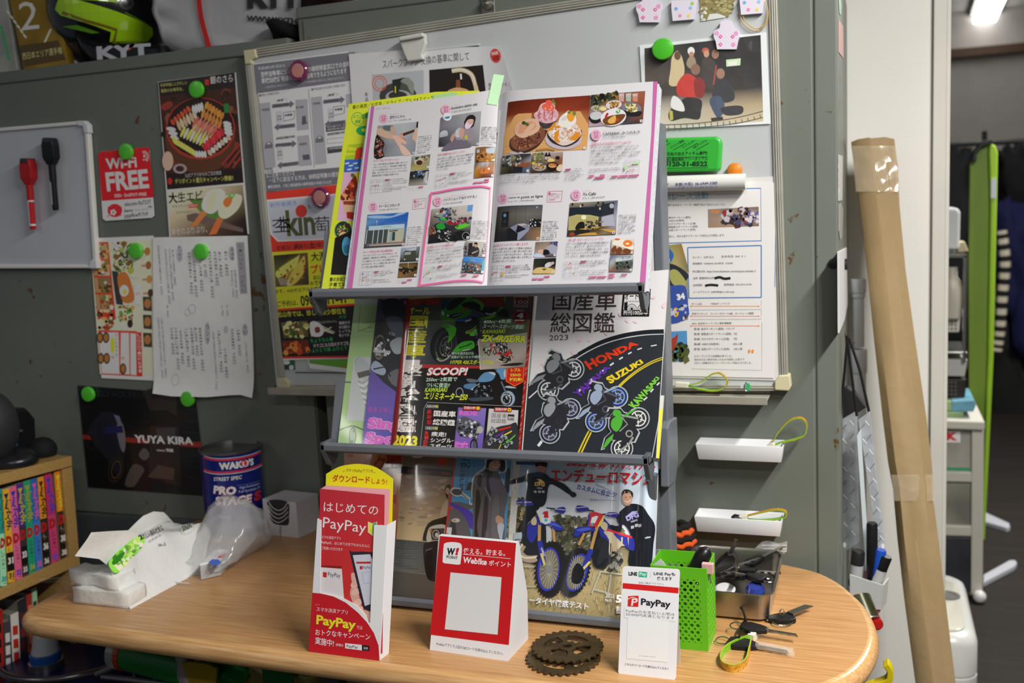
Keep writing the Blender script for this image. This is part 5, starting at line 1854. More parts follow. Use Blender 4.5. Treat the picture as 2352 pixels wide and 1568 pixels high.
pr.view(1100,150,2.851)
pr.P_([(1142,107),(1170,106),(1087,1480),(1050,1470),(1130,450)],PINK)
pr.view(1140,200,6.533)
pr.grad((178,228),(1416,124),(1354,940),(94,1018),[['5a1c10','6a2412','742a16','6a2818'],['702a16','7a2c16','8a381e','7a3018'],['c8925c','c8945c','c89460','a86c40'],['c48c54','d0a066','d0a068','b88450'],['b87e48','c08a50','c89058','c08c58']])
for i in range(5):
 pr.line([(180,250+i*30),(1410,150+i*34)],4,'4a160c')
pr.P_([(270,440),(330,400),(1260,362),(1390,580),(1360,930),(100,1010),(120,720)],'cc9a62')
pr.line([(110,900),(1350,720)],5,'b07a44')
pr.O_((745,445),190,125,'4a4248')
pr.B_([(640,520),(850,520),(800,610),(700,620)],'3a343a')
pr.B_([(565,420),(620,360),(680,250),(820,240),(880,320),(935,400),(900,500),(760,545),(620,500)],'d0a0a8',4)
pr.spk((600,380),(880,350),(900,480),(640,510),50,24,['c08a94','e0b8c0','b87a86','d8aab4'],21)
pr.O_((775,290),110,62,'d0c0bc')
pr.B_([(680,300),(720,250),(830,250),(875,300),(840,355),(740,355)],'d86048',4)
pr.B_([(745,210),(800,195),(835,215),(830,275),(760,270)],'d8584a',4)
pr.spk((690,270),(860,270),(850,345),(710,345),16,12,['e88a70','c84a38','f0b0a0'],3)
for x in(650,725,850):
 pr.line([(x,360),(x-10,480)],12,'b84a44')
pr.O_((855,215),18,36,'6a7438')
pr.O_((875,250),16,22,'7a8444')
pr.B_([(200,850),(240,760),(460,700),(740,640),(745,720),(640,880),(480,975),(320,985),(220,930)],'3a2a24',4)
pr.O_((300,990),110,22,'b8acb0')
pr.B_([(215,830),(260,740),(420,640),(660,600),(735,680),(690,800),(560,900),(400,960),(260,920)],'7a4a38',4)
pr.spk((250,780),(680,640),(640,840),(330,940),130,20,['5a3024','8a5640','9a6a52','46241a','6a3c2c'],22)
pr.B_([(275,640),(320,560),(440,490),(600,480),(650,560),(640,650),(540,720),(400,765),(300,720)],'d0aa90',4)
pr.B_([(300,620),(400,540),(560,520),(600,600),(480,670),(340,700)],'c8906e',4)
pr.O_((415,540),32,28,'3a4a20')
pr.O_((465,562),28,26,'4a5a2a')
pr.O_((1010,790),275,150,'b8acb8')
pr.B_([(765,720),(850,640),(1240,640),(1280,700),(1220,820),(1050,900),(880,860),(800,800)],'2f2a2a',4)
pr.B_([(780,700),(830,610),(960,520),(1170,540),(1260,640),(1270,720),(1160,830),(1000,880),(860,800)],'d0c0b8',4)
pr.spk((820,620),(1240,600),(1200,800),(880,820),110,22,['e0d0c8','c8a890','d8ccc8','b88a6c','e8e0dc'],23)
for pts in([(880,700),(950,640),(930,760),(960,830),(880,810)],[(1100,780),(1180,700),(1260,680),(1230,780),(1140,800)],[(780,660),(850,560),(900,560),(840,640)],[(880,590),(960,580),(960,610),(900,620)]):
 pr.B_(pts,'d08424',4)
pr.B_([(930,560),(960,460),(1060,380),(1160,400),(1200,480),(1180,560),(1080,610),(980,600)],'dcd8d4',4)
pr.B_([(1040,420),(1080,355),(1120,390),(1080,450)],'e4e0dc')
pr.B_([(1060,440),(1090,390),(1160,380),(1180,450),(1140,520),(1090,510)],'d89430',4)
pr.O_((1094,384),26,22,'6a7a40')
pr.O_((1172,395),26,38,'6a7a40')
pr.B_([(1000,450),(1060,440),(1050,500),(980,500)],'c8c4c4')
pr.line([(600,950),(760,930),(880,950)],26,'a07a48')
numtag(pr,1325,918,2,40)
pr.grad((1426,122),(2238,62),(2200,540),(1392,598),[['2f3430','4a4a38','6a4830','8a5640'],['40382f','7a5a40','8a5438','8a4a34'],['a89090','8a7070','24242a','7a4434'],['b098a8','a08a98','3a3a40','3a2a24']])
pr.spk((1430,140),(1840,90),(1820,180),(1440,280),60,34,['1c2420','2f3a30','3a4a34','8a6a30','101614'],24)
for x,c in((1880,'b89090'),(1985,'98a8a0'),(2085,'b8806c')):
 pr.P_([(x-42,100),(x+46,92),(x+34,225),(x-36,215)],c)
 pr.P_([(x-38,110),(x+30,104),(x+26,140),(x-34,145)],'c0a8a4')
pr.O_((1765,270),120,68,'c8c4c8',rot=-8)
pr.spk((1690,230),(1840,220),(1840,310),(1700,320),60,16,['b8843a','8a5a28','a87a38','6a4420','d0a050'],25)
pr.O_((2030,320),152,88,'6a7080',rot=5)
pr.B_([(1895,360),(2175,370),(2140,440),(1960,430)],'1c1c22')
pr.spk((1930,260),(2120,270),(2100,370),(1960,370),70,18,['d8d090','c8b060','5a7a38','c0a040','a83a28','3a4a28','e0d8c0'],26)
pr.O_((1500,325),78,46,'b89a94')
pr.spk((1440,300),(1560,285),(1560,350),(1450,360),24,14,['4a7a38','8ab070','c8c8a0','3a5a28'],27)
pr.O_((1605,325),64,44,'b08a80')
pr.O_((1605,330),50,30,'d0c880')
pr.B_([(1405,440),(1590,430),(1570,520),(1480,550),(1420,520)],'1c181a')
pr.O_((1500,435),90,62,'b8bcc0',rot=-10)
pr.O_((1760,460),196,130,'d4d0d4',rot=-12)
pr.B_([(1600,500),(1700,440),(1920,410),(1920,470),(1820,560),(1650,575)],'6a4020',4)
pr.B_([(1680,500),(1780,430),(1800,470),(1780,540),(1700,550)],'d0a050')
pr.B_([(1630,460),(1660,395),(1690,410),(1650,465)],'b8202c')
pr.spk((1790,350),(1860,340),(1850,410),(1800,410),14,12,['3a8a48','5aa860'],5)
pr.O_((1818,498),22,22,'b83a20')
numtag(pr,2178,516,1,40)
pr.grad((94,1038),(528,1000),(510,1280),(66,1310),[['4a4e54','8a8a8c','2a2c34','24283a'],['6a6a68','5a564c','4a3c34','8a8a90'],['5a5238','2f2a20','7a3c20','5a6a80'],['4a4428','14120f','2a3a50','5a6a84']])
pr.spk((100,1050),(400,1020),(380,1160),(100,1200),46,24,['24262a','6a6e74','a8a8a8','3a3a38','8a8050'],28)
pr.P_([(310,1170),(515,1130),(510,1195),(330,1200)],'8a4a2c')
pr.P_([(260,1195),(400,1205),(390,1280),(250,1290)],'1c2028')
numtag(pr,478,1262,4)
pr.grad((548,998),(1008,976),(990,1272),(516,1288),[['8a7a68','98887c','a89890','a09088'],['5a4a34','7a6a58','8a7468','8a5c40'],['5a4a38','4a382c','3a2a20','8a5a3c'],['4a3020','3a241c','2a1a14','7a5a48']])
for x in(755,800):
 pr.P_([(x-26,1110),(x-24,1030),(x-10,1015),(x-8,985),(x+10,985),(x+12,1015),(x+24,1030),(x+22,1105)],'1c1214')
 pr.P_([(x-22,1050),(x+20,1048),(x+18,1095),(x-20,1098)],'b8a8a0')
pr.O_((925,1068),34,28,'2a1014')
pr.spk((560,1000),(700,1000),(680,1120),(560,1130),30,20,['4a5a30','6a7a48','a89878','8a7a40'],29)
pr.O_((565,1150),30,22,'c8b030')
pr.O_((650,1205),110,62,'8a8c90')
pr.spk((580,1165),(740,1160),(740,1230),(580,1235),50,14,['b84a28','c88a48','4a6a30','d0b080','6a3020'],30)
pr.O_((850,1200),90,66,'16120f')
pr.O_((850,1185),62,34,'c88a50')
pr.spk((800,1165),(900,1160),(895,1210),(805,1210),18,12,['b85a2c','d8a868','5a7a38'],31)
pr.B_([(770,1115),(820,1075),(870,1090),(880,1120),(800,1130)],'d0b870')
pr.B_([(910,1220),(960,1170),(995,1180),(985,1265),(920,1260)],'d0b898')
numtag(pr,960,1244,3)
pr.para(['1ランチの定番は唐揚げ、カレー、ミートスパゲティの3種。2かき氷は、いちごみ','るく、さとりヨーグルト、種のティラミスなどが登場。3ごはんものからおつまみ、','スイーツ、かき氷のジャム使ったサワーまで夜のメニューが充実。4ランチは15時','まで味わえるので、ロープウェー街の観れる存在。'],(66,1362),(955,1316),(52,1462),23,TX)
pr.P_([(1044,1236),(1122,1230),(1122,1254),(1042,1260)],'b8487c')
pr.para(['　　　 かき氷　いちごみ','るく 800円／松山ミート','ソースのスパゲッティラ','ンチ 1,078円／特製リン','ゴソースのからあげラン','チ 1,078円'],(1042,1256),(1326,1236),(1034,1412),24,TX)
badge(pr,1502,728,82,'松山市','2.2')
pr.text('カフェアンドバルミツノモリ',(1608,668),(1900,646),18,'d8a0b0')
pr.text('CAFE&BAL みつのもり',(1602,732),(2160,700),46,'2a2a30',.012)
pr.text('グルメ | 089-997-7874',(1598,780),(1936,760),28,'6a6a72')
pr.text('話題のかき氷店発のカフェ&バル',(1432,888),(2034,848),44,'c8607c',.004)
pr.para(['　キッチンカーから始まった自家製ジャムとクリーム','が魅力のかき氷店が店舗をオープン。夜はオリジナ','リティ満載のメニューがそろい、無料サービスのMIX','ナッツやチョコレートなどと一緒にサクッと飲みたい','ときにも立ち寄りやすい。テイクア','ウトの飲むかき氷もお楽しみに。'],(1428,936),(2176,898),(1408,1172),33,TX)
pr.para(['住松山市大街道3-6-3 営11時～15時 19時30分','LO)、18時～23時 (22時30分LO) 休水曜 祝27','人 P なし'],(1402,1256),(1888,1220),(1396,1310),20,'6a6a72')
minimap(pr,(1930,1102),(2162,1100),(2148,1312),(1914,1318),7,[(.25,.8,'d04a3a')])
pr.P_([(2055,1136),(2158,1132),(2154,1160),(2052,1164)],'a8d098')
pr.P_([(1926,1190),(1990,1195),(1930,1260)],'a8d098')
pr.text('CAFE&BAL',(1996,1262),(2095,1258),20,'d06a6a')
tagrow(pr,[(1394,1346,1470,1342,'Facebook'),(1478,1340,1552,1336,None),(1560,1334,1634,1330,'Instagram'),(1644,1330,1716,1326,None),(1730,1324,1886,1316,None),(1482,1370,1630,1362,'バリアフリー'),(1640,1362,1714,1358,None),(1732,1354,1828,1348,'カード'),(1840,1348,1978,1340,'電子マネー'),(1988,1340,2146,1332,'テイクアウト')],26)
pr.view(1110,420,6.031)
badge(pr,272,220,72,'松山市','1.23')
pr.text('メゾン ドポワン エ リーニュ',(362,168),(620,148),16,'d8a0b0')
pr.text('maison de',(354,218),(506,208),28,'2a2a30',.004)
pr.text('point et ligne',(524,216),(826,198),40,'2a2a30',.008)
pr.text('ビューティ | 070-4754-0321',(348,272),(706,252),26,'6a6a72')
pr.frame((896,118),(1098,110),(1084,258),(882,266),4,'c05a80')
pr.text('K',(908,164),(942,160),36,'b8386c',.05)
pr.para(['   予約時にここ','まち見たとで各メ','ニュー20%オフ','※新規限定'],(908,164),(1082,158),(902,244),20,'b8487c')
pr.grad((200,334),(826,302),(785,796),(150,822),[['24262c','3a3c44','4a4c54','4a4c54'],['2a2624','5a564c','6a6660','5e5c5a'],['181414','4a4844','5a5654','3a3634'],['140c0c','242228','5a4c40','8a6a48'],['100a0a','14141a','4a4a54','9a7448']])
pr.P_([(262,405),(360,395),(345,610),(248,620)],'14161a')
pr.O_((300,450),20,24,'5a88b8')
pr.O_((300,535),20,22,'20304a')
pr.line([(455,340),(445,590)],3,'33322f')
pr.line([(590,330),(585,520)],3,'33322f')
pr.O_((745,338),14,14,'8a94a8')
pr.P_([(330,640),(480,570),(640,600),(630,660),(480,730),(470,795),(330,800)],'14141c')
pr.P_([(370,620),(480,565),(640,575),(640,640),(480,700)],'7a7e94')
pr.P_([(480,690),(640,620),(630,660),(500,790),(470,795)],'8a8ea4')
pr.B_([(480,575),(560,562),(600,580),(520,595)],'b0a8a8')
pr.P_([(640,520),(800,500),(795,610),(650,610)],'121214')
pr.spk((600,510),(800,500),(790,600),(610,600),20,14,['b8bcc4','3a3c44','0c0c0e','6a6e78'],32)
numtag(pr,758,772,1,34)
pr.para(['1松山大学裏手のマン','ションの一室。2頭','皮に溜まった老廃物を','流す｢脳洗浄®｣も施術','可能。3状態によっ','てカスタマイズできる','ハイブリッド脱毛。低','年齢でも対応可能。学','生割や親子割あり。'],(830,552),(1056,546),(806,794),23,TX)
pr.text('自分史上ナンバーワンへ導くエステ',(144,892),(622,862),36,'c8607c',.004)
pr.para(['　フランス語で点と線という意味の店名は、','線をつなぎ一人ひとりに寄り添い人生の点に','なれたらという思いを込めたもの。身も心も','整えながら、自分史上最高の美しさを手に入','れる手伝いをしてくれる。'],(136,942),(684,916),(122,1108),30,TX)
pr.grad((728,820),(1032,810),(1012,1028),(708,1032),[['6a5a4a','8a7868','4a4450'],['8a7a6c','a08a78','8a8898'],['a8b0c8','4a3a38','3a3438']])
pr.B_([(870,900),(960,850),(1030,860),(1010,980),(930,970)],'9a9cac')
pr.spk((930,815),(1030,812),(1025,870),(950,870),16,14,['8a2a3a','2a4a8a','3a3a48'],33)
pr.O_((800,955),40,34,'c8a090')
pr.B_([(840,930),(900,930),(920,980),(840,1000)],'14101a')
pr.B_([(715,990),(780,980),(860,1025),(715,1030)],'b8c4dc')
numtag(pr,992,1002,2,32)
pr.grad((708,1050),(1012,1040),(994,1258),(688,1264),[['20281c','1a2018','141418'],['2a3024','14161a','1a1a20'],['8a6a3c','a08448','a88c50']])
pr.B_([(690,1250),(740,1180),(860,1170),(990,1200),(990,1258),(880,1250)],'c8b070',4)
pr.O_((905,1135),56,32,'c0c0c4',rot=-25)
pr.B_([(930,1110),(970,1090),(985,1120),(940,1140)],'b8a494')
numtag(pr,972,1234,3,32)
minimap(pr,(114,1156),(292,1144),(276,1352),(96,1366),8,[(.15,.55,'d04a3a')])
pr.P_([(248,1240),(284,1236),(280,1290),(246,1294)],'c8a850')
pr.P_([(312,1148),(380,1144),(380,1168),(310,1172)],'b8487c')
pr.para(['　　　 オープンキャンペーン【限','定10人】全身1年コース(月1回)','125,000円受付中。そのほか各種','脱、感度払いもあり。'],(312,1170),(662,1146),(302,1258),24,TX)
pr.para(['住松山市清水町3-15-10 営9時30分～','17時 休日曜 祝日 P1台'],(298,1296),(650,1282),(296,1322),19,'6a6a72')
tagrow(pr,[(686,1304,758,1300,None),(768,1302,840,1298,None),(848,1302,922,1298,'Instagram'),(682,1336,756,1332,'LINE'),(766,1336,838,1332,'Web'),(846,1332,920,1328,None)],24)
badge(pr,1287,172,74,'松山市','1.6')
pr.text('ワイズカフェ',(1386,116),(1504,108),16,'d8a0b0')
pr.text('Ys Cafe',(1382,178),(1564,168),44,'2a2a30',.008)
pr.text('グルメ | 089-933-5075',(1376,226),(1688,206),26,'6a6a72')
pr.grad((1206,280),(1868,244),(1838,716),(1164,742),[['8a7c68','8a8074','6a6a64','5a6070'],['1c2028','1c222c','2a303a','7a7c88'],['8a8458','b0a870','3a3a38','9a9cac'],['3a3628','4a4430','1c1a1c','8a8a98'],['24242a','5a4a30','7a6030','4a4440']])
pr.P_([(1200,345),(1640,330),(1640,470),(1190,470)],'1a202a')
pr.P_([(1190,470),(1300,440),(1480,445),(1600,470),(1590,640),(1180,660)],'a89e68')
for i in range(14):
 pr.line([(1225+i*26,470),(1215+i*26,600)],4,'8a824e')
pr.O_((1395,480),36,32,'d8d8b0')
pr.P_([(1640,300),(1815,270),(1810,430),(1640,460)],'20262f')
pr.O_((1782,322),32,34,'98a0a8')
pr.P_([(1640,475),(1800,440),(1830,600),(1640,600)],'a0a2b0')
for x,y in((1240,300),(1378,308),(1350,326),(1568,320),(1595,280),(1665,285),(1620,360)):
 pr.O_((x,y),14,18,'24201c' if y<322 else 'b8ac90')
pr.B_([(1280,620),(1330,550),(1400,550),(1400,640),(1300,650)],'121210')
pr.spk((1420,540),(1650,520),(1640,640),(1420,650),40,18,['1a1816','3a3634','6a5a40','0c0c0c','8a8070'],34)
for q in(((1330,640),(1430,632),(1428,672),(1322,676)),((1500,615),(1620,608),(1610,625),(1490,632)),((1600,640),(1840,650),(1838,690),(1760,690)),((1290,735),(1380,695),(1560,690),(1590,725))):
 pr.P_(q,'b88c3a')
pr.P_([(1640,600),(1740,596),(1742,606),(1650,612)],'a88038')
pr.P_([(1250,690),(1300,640),(1480,660),(1480,690),(1300,720)],'1c1a1c')
pr.B_([(1190,735),(1220,690),(1270,700),(1250,738)],'8a3a20')
numtag(pr,1808,692,1,34)
pr.para(['1幅広いジャンルのラ','イブを開催。毎週火曜','のセッションデーは誰','でも参加OK。2今治','市出身の店主がつく','る、焼き豚たまご飯な','どが人気。3気軽に','立ち寄って、生の音楽','に触れてみては。'],(1880,466),(2122,456),(1862,712),24,TX)
pr.text('“食と音” をテーマにリニューアル',(1176,812),(1672,788),36,'c8607c',.004)
pr.para(['　ステージや楽器を備えた広々空間が魅力の','カフェ。昼はランチ、夜はさまざまなアー','ティストによるライブ演奏が楽しめる。ジャ','ズボーカルレッスンやネイル講座なども実施','しているので、興味のある人はぜひ。'],(1154,860),(1744,840),(1138,1036),31,TX)
pr.grad((1784,778),(2104,770),(2088,990),(1768,996),[['c8c4c0','d0ccc8','c8c4c0'],['b0a090','c8b8a8','b8a898'],['6a3c24','6a3c20','8a6a58']])
pr.B_([(1790,850),(1850,790),(1980,800),(2080,870),(2070,930),(1900,880)],'d8d4c8')
pr.O_((2005,842),66,48,'d8742a')
pr.O_((2000,845),26,12,'f0d8c0')
for q in([(1775,930),(1830,870),(1850,930),(1800,980)],[(1840,940),(1890,890),(1930,930),(1900,985),(1850,985)],[(1930,950),(1980,910),(2060,950),(2000,990)]):
 pr.B_(q,'6a3a1c')
pr.O_((1860,785),40,14,'c8682c')
numtag(pr,2062,968,2,32)
pr.grad((1766,1010),(2086,1006),(2070,1232),(1748,1232),[['2a4a80','8a9098','a8acb4'],['a0a4a0','24302c','343c3a'],['8a5a48','5a5450','8a8880']])
pr.P_([(1840,1050),(2080,1015),(2074,1060),(1842,1100)],'b8bcc0')
pr.text('Ys Cafe',(1915,1068),(2050,1040),34,'2f3f6a',.01,slant=.15)
for x in(1840,1960,2060):
 pr.line([(x,1090),(x-8,1210)],8,'5a605c')
pr.spk((1850,1100),(2060,1080),(2050,1200),(1840,1200),30,16,['18201e','2f4a3a','4a6a58','0f1312'],35)
numtag(pr,2048,1208,3,32)
minimap(pr,(1128,1092),(1334,1082),(1312,1286),(1108,1292),9,[(.4,.15,'d04a3a'),(.75,.8,'c8a850')])
pr.P_([(1352,1086),(1428,1080),(1428,1100),(1352,1106)],'b8487c')
pr.para(['　　　 焼き豚たまご飯 800円／','豚バタライス 800円／野菜たっぷ','りロコモコ 800円'],(1352,1102),(1720,1094),(1350,1164),25,TX)
pr.para(['住松山市一番町1-14-12 きさらビ1F 営11時30','分～14時(平日のみ)、19時30分～22時 定員より','休不定休 ※祭は土日曜 祝日休み 祝30人 P なし'],(1340,1228),(1712,1222),(1338,1284),17,'6a6a72')
tagrow(pr,[(1110,1320,1170,1318,None),(1182,1318,1296,1316,None),(1308,1316,1372,1314,None),(1382,1314,1456,1312,None),(1466,1312,1574,1308,'電子マネー'),(1584,1310,1706,1306,'テイクアウト'),(1742,1274,1822,1272,'Facebook'),(1832,1274,1908,1272,None),(1916,1276,1998,1274,'Instagram'),(1742,1308,1820,1306,'LINE'),(1830,1308,1908,1306,None),(1916,1306,1996,1304,None)],22)
pr.done('right_page',opn,rough=.36,coat=.15,cuts=cuts,smooth=True)
for nm,pts in(('page_block',[(846,246),(1128,212),(1112,672),(800,678),(787,678)]),('page_block',[(1160,216),(1512,195),(1517,200),(1489,668),(1130,674)])):
 bm=bmesh.new()
 lf=pts[0][0]<900
 A=[(min(a,ag-.045)if lf else max(a,ag+.045),b)for a,b in[OPEN.hit(*p)for p in pts]]
 c0=.0096
 prism(bm,[GUT.w(a,b,c0-.0012)for a,b in A],-GUT.n*.0075)
 link(nm,fx(bm),mat('cfd2dc',.8,var=.2,vscale=300),opn)
pr=Print(OPEN.lift(.0012),215)
pr.sheet([(1134,170),(1158,173),(1142,242),(1119,238)],'b4dcb0',.0002)
tag(pr.done('sticky_note',rough=.7),'pale green sticky note tab on the top of the open magazine','sticky note')
def d_green(pr):
 pr.view(740,640,3.564)
 pr.P_([(268,160),(460,160),(450,210),(262,210)],'a8b0ac')
 pr.line([(315,230),(293,430),(430,430)],3,'3a4a2a')
 for y in(340,375,400):
  pr.line(spline([(296,428),(370,405),(440,y)],4),4,'8a6a28')
 pr.P_([(262,640),(420,640),(400,1165),(200,1160)],'a8acae')
 pr.O_((300,680),34,40,'8a8e92')
 pr.B_([(265,720),(300,640),(375,690),(385,790),(330,820),(280,770)],'9a9ea2')
 pr.P_([(285,770),(385,745),(390,790),(300,815)],'4a4a44')
 for i in range(9):
  pr.line(spline([(293+i*7,835+i*24),(330+i*6,852+i*24),(385+i*3,815+i*24)],4),11,'c0c4c6' if i%2 else '8a8e90')
 pr.line(spline([(143,1237),(200,1215),(260,1205),(340,1238)],5),9,'1f2a18')
 pr.O_((250,1287),30,74,'2f3a2a',rot=3)
 pr.O_((250,1287),23,66,'5a8048',rot=3)
 pr.O_((257,1247),8,9,'1f2a18')
 pr.O_((246,1330),8,9,'1f2a18')
MID,LOW=TILT['mid'],TILT['low']
magazine('service_booklet','green booklet with a shock absorber picture, leftmost on the middle shelf',MID,[(816,684),(880,684),(870,1040),(774,1036)],.003,.002,d_green,cover='8fae72')
def d_ride(pr):
 pr.view(740,640,3.564)
 pr.grad((460,170),(690,170),(600,1390),(320,1380),[['3a3440','2a2a34'],['4a3c78','3a3468'],['5a4898','5a4a9a'],['5a4a9c','4a3a8a']])
 pr.text('RIDE',(488,212),(790,212),110,'a84a98',.05)
 pr.text('バイクに乗り続ける',(490,252),(700,245),28,'8a8a98')
 pr.B_([(430,380),(500,330),(660,470),(660,900),(600,920),(420,760),(408,560)],'22242c',2)
 pr.O_((466,550),62,150,'17171b',rot=4)
 pr.O_((470,560),48,105,'6a6450',rot=4,inner=.82)
 pr.spk((430,480),(540,490),(540,640),(420,620),26,18,['b8b8bc','8a8a90','3a3a40','d0d0d4'],8)
 pr.B_([(480,180),(520,330),(600,420),(670,440),(670,180)],'23262e',2)
 pr.B_([(520,340),(560,310),(650,330),(660,480),(600,480)],'4a5462',3)
 pr.text('KTM',(545,455),(590,470),24,'a8a8ac',.03)
 pr.B_([(555,520),(650,480),(650,600),(590,610)],'9aa0a6',3)
 pr.line([(420,590),(560,600)],20,'a8acb0')
 pr.B_([(400,720),(440,670),(520,740),(500,790),(420,760)],'8a98a8',3)
 pr.B_([(540,780),(640,740),(640,880),(570,860)],'5a5a60',3)
 pr.line([(420,740),(520,720),(560,800)],12,'16161a')
 pr.text('疾走る楽しさ',(372,1090),(620,1098),44,'a84a98')
 pr.glow('Single',(366,1218),(760,1235),84,'c45ab0','c8a8cc',.05,.03)
 pr.glow('Sports',(345,1342),(790,1365),92,'c45ab0','c8a8cc',.05,.03)
magazine('motorcycle_magazine','purple magazine showing a motorcycle, between the green booklet and the striped-red cover',MID,[(868,684),(960,684),(930,1045),(830,1039)],.0055,.002,d_ride,cover='4a3c88')
YL='d8cc28'
def d_auto(pr):
 pr.view(740,640,3.564)
 pr.grad((690,160),(1730,130),(1690,740),(640,720),[['28241c','2f3428','2a2c26','4a4a44'],['3a403c','4a5244','30382c','3a3e40'],['4a4e58','3a4038','2a302a','5a6448'],['5a5c66','34383c','24282a','6a6258'],['4a4a52','24262c','2a2c30','8a8480']])
 pr.P_([(640,705),(1310,745),(1300,1030),(600,1000)],'14100e')
 pr.P_([(800,700),(1300,712),(1302,735),(800,730)],'a02c2c')
 pr.P_([(1290,738),(1690,740),(1640,1040),(1290,1030)],'17130f')
 pr.P_([(600,990),(1645,1035),(1620,1470),(560,1400)],'0e0d0d')
 pr.line([(800,1400),(835,1060),(860,1010),(1640,1046)],4,'8a8a86')
 pr.P_([(705,165),(965,160),(960,215),(860,215),(835,185),(805,215),(705,212)],'8a1c10')
 pr.P_([(1250,150),(1480,145),(1500,230),(1270,230)],'6a1810')
 pr.P_([(710,150),(890,140),(890,160),(708,168)],'b8a820')
 pr.view(960,670,8.712)
 pr.B_([(1250,520),(1500,440),(1700,130),(1760,140),(1640,420),(1340,560)],'2f7a1c',3)
 pr.B_([(1330,300),(1560,140),(1700,130),(1560,430),(1340,450)],'0e1018',3)
 pr.B_([(1580,420),(1700,340),(1820,400),(1800,520),(1600,470)],'121014',3)
 pr.B_([(780,560),(1180,500),(1230,800),(1220,1250),(1000,1100),(820,1160),(760,800)],'0d0d12',3)
 pr.O_((500,1060),250,365,'101014',rot=14)
 pr.O_((530,1070),195,320,'2a2c34',rot=14)
 pr.O_((545,1080),160,285,'141418',rot=14)
 pr.O_((560,1090),120,210,'5a5a58',rot=14,inner=.88)
 pr.O_((560,1090),70,130,'3a3a3c',rot=14)
 pr.spk((480,960),(680,960),(680,1300),(480,1300),30,18,['a8a8a0','24242a','6a6a68','16161a'],4)
 pr.line(spline([(365,1200),(400,1310),(480,1350)],4),9,'6ab02a')
 pr.line(spline([(380,1330),(460,1385),(580,1340),(660,1260)],4),34,'8a8a86')
 pr.B_([(490,700),(520,640),(700,680),(770,740),(740,860),(660,980),(600,1010),(620,860),(560,740)],'3a9420',4)
 pr.B_([(460,690),(520,640),(640,690),(600,730)],'2a6a18',3)
 pr.B_([(440,480),(480,340),(640,180),(760,120),(1060,110),(1060,230),(900,320),(1060,370),(1000,470),(820,550),(600,590),(480,560)],'2f7a1a',4)
 pr.B_([(560,300),(680,160),(860,110),(960,130),(760,310),(640,370)],'0f1418',4)
 pr.B_([(480,250),(540,180),(620,180),(500,360)],'1c2c50',3)
 pr.B_([(470,430),(500,370),(530,430),(510,480)],'a8b4c0',3)
 pr.B_([(580,470),(700,440),(900,420),(820,500),(720,530),(600,500)],'18202c',3)
 pr.O_((605,475),22,20,'b8c4cc')
 pr.line([(700,490),(860,440)],12,'8aa0b4')
 pr.B_([(760,560),(900,520),(1080,500),(1000,580),(820,590)],'1c3a78',3)
 pr.B_([(1070,460),(1140,420),(1240,430),(1200,490)],'1c3a78',3)
 pr.P_([(830,400),(980,310),(960,350),(880,400)],'a82c20')
 pr.B_([(880,280),(960,210),(1240,200),(1320,280),(1260,370),(1060,330)],'0c0c10',4)
 pr.B_([(1060,160),(1180,150),(1310,230),(1320,300),(1260,370),(1240,260)],'4a8a20',3)
 pr.line([(1150,340),(1330,420)],34,'0c0c0e')
 pr.B_([(1350,420),(1450,440),(1560,400),(1540,440),(1400,460)],'a8b0b4',3)
 pr.B_([(1330,540),(1480,460),(1560,470),(1480,530)],'5aa022',3)
 pr.text('Ninja',(955,612),(1075,560),40,'b0b0ac',.02,slant=.3)
 for i,(c,w)in enumerate((('4aa028',16),('c85a20',12),('4aa028',30))):
  pr.line([(955,800+i*14),(1080,760+i*30),(1168,690+i*48)],w,c)
 pr.B_([(1040,850),(1170,740),(1170,860),(1080,885)],'4ab030',3)
 pr.B_([(700,1190),(860,1020),(1080,980),(1140,1060),(1100,1140),(880,1190),(780,1200)],'3a9426',4)
 pr.text('Kawasaki',(830,1140),(1085,1050),40,'101610',.04,slant=.2)
 pr.line([(900,1180),(1040,1150)],16,'b8b0ac')
 pr.spk((1120,760),(1280,740),(1280,1060),(1130,1060),26,26,['0c0c10','3a3a40','6a6a6c','18181c'],5)
 pr.grad((1212,962),(2190,822),(2150,1500),(1250,1560),[['8a8078','8a7e74','9a9086'],['8a8078','98908a','a09890'],['a89c94','988c84','6a6460']])
 pr.line([(1205,965),(2192,822)],10,'b8b0a8')
 pr.line([(1215,965),(1250,1560)],14,'c4bcb4')
 for x,y,c in((1380,1130,'2a8a38'),(1500,1110,'a83428'),(1620,1090,'3a3a48'),(1720,1080,'2a2a30')):
  pr.spk((x-70,y-60),(x+70,y-60),(x+70,y+100),(x-70,y+100),16,28,[c,'b8b8b8','1c1c20',c],x)
  pr.O_((x+40,y+90),30,60,'1a1a1e')
  pr.O_((x+40,y+90),14,40,'a8a08c')
 pr.view(740,640,3.564)
 bike(pr,1600,600,72,14,'d0ccd0','a82c2c','b8b0a0')
 bike(pr,1500,668,110,4,'b02c2c','c8b890','c0a868')
 pr.B_([(1450,712),(1560,690),(1650,690),(1600,712)],'24201e',2)
 G='1c8a3c'
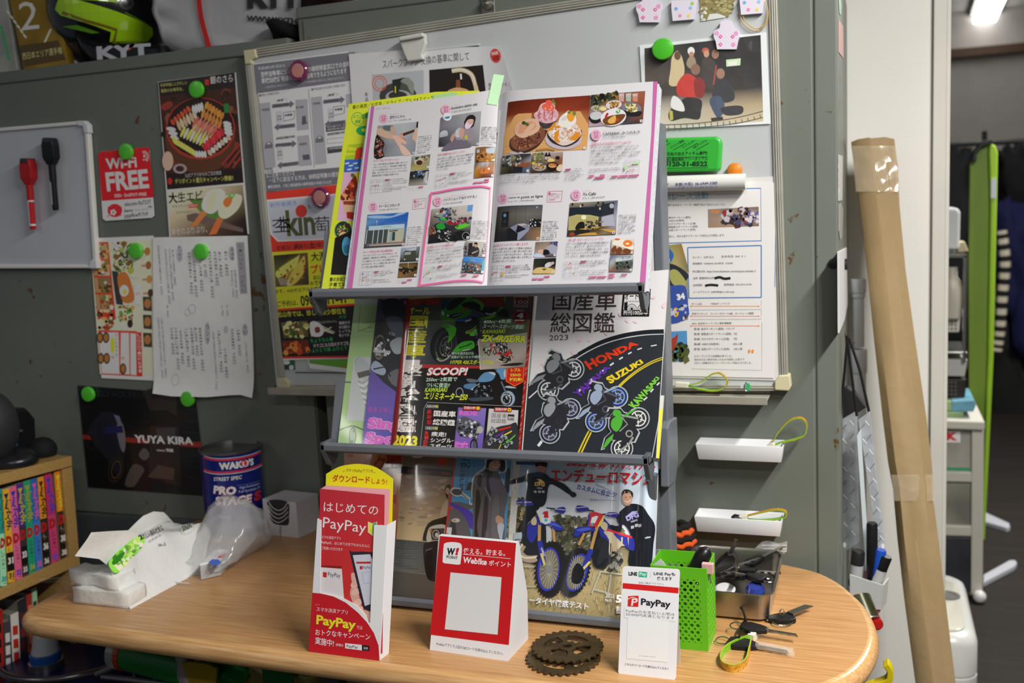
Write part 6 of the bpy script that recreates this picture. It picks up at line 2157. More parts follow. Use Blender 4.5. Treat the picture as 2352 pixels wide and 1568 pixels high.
 for t,p,q,h,c in(('400cc･4気筒',(1318,368),(1545,362),32,'c8d0c4'),('スーパースポーツ爆誕!',(1314,405),(1650,412),34,'c8d0c4'),('KAWASAKI',(1314,450),(1496,444),32,'c8c820'),('ZX-4R/SE/RR',(1300,512),(1662,520),54,YL),('時代を突き抜けた',(1060,622),(1240,622),22,'c0ccb8'),('至高の｢ヨンヒャク4気筒｣スポーツ',(1056,652),(1396,650),22,'c0ccb8'),('HYPER 400スポーツ烈伝',(1048,700),(1398,704),38,YL),('250cc･2気筒で',(850,842),(1104,838),34,'c8d0c8'),('ついに復活!?',(852,884),(1044,888),34,'c8d0c8'),('KAWASAKI',(842,928),(1022,924),36,'c0c828'),('エリミネーター250',(834,986),(1186,996),58,YL)):
  pr.glow(t,p,q,h,c,G,.012 if h<50 else .03,.04,slant=.18)
 pr.glow('SCOOP!',(856,788),(1184,786),60,'dcd8d8','b01c20',.04,.05,slant=.25)
 pr.view(960,840,7.838)
 pr.B_([(570,480),(640,330),(800,180),(1080,240),(1180,60),(1360,-20),(1560,-10),(1640,150),(1600,320),(1780,380),(1870,560),(1860,700),(1430,690),(1400,560),(1220,680),(900,640),(850,700),(600,660)],'8a9098',3)
 pr.B_([(600,480),(660,330),(820,200),(1080,260),(1180,80),(1360,0),(1540,0),(1600,150),(1580,320),(1760,390),(1840,560),(1840,690),(1450,680),(1380,540),(1220,650),(900,620),(840,660),(620,640)],'10141c',3)
 pr.O_((740,480),145,185,'14161c')
 pr.O_((750,480),70,90,'8a8e92',inner=.8)
 pr.O_((1650,560),200,200,'15171d')
 pr.O_((1620,590),128,140,'8a98a8')
 pr.O_((1600,600),100,112,'14161c')
 pr.O_((1590,600),84,94,'b0b4b8',inner=.82)
 pr.spk((1520,520),(1670,520),(1670,690),(1520,690),20,16,['c8ccd0','24242a','6a6e74'],3)
 pr.B_([(830,390),(860,330),(1050,320),(1000,420),(960,430)],'4a7296',4)
 pr.B_([(960,420),(1120,310),(1020,430)],'a8acb0',3)
 pr.B_([(1075,280),(1160,150),(1260,110),(1380,130),(1380,210),(1290,280)],'5a82a8',4)
 pr.B_([(1270,110),(1380,120),(1395,170),(1330,150)],'a8b4c0',3)
 pr.B_([(1380,60),(1420,-10),(1540,-10),(1600,100),(1580,230),(1500,240),(1460,150)],'5a86ae',4)
 pr.O_((1572,140),28,70,'a8b4bc')
 pr.B_([(870,240),(940,230),(1090,260),(1080,290),(930,300)],'5a6068',3)
 pr.B_([(1560,380),(1640,360),(1780,400),(1640,400)],'a0a8b0',3)
 pr.B_([(1000,400),(1180,310),(1330,330),(1340,540),(1180,620),(1010,570)],'0e1016',3)
 pr.spk((1010,380),(1330,340),(1330,600),(1020,600),46,22,['24282e','5a5e64','0a0c10','34383e','8a8e92'],6)
 pr.B_([(900,590),(1060,570),(1340,560),(1330,610),(1020,640)],'3a4048',3)
 pr.line([(1190,50),(1300,60),(1420,80)],16,'0c0e12')
 pr.line([(1500,280),(1620,560)],26,'5a6470')
 hx=[(1590,20),(1760,-60),(1930,20),(1910,290),(1740,380),(1575,280)]
 pr.P_(hx,'b82418')
 pr.line([(1610,30),(1760,-40),(1910,30),(1892,282),(1742,362),(1592,272)],6,'d8a030',True)
 for t,x0,x1,y in(('レブル',1676,1850,102),('250の',1660,1852,190),('対抗馬!',1645,1872,272)):
  pr.text(t,(x0,y),(x1,y+2),58,'d8cc40',.03)
 WT='d0ccc8'
 for x,y in((160,744),(150,1136)):
  pr.frame((x-12,y-48),(x+210,y-36),(x+206,y+14),(x-14,y+8),4,'a8a8a4')
  pr.text('別冊付録',(x,y),(x+155,y+6),36,WT,.02)
  pr.O_((x+180,y-12),22,22,YL)
  pr.text('1',(x+174,y),(x+186,y),26,'14120e',.03)
 pr.clm('最新版',(205,780),(205,1060),90,'b01c20',.03)
 pr.text('国産車',(282,902),(680,920),100,WT,.05)
 pr.text('総図鑑',(266,1056),(664,1074),100,WT,.05)
 pr.clm('RIDE',(178,1170),(130,1490),76,'b01c20',.05)
 for t,x0,x1,y in(('疾走!',240,510,1262),('シングル･',228,640,1374),('スポーツ',216,606,1480)):
  pr.text(t,(x0,y),(x1,y+12),80,WT,.04)
 pr.grad((728,748),(1234,762),(1158,1528),(650,1504),[['6a5a9a','7a68aa'],['6a5aa0','6a58a8'],['7a4a9a','5a4a98']])
 pr.text('RIDE',(742,884),(1070,892),84,'c060b8',.06)
 pr.B_([(740,960),(830,910),(960,960),(1100,1010),(1140,1100),(1080,1300),(1060,1500),(990,1500),(980,1300),(820,1290),(700,1180),(700,1020)],'4a4a54',3)
 pr.spk((740,960),(1120,1020),(1060,1300),(760,1260),60,34,['8a8a94','2a2a32','b8b8c0','16161c','6a6a72'],7)
 pr.O_((1120,1150),56,66,'9a9890')
 pr.O_((1010,1440),70,130,'1a1a20',inner=.7)
 pr.text('Single',(664,1418),(905,1425),58,'c868b8',.05)
 pr.text('Sports',(655,1482),(905,1492),58,'c868b8',.05)
 pr.grad((1282,770),(1812,800),(1770,1560),(1210,1530),[['b8b4b4'],['b0acac'],['8a8888']])
 pr.B_([(1200,1520),(1240,1250),(1420,1110),(1640,1060),(1790,1055),(1770,1560)],'2a2a2e',5)
 pr.text('国産車',(1326,930),(1600,942),80,'4a4648')
 pr.text('総図鑑',(1318,1024),(1590,1036),80,'4a4648')
 pr.P_([(1620,870),(1740,876),(1734,985),(1616,978)],'2a2628')
 pr.P_([(1630,912),(1732,918),(1728,974),(1626,968)],'b8b4b4')
 pr.text('100',(1634,966),(1722,970),40,'2a2628',.03)
 pr.P_([(1450,1140),(1680,1085),(1680,1110),(1470,1175)],'b02018')
 pr.P_([(1390,1270),(1560,1170),(1540,1210),(1410,1290)],'5a2a8a')
 pr.P_([(1545,1240),(1700,1160),(1690,1190),(1570,1255)],'c8b820')
 pr.P_([(1650,1330),(1760,1230),(1755,1260),(1665,1345)],'5ab030')
 pr.line([(1440,1540),(1500,1410)],14,'c8b820')
 for x,y,c in((1360,1200,'8a8c90'),(1340,1370,'6a6c74'),(1540,1330,'7a86a8'),(1640,1420,'4a9a3a')):
  bike(pr,x,y,120,-35,c,'a8a8a8','c8c8c8','3a3a3e')
 for x,y,n in((830,782,'2'),(1392,808,'1')):
  pr.P_([(x-5,y-56),(x+310,y-46),(x+304,y+22),(x-8,y+12)],'a81c1c')
  pr.text('別冊付録',(x+8,y-4),(x+215,y+4),46,WT,.03)
  pr.O_((x+262,y-16),30,32,YL)
  pr.text(n,(x+252,y+2),(x+270,y+2),36,'14120e',.03)
 pr.view(960,670,8.712)
 pr.P_([(1900,90),(2222,95),(2200,312),(1912,300)],'6a1a14')
 pr.frame((1922,96),(2212,98),(2196,304),(1918,300),8,'a8a09c')
 pr.text('オートバイ',(1936,128),(2200,132),50,'b0a8a4',.03)
 pr.text('100',(1936,240),(2195,244),80,'b0a8a4')
 pr.text('創刊100周年',(1936,288),(2190,292),36,'b0a8a4',.02)
 pr.O_((2045,490),145,150,'8a1414')
 pr.O_((2045,490),112,118,'5a0e0e')
 pr.P_([(1900,530),(2185,535),(2170,610),(1912,600)],'6a1010')
 pr.text('4',(1975,515),(2110,520),92,'c0bab6',.08)
 pr.text('2023',(1975,390),(2120,392),30,'b8a8a0',.02)
 pr.text('AUTOBY',(1930,580),(2140,584),26,'c0bab6',.06)
 pr.view(740,640,3.564)
 pr.P_([(692,168),(880,160),(795,1400),(556,1392)],'7a120c')
 pr.glow('オール',(698,290),(882,296),62,YL,'8a0e0c',.03,.03)
 pr.clm('国産車',(783,300),(757,652),168,YL,.06,.86)
 pr.clm('最新総図鑑',(745,662),(680,1265),178,'d0c8c4',.06,.86)
 pr.glow('2023',(578,1360),(776,1372),86,YL,'7a120c',.05,.03)
 pr.P_([(1715,150),(1735,150),(1620,1440),(1598,1440)],'a8221c')
 pr.P_([(1722,150),(1735,150),(1690,600),(1684,560)],'14100e')
 for i in range(26):
  u=i/25
  x,y=1690-88*u,470+950*u
  pr.line([(x-4,y+14),(x+12,y-8)],5,'8a8480' if i%3 else '2a1010')
aS=MID.lift(.0125)
a_l=aS.hit(934,860)[0]
AUTO=Surf(aS.o,aS.u,aS.v,lambda a,b:-.006*math.exp(-max(a-a_l+.02-.07*b,0)/.014))
magazine('motorcycle_magazine','black and red magazine with a green sport bike, in the middle of the shelf',AUTO,[(934,684),(1226,680),(1196,1062),(896,1034)],.0,.006,d_auto,cover='181412',coat=1.0,rough=.22,cuts=[('a',a_l+.004*k)for k in range(-14,18)],smooth=True)
def d_zukan(pr):
 pr.view(1150,600,3.1356)
 pr.B_([(150,1470),(205,960),(205,900),(420,740),(560,660),(800,560),(1000,525),(1180,515),(1240,540),(1120,1480)],'23282e',3)
 pr.P_([(150,1500),(205,905),(430,740),(900,700),(1170,700),(1120,1500)],'23282e')
 rim=[(203,985),(300,900),(420,800),(560,690),(720,605),(880,555),(1040,530),(1175,524)]
 pr.line(spline([(x,y-22)for x,y in rim[3:]],4),26,'14181f')
 pr.line(spline(rim,5),9,'c8ccd0',w1=5)
 for i in range(9):
  t0=i/9
  a=[(480,1020),(620,880),(760,770),(880,690),(1000,630),(1170,594)]
  S_=spline(a,9)
  k=int(t0*len(S_))
  pr.line(S_[k:k+3],15-8*t0,'c0c4c8')
 for o in(0,14):
  pr.line(spline([(545+o*1.6,1410),(620+o*1.6,1250),(720+o,1080),(830+o,920),(960,800+o),(1080,725+o),(1170,690+o)],6),12,'c8b424',w1=6)
 for x0,y0,x1,y1 in((1000,1050,988,1074),(1030,1000,1055,978),(1080,942,1100,918),(1125,892,1145,872)):
  pr.line([(x0,y0),(x1,y1)],11,'c0c4c8')
 pr.line([(845,1420),(855,1380)],14,'c8ccd0')
 pr.line([(270,1330),(312,1275)],20,'c8ccd0')
 pr.line([(1085,1440),(1165,1010),(1180,760)],7,'a8acb0')
 rdz=random.Random(12)
 for x,y in((330,370),(310,290),(640,570),(520,660),(350,740),(310,745),(570,570),(760,520),(910,430),(970,435),(1100,260),(1180,315),(860,385),(430,290),(800,260),(1010,250),(560,290),(690,480),(395,330),(740,395)):
  w,r=rdz.uniform(16,28),rdz.uniform(-60,60)
  pr.O_((x,y),w,w*.55,'d8bcc8',rot=r,n=10)
 K='3a2f28'
 pr.text('国産車',(372,348),(832,344),140,K,.006)
 pr.text('総図鑑',(356,510),(820,508),140,K,.006)
 pr.text('最新版',(392,244),(520,242),26,K,.01)
 pr.text('2023',(350,570),(486,566),40,K)
 pr.P_([(885,196),(1082,198),(1070,396),(868,396)],'141416')
 pr.P_([(898,206),(1068,208),(1058,350),(884,350)],'d0cccc')
 pr.text('オートバイ',(892,276),(1062,272),50,'141416',.05)
 pr.text('ANNIVERSARY',(900,296),(1050,296),14,'3a3638')
 pr.text('1',(888,356),(912,356),64,'141416',.03)
 for x in(945,1022):
  pr.O_((x,344),36,38,'141416',inner=.9,a0=180,a1=360)
  pr.O_((x,344),8,8,'141416')
  for k in range(9):
   t=radians(180+k*22.5)
   pr.line([(x,344),(x+34*cos(t),344+36*sin(t))],2,'141416')
 pr.text('創刊100周年',(882,386),(1062,386),34,'d0cccc',.03)
 for t,p,q,h0,h1,c in(('HONDA',(640,780),(995,598),74,36,'c83418'),('YAMAHA',(560,985),(795,765),62,34,'5a2a98'),('SUZUKI',(790,882),(1030,730),58,34,'d0b828'),('KAWASAKI',(975,1062),(1145,840),66,26,'70b83a')):
  pr.text(t,p,q,h0,c,.05,h1=h1,slant=-.2)
 GL='a8acb0'
 bike(pr,435,852,235,-39,'7a7f84','4a4e52','c8ccd0','24262a',glow=GL)
 bike(pr,430,1150,230,-50,'8a8e94','2a2c34','8a90a8','1c2030',glow=GL)
 bike(pr,765,1065,235,-49,'8a98b0','4a5058','7a94c8','1c3468',glow=GL)
 bike(pr,935,1240,245,-61,'4aa034','8a8f88','d0d0cc','24262a',glow=GL)
def d_yel(pr):
 pr.P_([(1506,940),(1545,905),(1525,1062),(1480,1062)],'c8c428')
 pr.P_([(1513,905),(1545,905),(1545,938),(1510,938)],'b8b8b4')
magazine('thin_magazine','thin white and yellow magazine edge showing at the right of the road booklet',MID,[(1400,905),(1525,908),(1513,1066),(1395,1062)],.003,.002,d_yel,cover='b8b8b4')
magazine('bike_catalogue','white catalogue with four motorcycles on a curved road, right of the middle shelf',MID,[(1236,660),(1300,640),(1535,619),(1506,1066),(1200,1062)],.0095,.004,d_zukan,cover='d0cdcf',coat=.8,wp=215)
def d_orange(pr):
 pr.view(700,1020,2.862)
 pr.grad((260,60),(640,60),(600,700),(250,700),[['a8682a'],['9a5a24'],['6a2a14']])
 pr.P_([(540,60),(640,60),(600,400),(540,340)],'8a1c14')
 for t,x0,x1,y,h,c in(('イク',360,530,190,110,'8a1c14'),('王',530,625,170,110,'8a1c14'),('Enduro',535,640,160,50,'24140c')):
  pr.text(t,(x0,y),(x1,y-10),h,c,.05)
 for x in(300,412):
  pr.O_((x,70),24,18,'9a1c18')
 pr.P_([(580,190),(630,190),(600,330),(580,330)],'a87a3a')
magazine('bike_guide_magazine','orange and red magazine behind the yellow leaflet holder on the bottom shelf',LOW,[(790,1036),(930,1040),(910,1412),(790,1404)],.003,.002,d_orange,cover='a8682a')
def d_jimny(pr):
 pr.view(880,1040,7.127)
 pr.grad((290,40),(1190,60),(1190,420),(250,330),[['6a5a50','6a5448'],['7a665c','70584c'],['84706a','7a6458']])
 pr.grad((240,335),(1150,400),(1000,1480),(50,1400),[['7a6458','80685a','6a5448'],['9a8470','98826e','8a705c'],['a08868','9a8264','86705a'],['a88e6a','b09a72','a08a6c'],['a8906c','b8a278','a8926e']])
 pr.spk((260,380),(1080,420),(960,1200),(150,1150),60,90,['8a7262','a08a74','967e68','ac967a','80685a'],41,.35)
 pr.P_([(275,215),(1190,290),(1180,400),(258,330)],'17130f')
 pr.text('四国の中古車&バイク情報誌',(402,316),(1104,362),52,'b04a18',.01)
 pr.P_([(905,85),(1060,95),(1030,195),(880,180)],'b83a14')
 pr.O_((560,62),90,20,'c0bcb8')
 pr.grad((50,1395),(1000,1480),(860,2060),(20,2000),[['3a3c3a','444644','3a3c3a'],['4a4c48','545450','40423e'],['5a5a52','5a5850','4a4a44']])
 for i in range(26):
  y=1440+i*20
  pr.line([(60+(i*53)%300,y),(250+(i*53)%420,y+14)],7,'5a5c58' if i%2 else '34363a')
 pr.P_([(30,1900),(900,2010),(860,2400),(-40,2400)],'4a443c')
 pr.line([(30,1900),(900,2010)],10,'6a655a')
 pr.B_([(940,1060),(960,900),(1010,800),(1060,760),(1060,1060)],'a08a78',3)
 pr.B_([(1015,600),(1040,530),(1100,520),(1100,600),(1060,620),(1070,760),(1030,700)],'14100f',3)
 pr.O_((1058,620),34,55,'b08a74')
 pr.B_([(650,1400),(740,1150),(960,1060),(1100,1050),(1060,1440),(720,1440)],'1a1714',3)
 pr.B_([(720,1450),(740,1260),(820,1190),(1020,1180),(1000,1400),(900,1470)],'a8a094',3)
 pr.P_([(770,1240),(1010,1230),(980,1420),(800,1430)],'3a3834')
 pr.O_((866,1330),78,92,'24221f')
 pr.O_((866,1330),62,76,'8a8680',inner=.75)
 pr.O_((880,1340),30,38,'a8a49c')
 pr.O_((780,1272),20,32,'b86a2c')
 pr.B_([(660,1530),(740,1460),(1000,1480),(960,2040),(760,2080),(690,1900)],'1a1816',3)
 pr.B_([(690,1900),(700,1640),(780,1580),(820,1720),(810,2060),(740,2060)],'0e0d0c',3)
 pr.line([(700,1600),(800,1560)],16,'5a5650')
WS,wc=ridges(LOW,.0065,[(905,1200,-.004,.014)])
magazine('used_car_magazine','glossy magazine with a boxy off-road car under a cloudy sky, on the bottom shelf',WS,[(920,1045),(1052,1050),(1010,1392),(890,1372)],.0,.003,d_jimny,cover='8a7262',coat=1.0,cuts=wc,smooth=True)
def d_coat(pr):
 pr.view(880,1040,7.127)
 pr.P_([(1145,90),(1198,95),(1040,1480),(985,1480)],'b03034')
 pr.P_([(1198,95),(2110,130),(1950,1560),(1040,1480)],'4a8ab8')
 for i in range(12):
  pr.line([(1150+i*75,700),(1240+i*75,150)],8,'5a98c4')
 pr.clm('･Dにお任せ!',(1340,70),(1270,660),84,'1c2030',.03,.85)
 pr.clm('KTMグループなら',(1412,100),(1360,540),44,'1c2030',.01)
 W_='c0c4c8'
 pr.line(spline([(1680,100),(1670,230),(1560,320),(1470,430),(1460,700),(1490,820),(1420,830),(1400,760),(1290,690),(1200,700),(1110,640),(1150,580),(1260,590),(1310,660),(1430,750)],4),26,W_)
 pr.line(spline([(2010,120),(2010,290),(1900,330),(1960,480),(1985,580),(2060,540)],4),26,W_)
 pr.O_((1210,640),86,52,'4a4c52',rot=8)
 pr.line([(1290,670),(1400,760),(1400,840)],12,'2a2c30')
 pr.P_([(1400,480),(1460,480),(1440,610),(1350,610)],'3a3c40')
 pr.P_([(1100,800),(1260,800),(1480,860),(1440,920),(1300,920),(1110,870)],'5a585c')
 pr.P_([(1110,870),(1210,890),(1200,930),(1105,920)],'b04a40')
 pr.B_([(1100,810),(1300,880),(1440,960),(1500,1080),(1480,1240),(1400,1200),(1240,950),(1110,870)],'4a3a9a',4)
 pr.B_([(1105,920),(1230,930),(1390,1150),(1420,1480),(1040,1480),(1070,1100)],'5a565a',3)
 pr.B_([(1110,1130),(1180,1080),(1200,1480),(1060,1480)],'3a363c',3)
 pr.O_((1190,1102),70,34,'b8b4b0')
 pr.P_([(1135,1090),(1190,1085),(1200,1120),(1150,1120)],'b8843a')
 pr.P_([(1050,1215),(1130,1220),(1110,1380),(1030,1380)],'c0c0c0')
 pr.text('7',(1035,1360),(1075,1358),52,'5a8a5a',.02)
 pr.B_([(2030,260),(2080,300),(2070,620),(2010,640),(1990,560)],'2a2a2e',3)
 pr.B_([(1460,760),(1480,450),(1560,340),(1700,300),(1880,320),(1960,480),(2040,700),(1990,1000),(1950,1560),(1500,1520),(1480,1100)],'5c565a',4)
 for p,c in(([(1520,700),(1560,600),(1600,800),(1540,1200),(1600,1540),(1500,1500)],'2c282c'),([(1660,760),(1720,780),(1700,1200),(1640,1540),(1600,1540)],'332e33'),([(1560,380),(1620,360),(1600,560),(1540,500)],'2a272b'),([(1700,330),(1780,340),(1760,700),(1700,620)],'2e2a30'),([(1740,400),(1860,420),(1880,700),(1780,680)],'60566a'),([(1800,800),(1900,760),(1880,1540),(1780,1540)],'686266')):
  pr.B_(p,c,4)
 pr.line(spline([(1660,560),(1730,680),(1760,780)],4),10,'a09aa4')
 pr.line(spline([(1530,360),(1590,340),(1640,370)],4),12,'b8b4b4')
 pr.B_([(1690,240),(1700,130),(1780,100),(1990,120),(1985,280),(1940,310),(1880,260),(1720,250)],'1a1414',3)
 pr.B_([(1730,240),(1760,150),(1860,120),(1920,150),(1910,230),(1840,290),(1760,290)],'b08c78',4)
 pr.line(spline([(1800,215),(1830,245),(1880,225)],3),12,'e0d8d4')
 for x,y in((1835,155),(1905,160)):
  pr.O_((x,y),16,7,'2a1c18',rot=10)
 pr.B_([(1680,260),(1760,290),(1800,310),(1780,345),(1660,320)],'1a181a',3)
 pr.B_([(1840,1080),(1880,1020),(1970,1080),(1960,1150),(1880,1165)],'b08a72',4)
 pr.B_([(1870,1180),(1980,1160),(1960,1330),(1930,1460)],'a8b0bc',3)
magazine('scooter_magazine','light blue magazine with a smiling woman in a dark raincoat, on the bottom shelf',LOW,[(1045,1050),(1180,1054),(1150,1412),(1000,1392)],.0085,.003,d_coat,cover='4a8ab8',coat=.9)
def d_enduro(pr):
 pr.view(1160,1050,4.127)
 pr.grad((60,40),(1440,50),(1390,820),(-20,800),[['8aa4bc','a0b4c8','b0c0d0','a8c0d4'],['a0b4c8','b8c4d0','c0c8d4','b4c4d4'],['b8c0c8','c4c8d0','c8c8d0','bcc4d0'],['a8aaa4','b0b0b0','c4c4c8','c0c4cc']])
 pr.grad((-20,800),(1390,820),(1090,1560),(60,1500),[['6a6248','6a6450','6a6450'],['98886a','a89a74','9a8c68'],['a09068','a89870','98885e'],['8a7a50','94845a','8a7a54']])
 br=['5a5a48','4a4c3a','6a6854','3a3c2e','78745c']
 pr.spk((-10,380),(230,340),(230,760),(-10,760),90,40,br,51)
 pr.spk((470,560),(760,600),(800,960),(480,1000),130,44,br,52)
 pr.spk((960,640),(1160,700),(1160,800),(980,760),20,40,br,53)
 rd=random.Random(3)
 for i in range(60):
  x,y=470+rd.random()*300,560+rd.random()*280
  a=radians(rd.uniform(200,340))
  l=rd.uniform(40,120)
  pr.k=170+i%8
  pr.line([(x,y+60),(x+l*cos(a),y+60+l*sin(a))],3.5,rd.choice(['4a4636','3a382c','6a6450']))
 for i in range(240):
  x,y=60+rd.random()*1060,1040+rd.random()*480
  a=radians(rd.uniform(220,320))
  l=rd.uniform(20,60)
  pr.k=180+i%8
  pr.line([(x,y),(x+l*cos(a),y+l*sin(a))],4,rd.choice(['b8a87c','7a6c46','c8b88c','5c5236','a8986c']))
 pr.k=190
 R_='c01c20'
 pr.text('2023を駆け抜ける',(580,82),(1430,112),60,R_,.05)
 pr.text('エンデューロマシン',(432,226),(1420,262),122,R_,.05)
 pr.P_([(105,40),(300,45),(300,75),(110,70)],'2a4a7a')
 pr.text('カスタムに役立つ!',(680,300),(1052,386),52,'2a2c8a',.025)
 pr.line([(860,250),(1075,352),(872,266)],3,'2a2c8a',True)
 pr.line([(805,396),(1060,410),(812,410)],3,'2a2c8a',True)
 D_='14151b'
 pr.B_([(130,700),(170,560),(200,430),(330,430),(300,540),(210,640),(190,720)],D_,4)
 pr.B_([(200,440),(215,240),(150,240),(50,255),(40,225),(180,180),(250,150),(370,150),(440,200),(560,250),(640,330),(610,350),(500,280),(420,265),(385,440),(300,470)],D_,4)
 pr.B_([(615,330),(660,330),(680,360),(650,380),(620,360)],'1c1c22',3)
 pr.B_([(300,90),(310,55),(380,50),(395,90),(370,150),(330,165),(310,130)],'b08470',4)
 pr.B_([(295,90),(300,50),(400,50),(392,95),(340,78)],'221814',3)
 pr.B_([(250,170),(300,140),(370,150),(350,190)],'1c3a58',3)
 pr.P_([(300,205),(340,205),(380,238),(345,242),(300,240),(330,225)],'c8a860')
 pr.text('DFG',(284,268),(380,275),34,'c8a860',.05)
 pr.text('YAMAHA',(305,298),(360,300),14,'b8b8bc',.03)
 for x in(290,330,365):
  pr.P_([(x-12,315),(x+14,317),(x+14,338),(x-12,336)],'a8a8ac')
 pr.clm('DFG',(185,475),(155,600),34,'b8a060',.04)
 pr.P_([(90,715),(165,710),(160,770),(85,780)],'b0c0cc')
 pr.B_([(1090,640),(1060,560),(1130,480),(1200,440),(1300,460),(1360,540),(1425,650),(1410,820),(1370,1060),(1180,1030),(1200,760),(1140,640)],'14161f',4)
 pr.B_([(980,640),(1070,650),(1110,620),(1100,700),(1000,690)],'14161f',3)
 pr.B_([(1115,380),(1140,320),(1200,330),(1212,390),(1180,460),(1130,440)],'c89a80',4)
 pr.B_([(1112,370),(1120,315),(1170,305),(1215,335),(1212,385),(1190,345),(1130,345)],'1f1814',4)
 pr.line(spline([(1140,412),(1165,425),(1195,405)],3),9,'e8e0dc')
 for x,y in((1148,380),(1190,376)):
  pr.line([(x-10,y),(x+10,y)],5,'3a2420')
 pr.P_([(1150,560),(1210,512),(1262,508),(1220,545),(1170,566)],'9a94c4')
 pr.text('DFG',(1160,602),(1275,560),44,'9a94c8',.05)
 pr.text('YAMAHA',(1195,622),(1262,600),20,'a8a8b4',.03)
 for x,y in((1210,665),(1248,648),(1280,650)):
  pr.P_([(x-14,y-14),(x+16,y-20),(x+16,y+8),(x-12,y+14)],'a8a8b0')
 pr.text('wise',(1330,772),(1385,760),20,'b8b8bc',.05)
 for pts in([(185,1035),(320,1040),(320,1225),(215,1225)],[(900,1080),(1120,1110)],[(910,1080),(825,1290)],[(1010,1110),(980,1290)],[(840,1250),(1000,1290)]):
  pr.line(pts,14,'a8a898')
 def mx(ox,f,plate,plate2,num,wx,wy,wr,tilt):
  """an enduro bike seen three-quarter from the front"""
  def P(*q):
   return[(ox+f*x,y)for x,y in q]
  BLU,BL2='2a3090','4a58c0'
  pr.B_(P((-190,900),(-120,640),(20,560),(60,700),(40,1000),(-60,1010)),'1a1c24',3)
  pr.B_(P((-110,640),(-40,560),(10,600),(-60,800),(-120,760)),BLU,3)
  if f>0:
   pr.line(spline(P((-160,830),(-190,900),(-130,960),(-20,960)),5),66,'9a8c78')
   pr.line(spline(P((-165,820),(-200,900),(-140,950),(-30,945)),5),16,'d0c4b0')
  else:
   pr.B_(P((-110,780),(-60,700),(-190,720),(-330,780),(-340,850),(-230,840),(-160,930),(-110,920)),'b8aa90',3)
   pr.B_(P((-120,690),(-60,650),(-250,740),(-345,770),(-340,890),(-220,800)),BLU,3)
   pr.line(P((-80,680),(-330,760)),22,'c03034')
   pr.B_(P((0,780),(-90,780),(-110,980),(-60,1060),(20,1000)),'23242a',3)
   pr.line(spline(P((-10,860),(20,1000),(-30,1030),(-90,960)),4),40,'1a1a1f')
   pr.spk(P((-230,900))[0],P((-120,900))[0],P((-120,1060))[0],P((-260,1060))[0],26,26,['6a6a64','3a3c3c','8a8a84','24262a'],5)
  pr.O_((wx,wy),wr*.55,wr,'17171a',rot=tilt)
  for k in range(34):
   t=2*pi*k/34
   pr.O_((wx+wr*.56*cos(t)*cos(radians(tilt))-wr*sin(t)*sin(radians(tilt)),wy+wr*.56*cos(t)*sin(radians(tilt))+wr*sin(t)*cos(radians(tilt))),13,13,'1c1c1f',n=6)
  pr.O_((wx-f*22,wy),wr*.40,wr*.80,'3034a0',rot=tilt)
  pr.O_((wx-f*18,wy),wr*.34,wr*.72,'6a6654',rot=tilt)
  for k in range(22):
   t=2*pi*k/22
   pr.line([(wx-f*15,wy),(wx-f*18+wr*.33*cos(t),wy+wr*.70*sin(t))],3,'b8b8b0')
  pr.O_((wx-f*15,wy),34,40,'7a7a7c')
  pr.line(P((0,560),(-5,800))if f>0 else[(885,640),(820,880)],30,'b08a50')
  pr.line(P((130,660),(140,800))if f>0 else[(760,720),(705,830)],24,'b08a50')
  lower=P((0,790),(38,1020))if f>0 else[(825,870),(745,1070)]
  pr.line(lower,48,BLU)
  pr.line([(lower[0][0]+f*14,lower[0][1]+120),(lower[1][0]+f*10,lower[1][1])],22,'c8b860')
  return BLU,BL2
 B1,B2=mx(335,1,0,0,0,440,1060,262,6)
 pr.text('LOMAX',(345,860),(370,940),20,'c8c8d4',.04)
 mx(880,-1,0,0,0,668,1090,232,18)
 pr.B_([(640,1180),(650,1060),(700,1000),(760,1080),(720,1190)],'141418',3)
 pr.B_([(355,640),(370,605),(470,610),(540,650),(560,690),(480,690),(440,640)],B1,4)
 pr.B_([(400,628),(480,622),(545,668),(480,652)],B2,4)
 pr.P_([(305,510),(345,480),(430,490),(452,560),(440,620),(380,640),(325,600)],'c0cad8')
 pr.P_([(305,510),(330,560),(345,610),(390,638),(330,640),(302,560)],B1)
 pr.line([(308,512),(335,570),(350,620)],10,'c8c040')
 pr.P_([(375,515),(415,508),(420,575),(375,575),(378,540),(360,540)],'b82028')
 pr.O_((395,596),14,14,'3aa0a8')
 pr.B_([(660,720),(680,670),(770,655),(850,670),(860,700),(780,700),(700,750),(660,745)],B1,4)
 pr.B_([(680,690),(770,665),(830,680),(740,700)],B2,4)
 pr.P_([(800,530),(850,515),(945,540),(940,600),(900,660),(830,660),(785,640)],'b83038')
 pr.P_([(800,530),(815,560),(800,640),(785,640)],B1)
 pr.P_([(945,540),(940,600),(900,660),(880,660)],'c8c040')
 pr.P_([(830,570),(870,555),(890,560),(860,625),(818,620)],'d0d4dc')
 pr.O_((830,635),14,14,'3aa0a8')
 for a,b_ in(((130,420),(320,470)),((400,480),(580,500)),((690,490),(850,510)),((930,540),(1100,540))):
  pr.line([a,b_],12,'15151a')
 for pts in([(115,430),(150,400),(260,425),(280,455),(200,460)],[(480,490),(560,470),(585,500),(560,530),(490,515)],[(680,480),(700,455),(780,470),(800,500),(700,515)],[(960,540),(1000,520),(1090,530),(1060,570),(980,560)]):
  pr.B_(pts,'2c3088',4)
  pr.line([pts[0],pts[2]],8,'b0b0c4')
 pr.B_([(255,600),(290,560),(310,600),(300,640),(265,640)],'b8aa8a',3)
 pr.B_([(910,650),(940,610),(980,640),(960,700)],'b8aa8a',3)
 pr.glow('ータイヤ徹底テスト',(235,1378),(795,1440),62,'e0dcd4','2a241a',.05,.03)
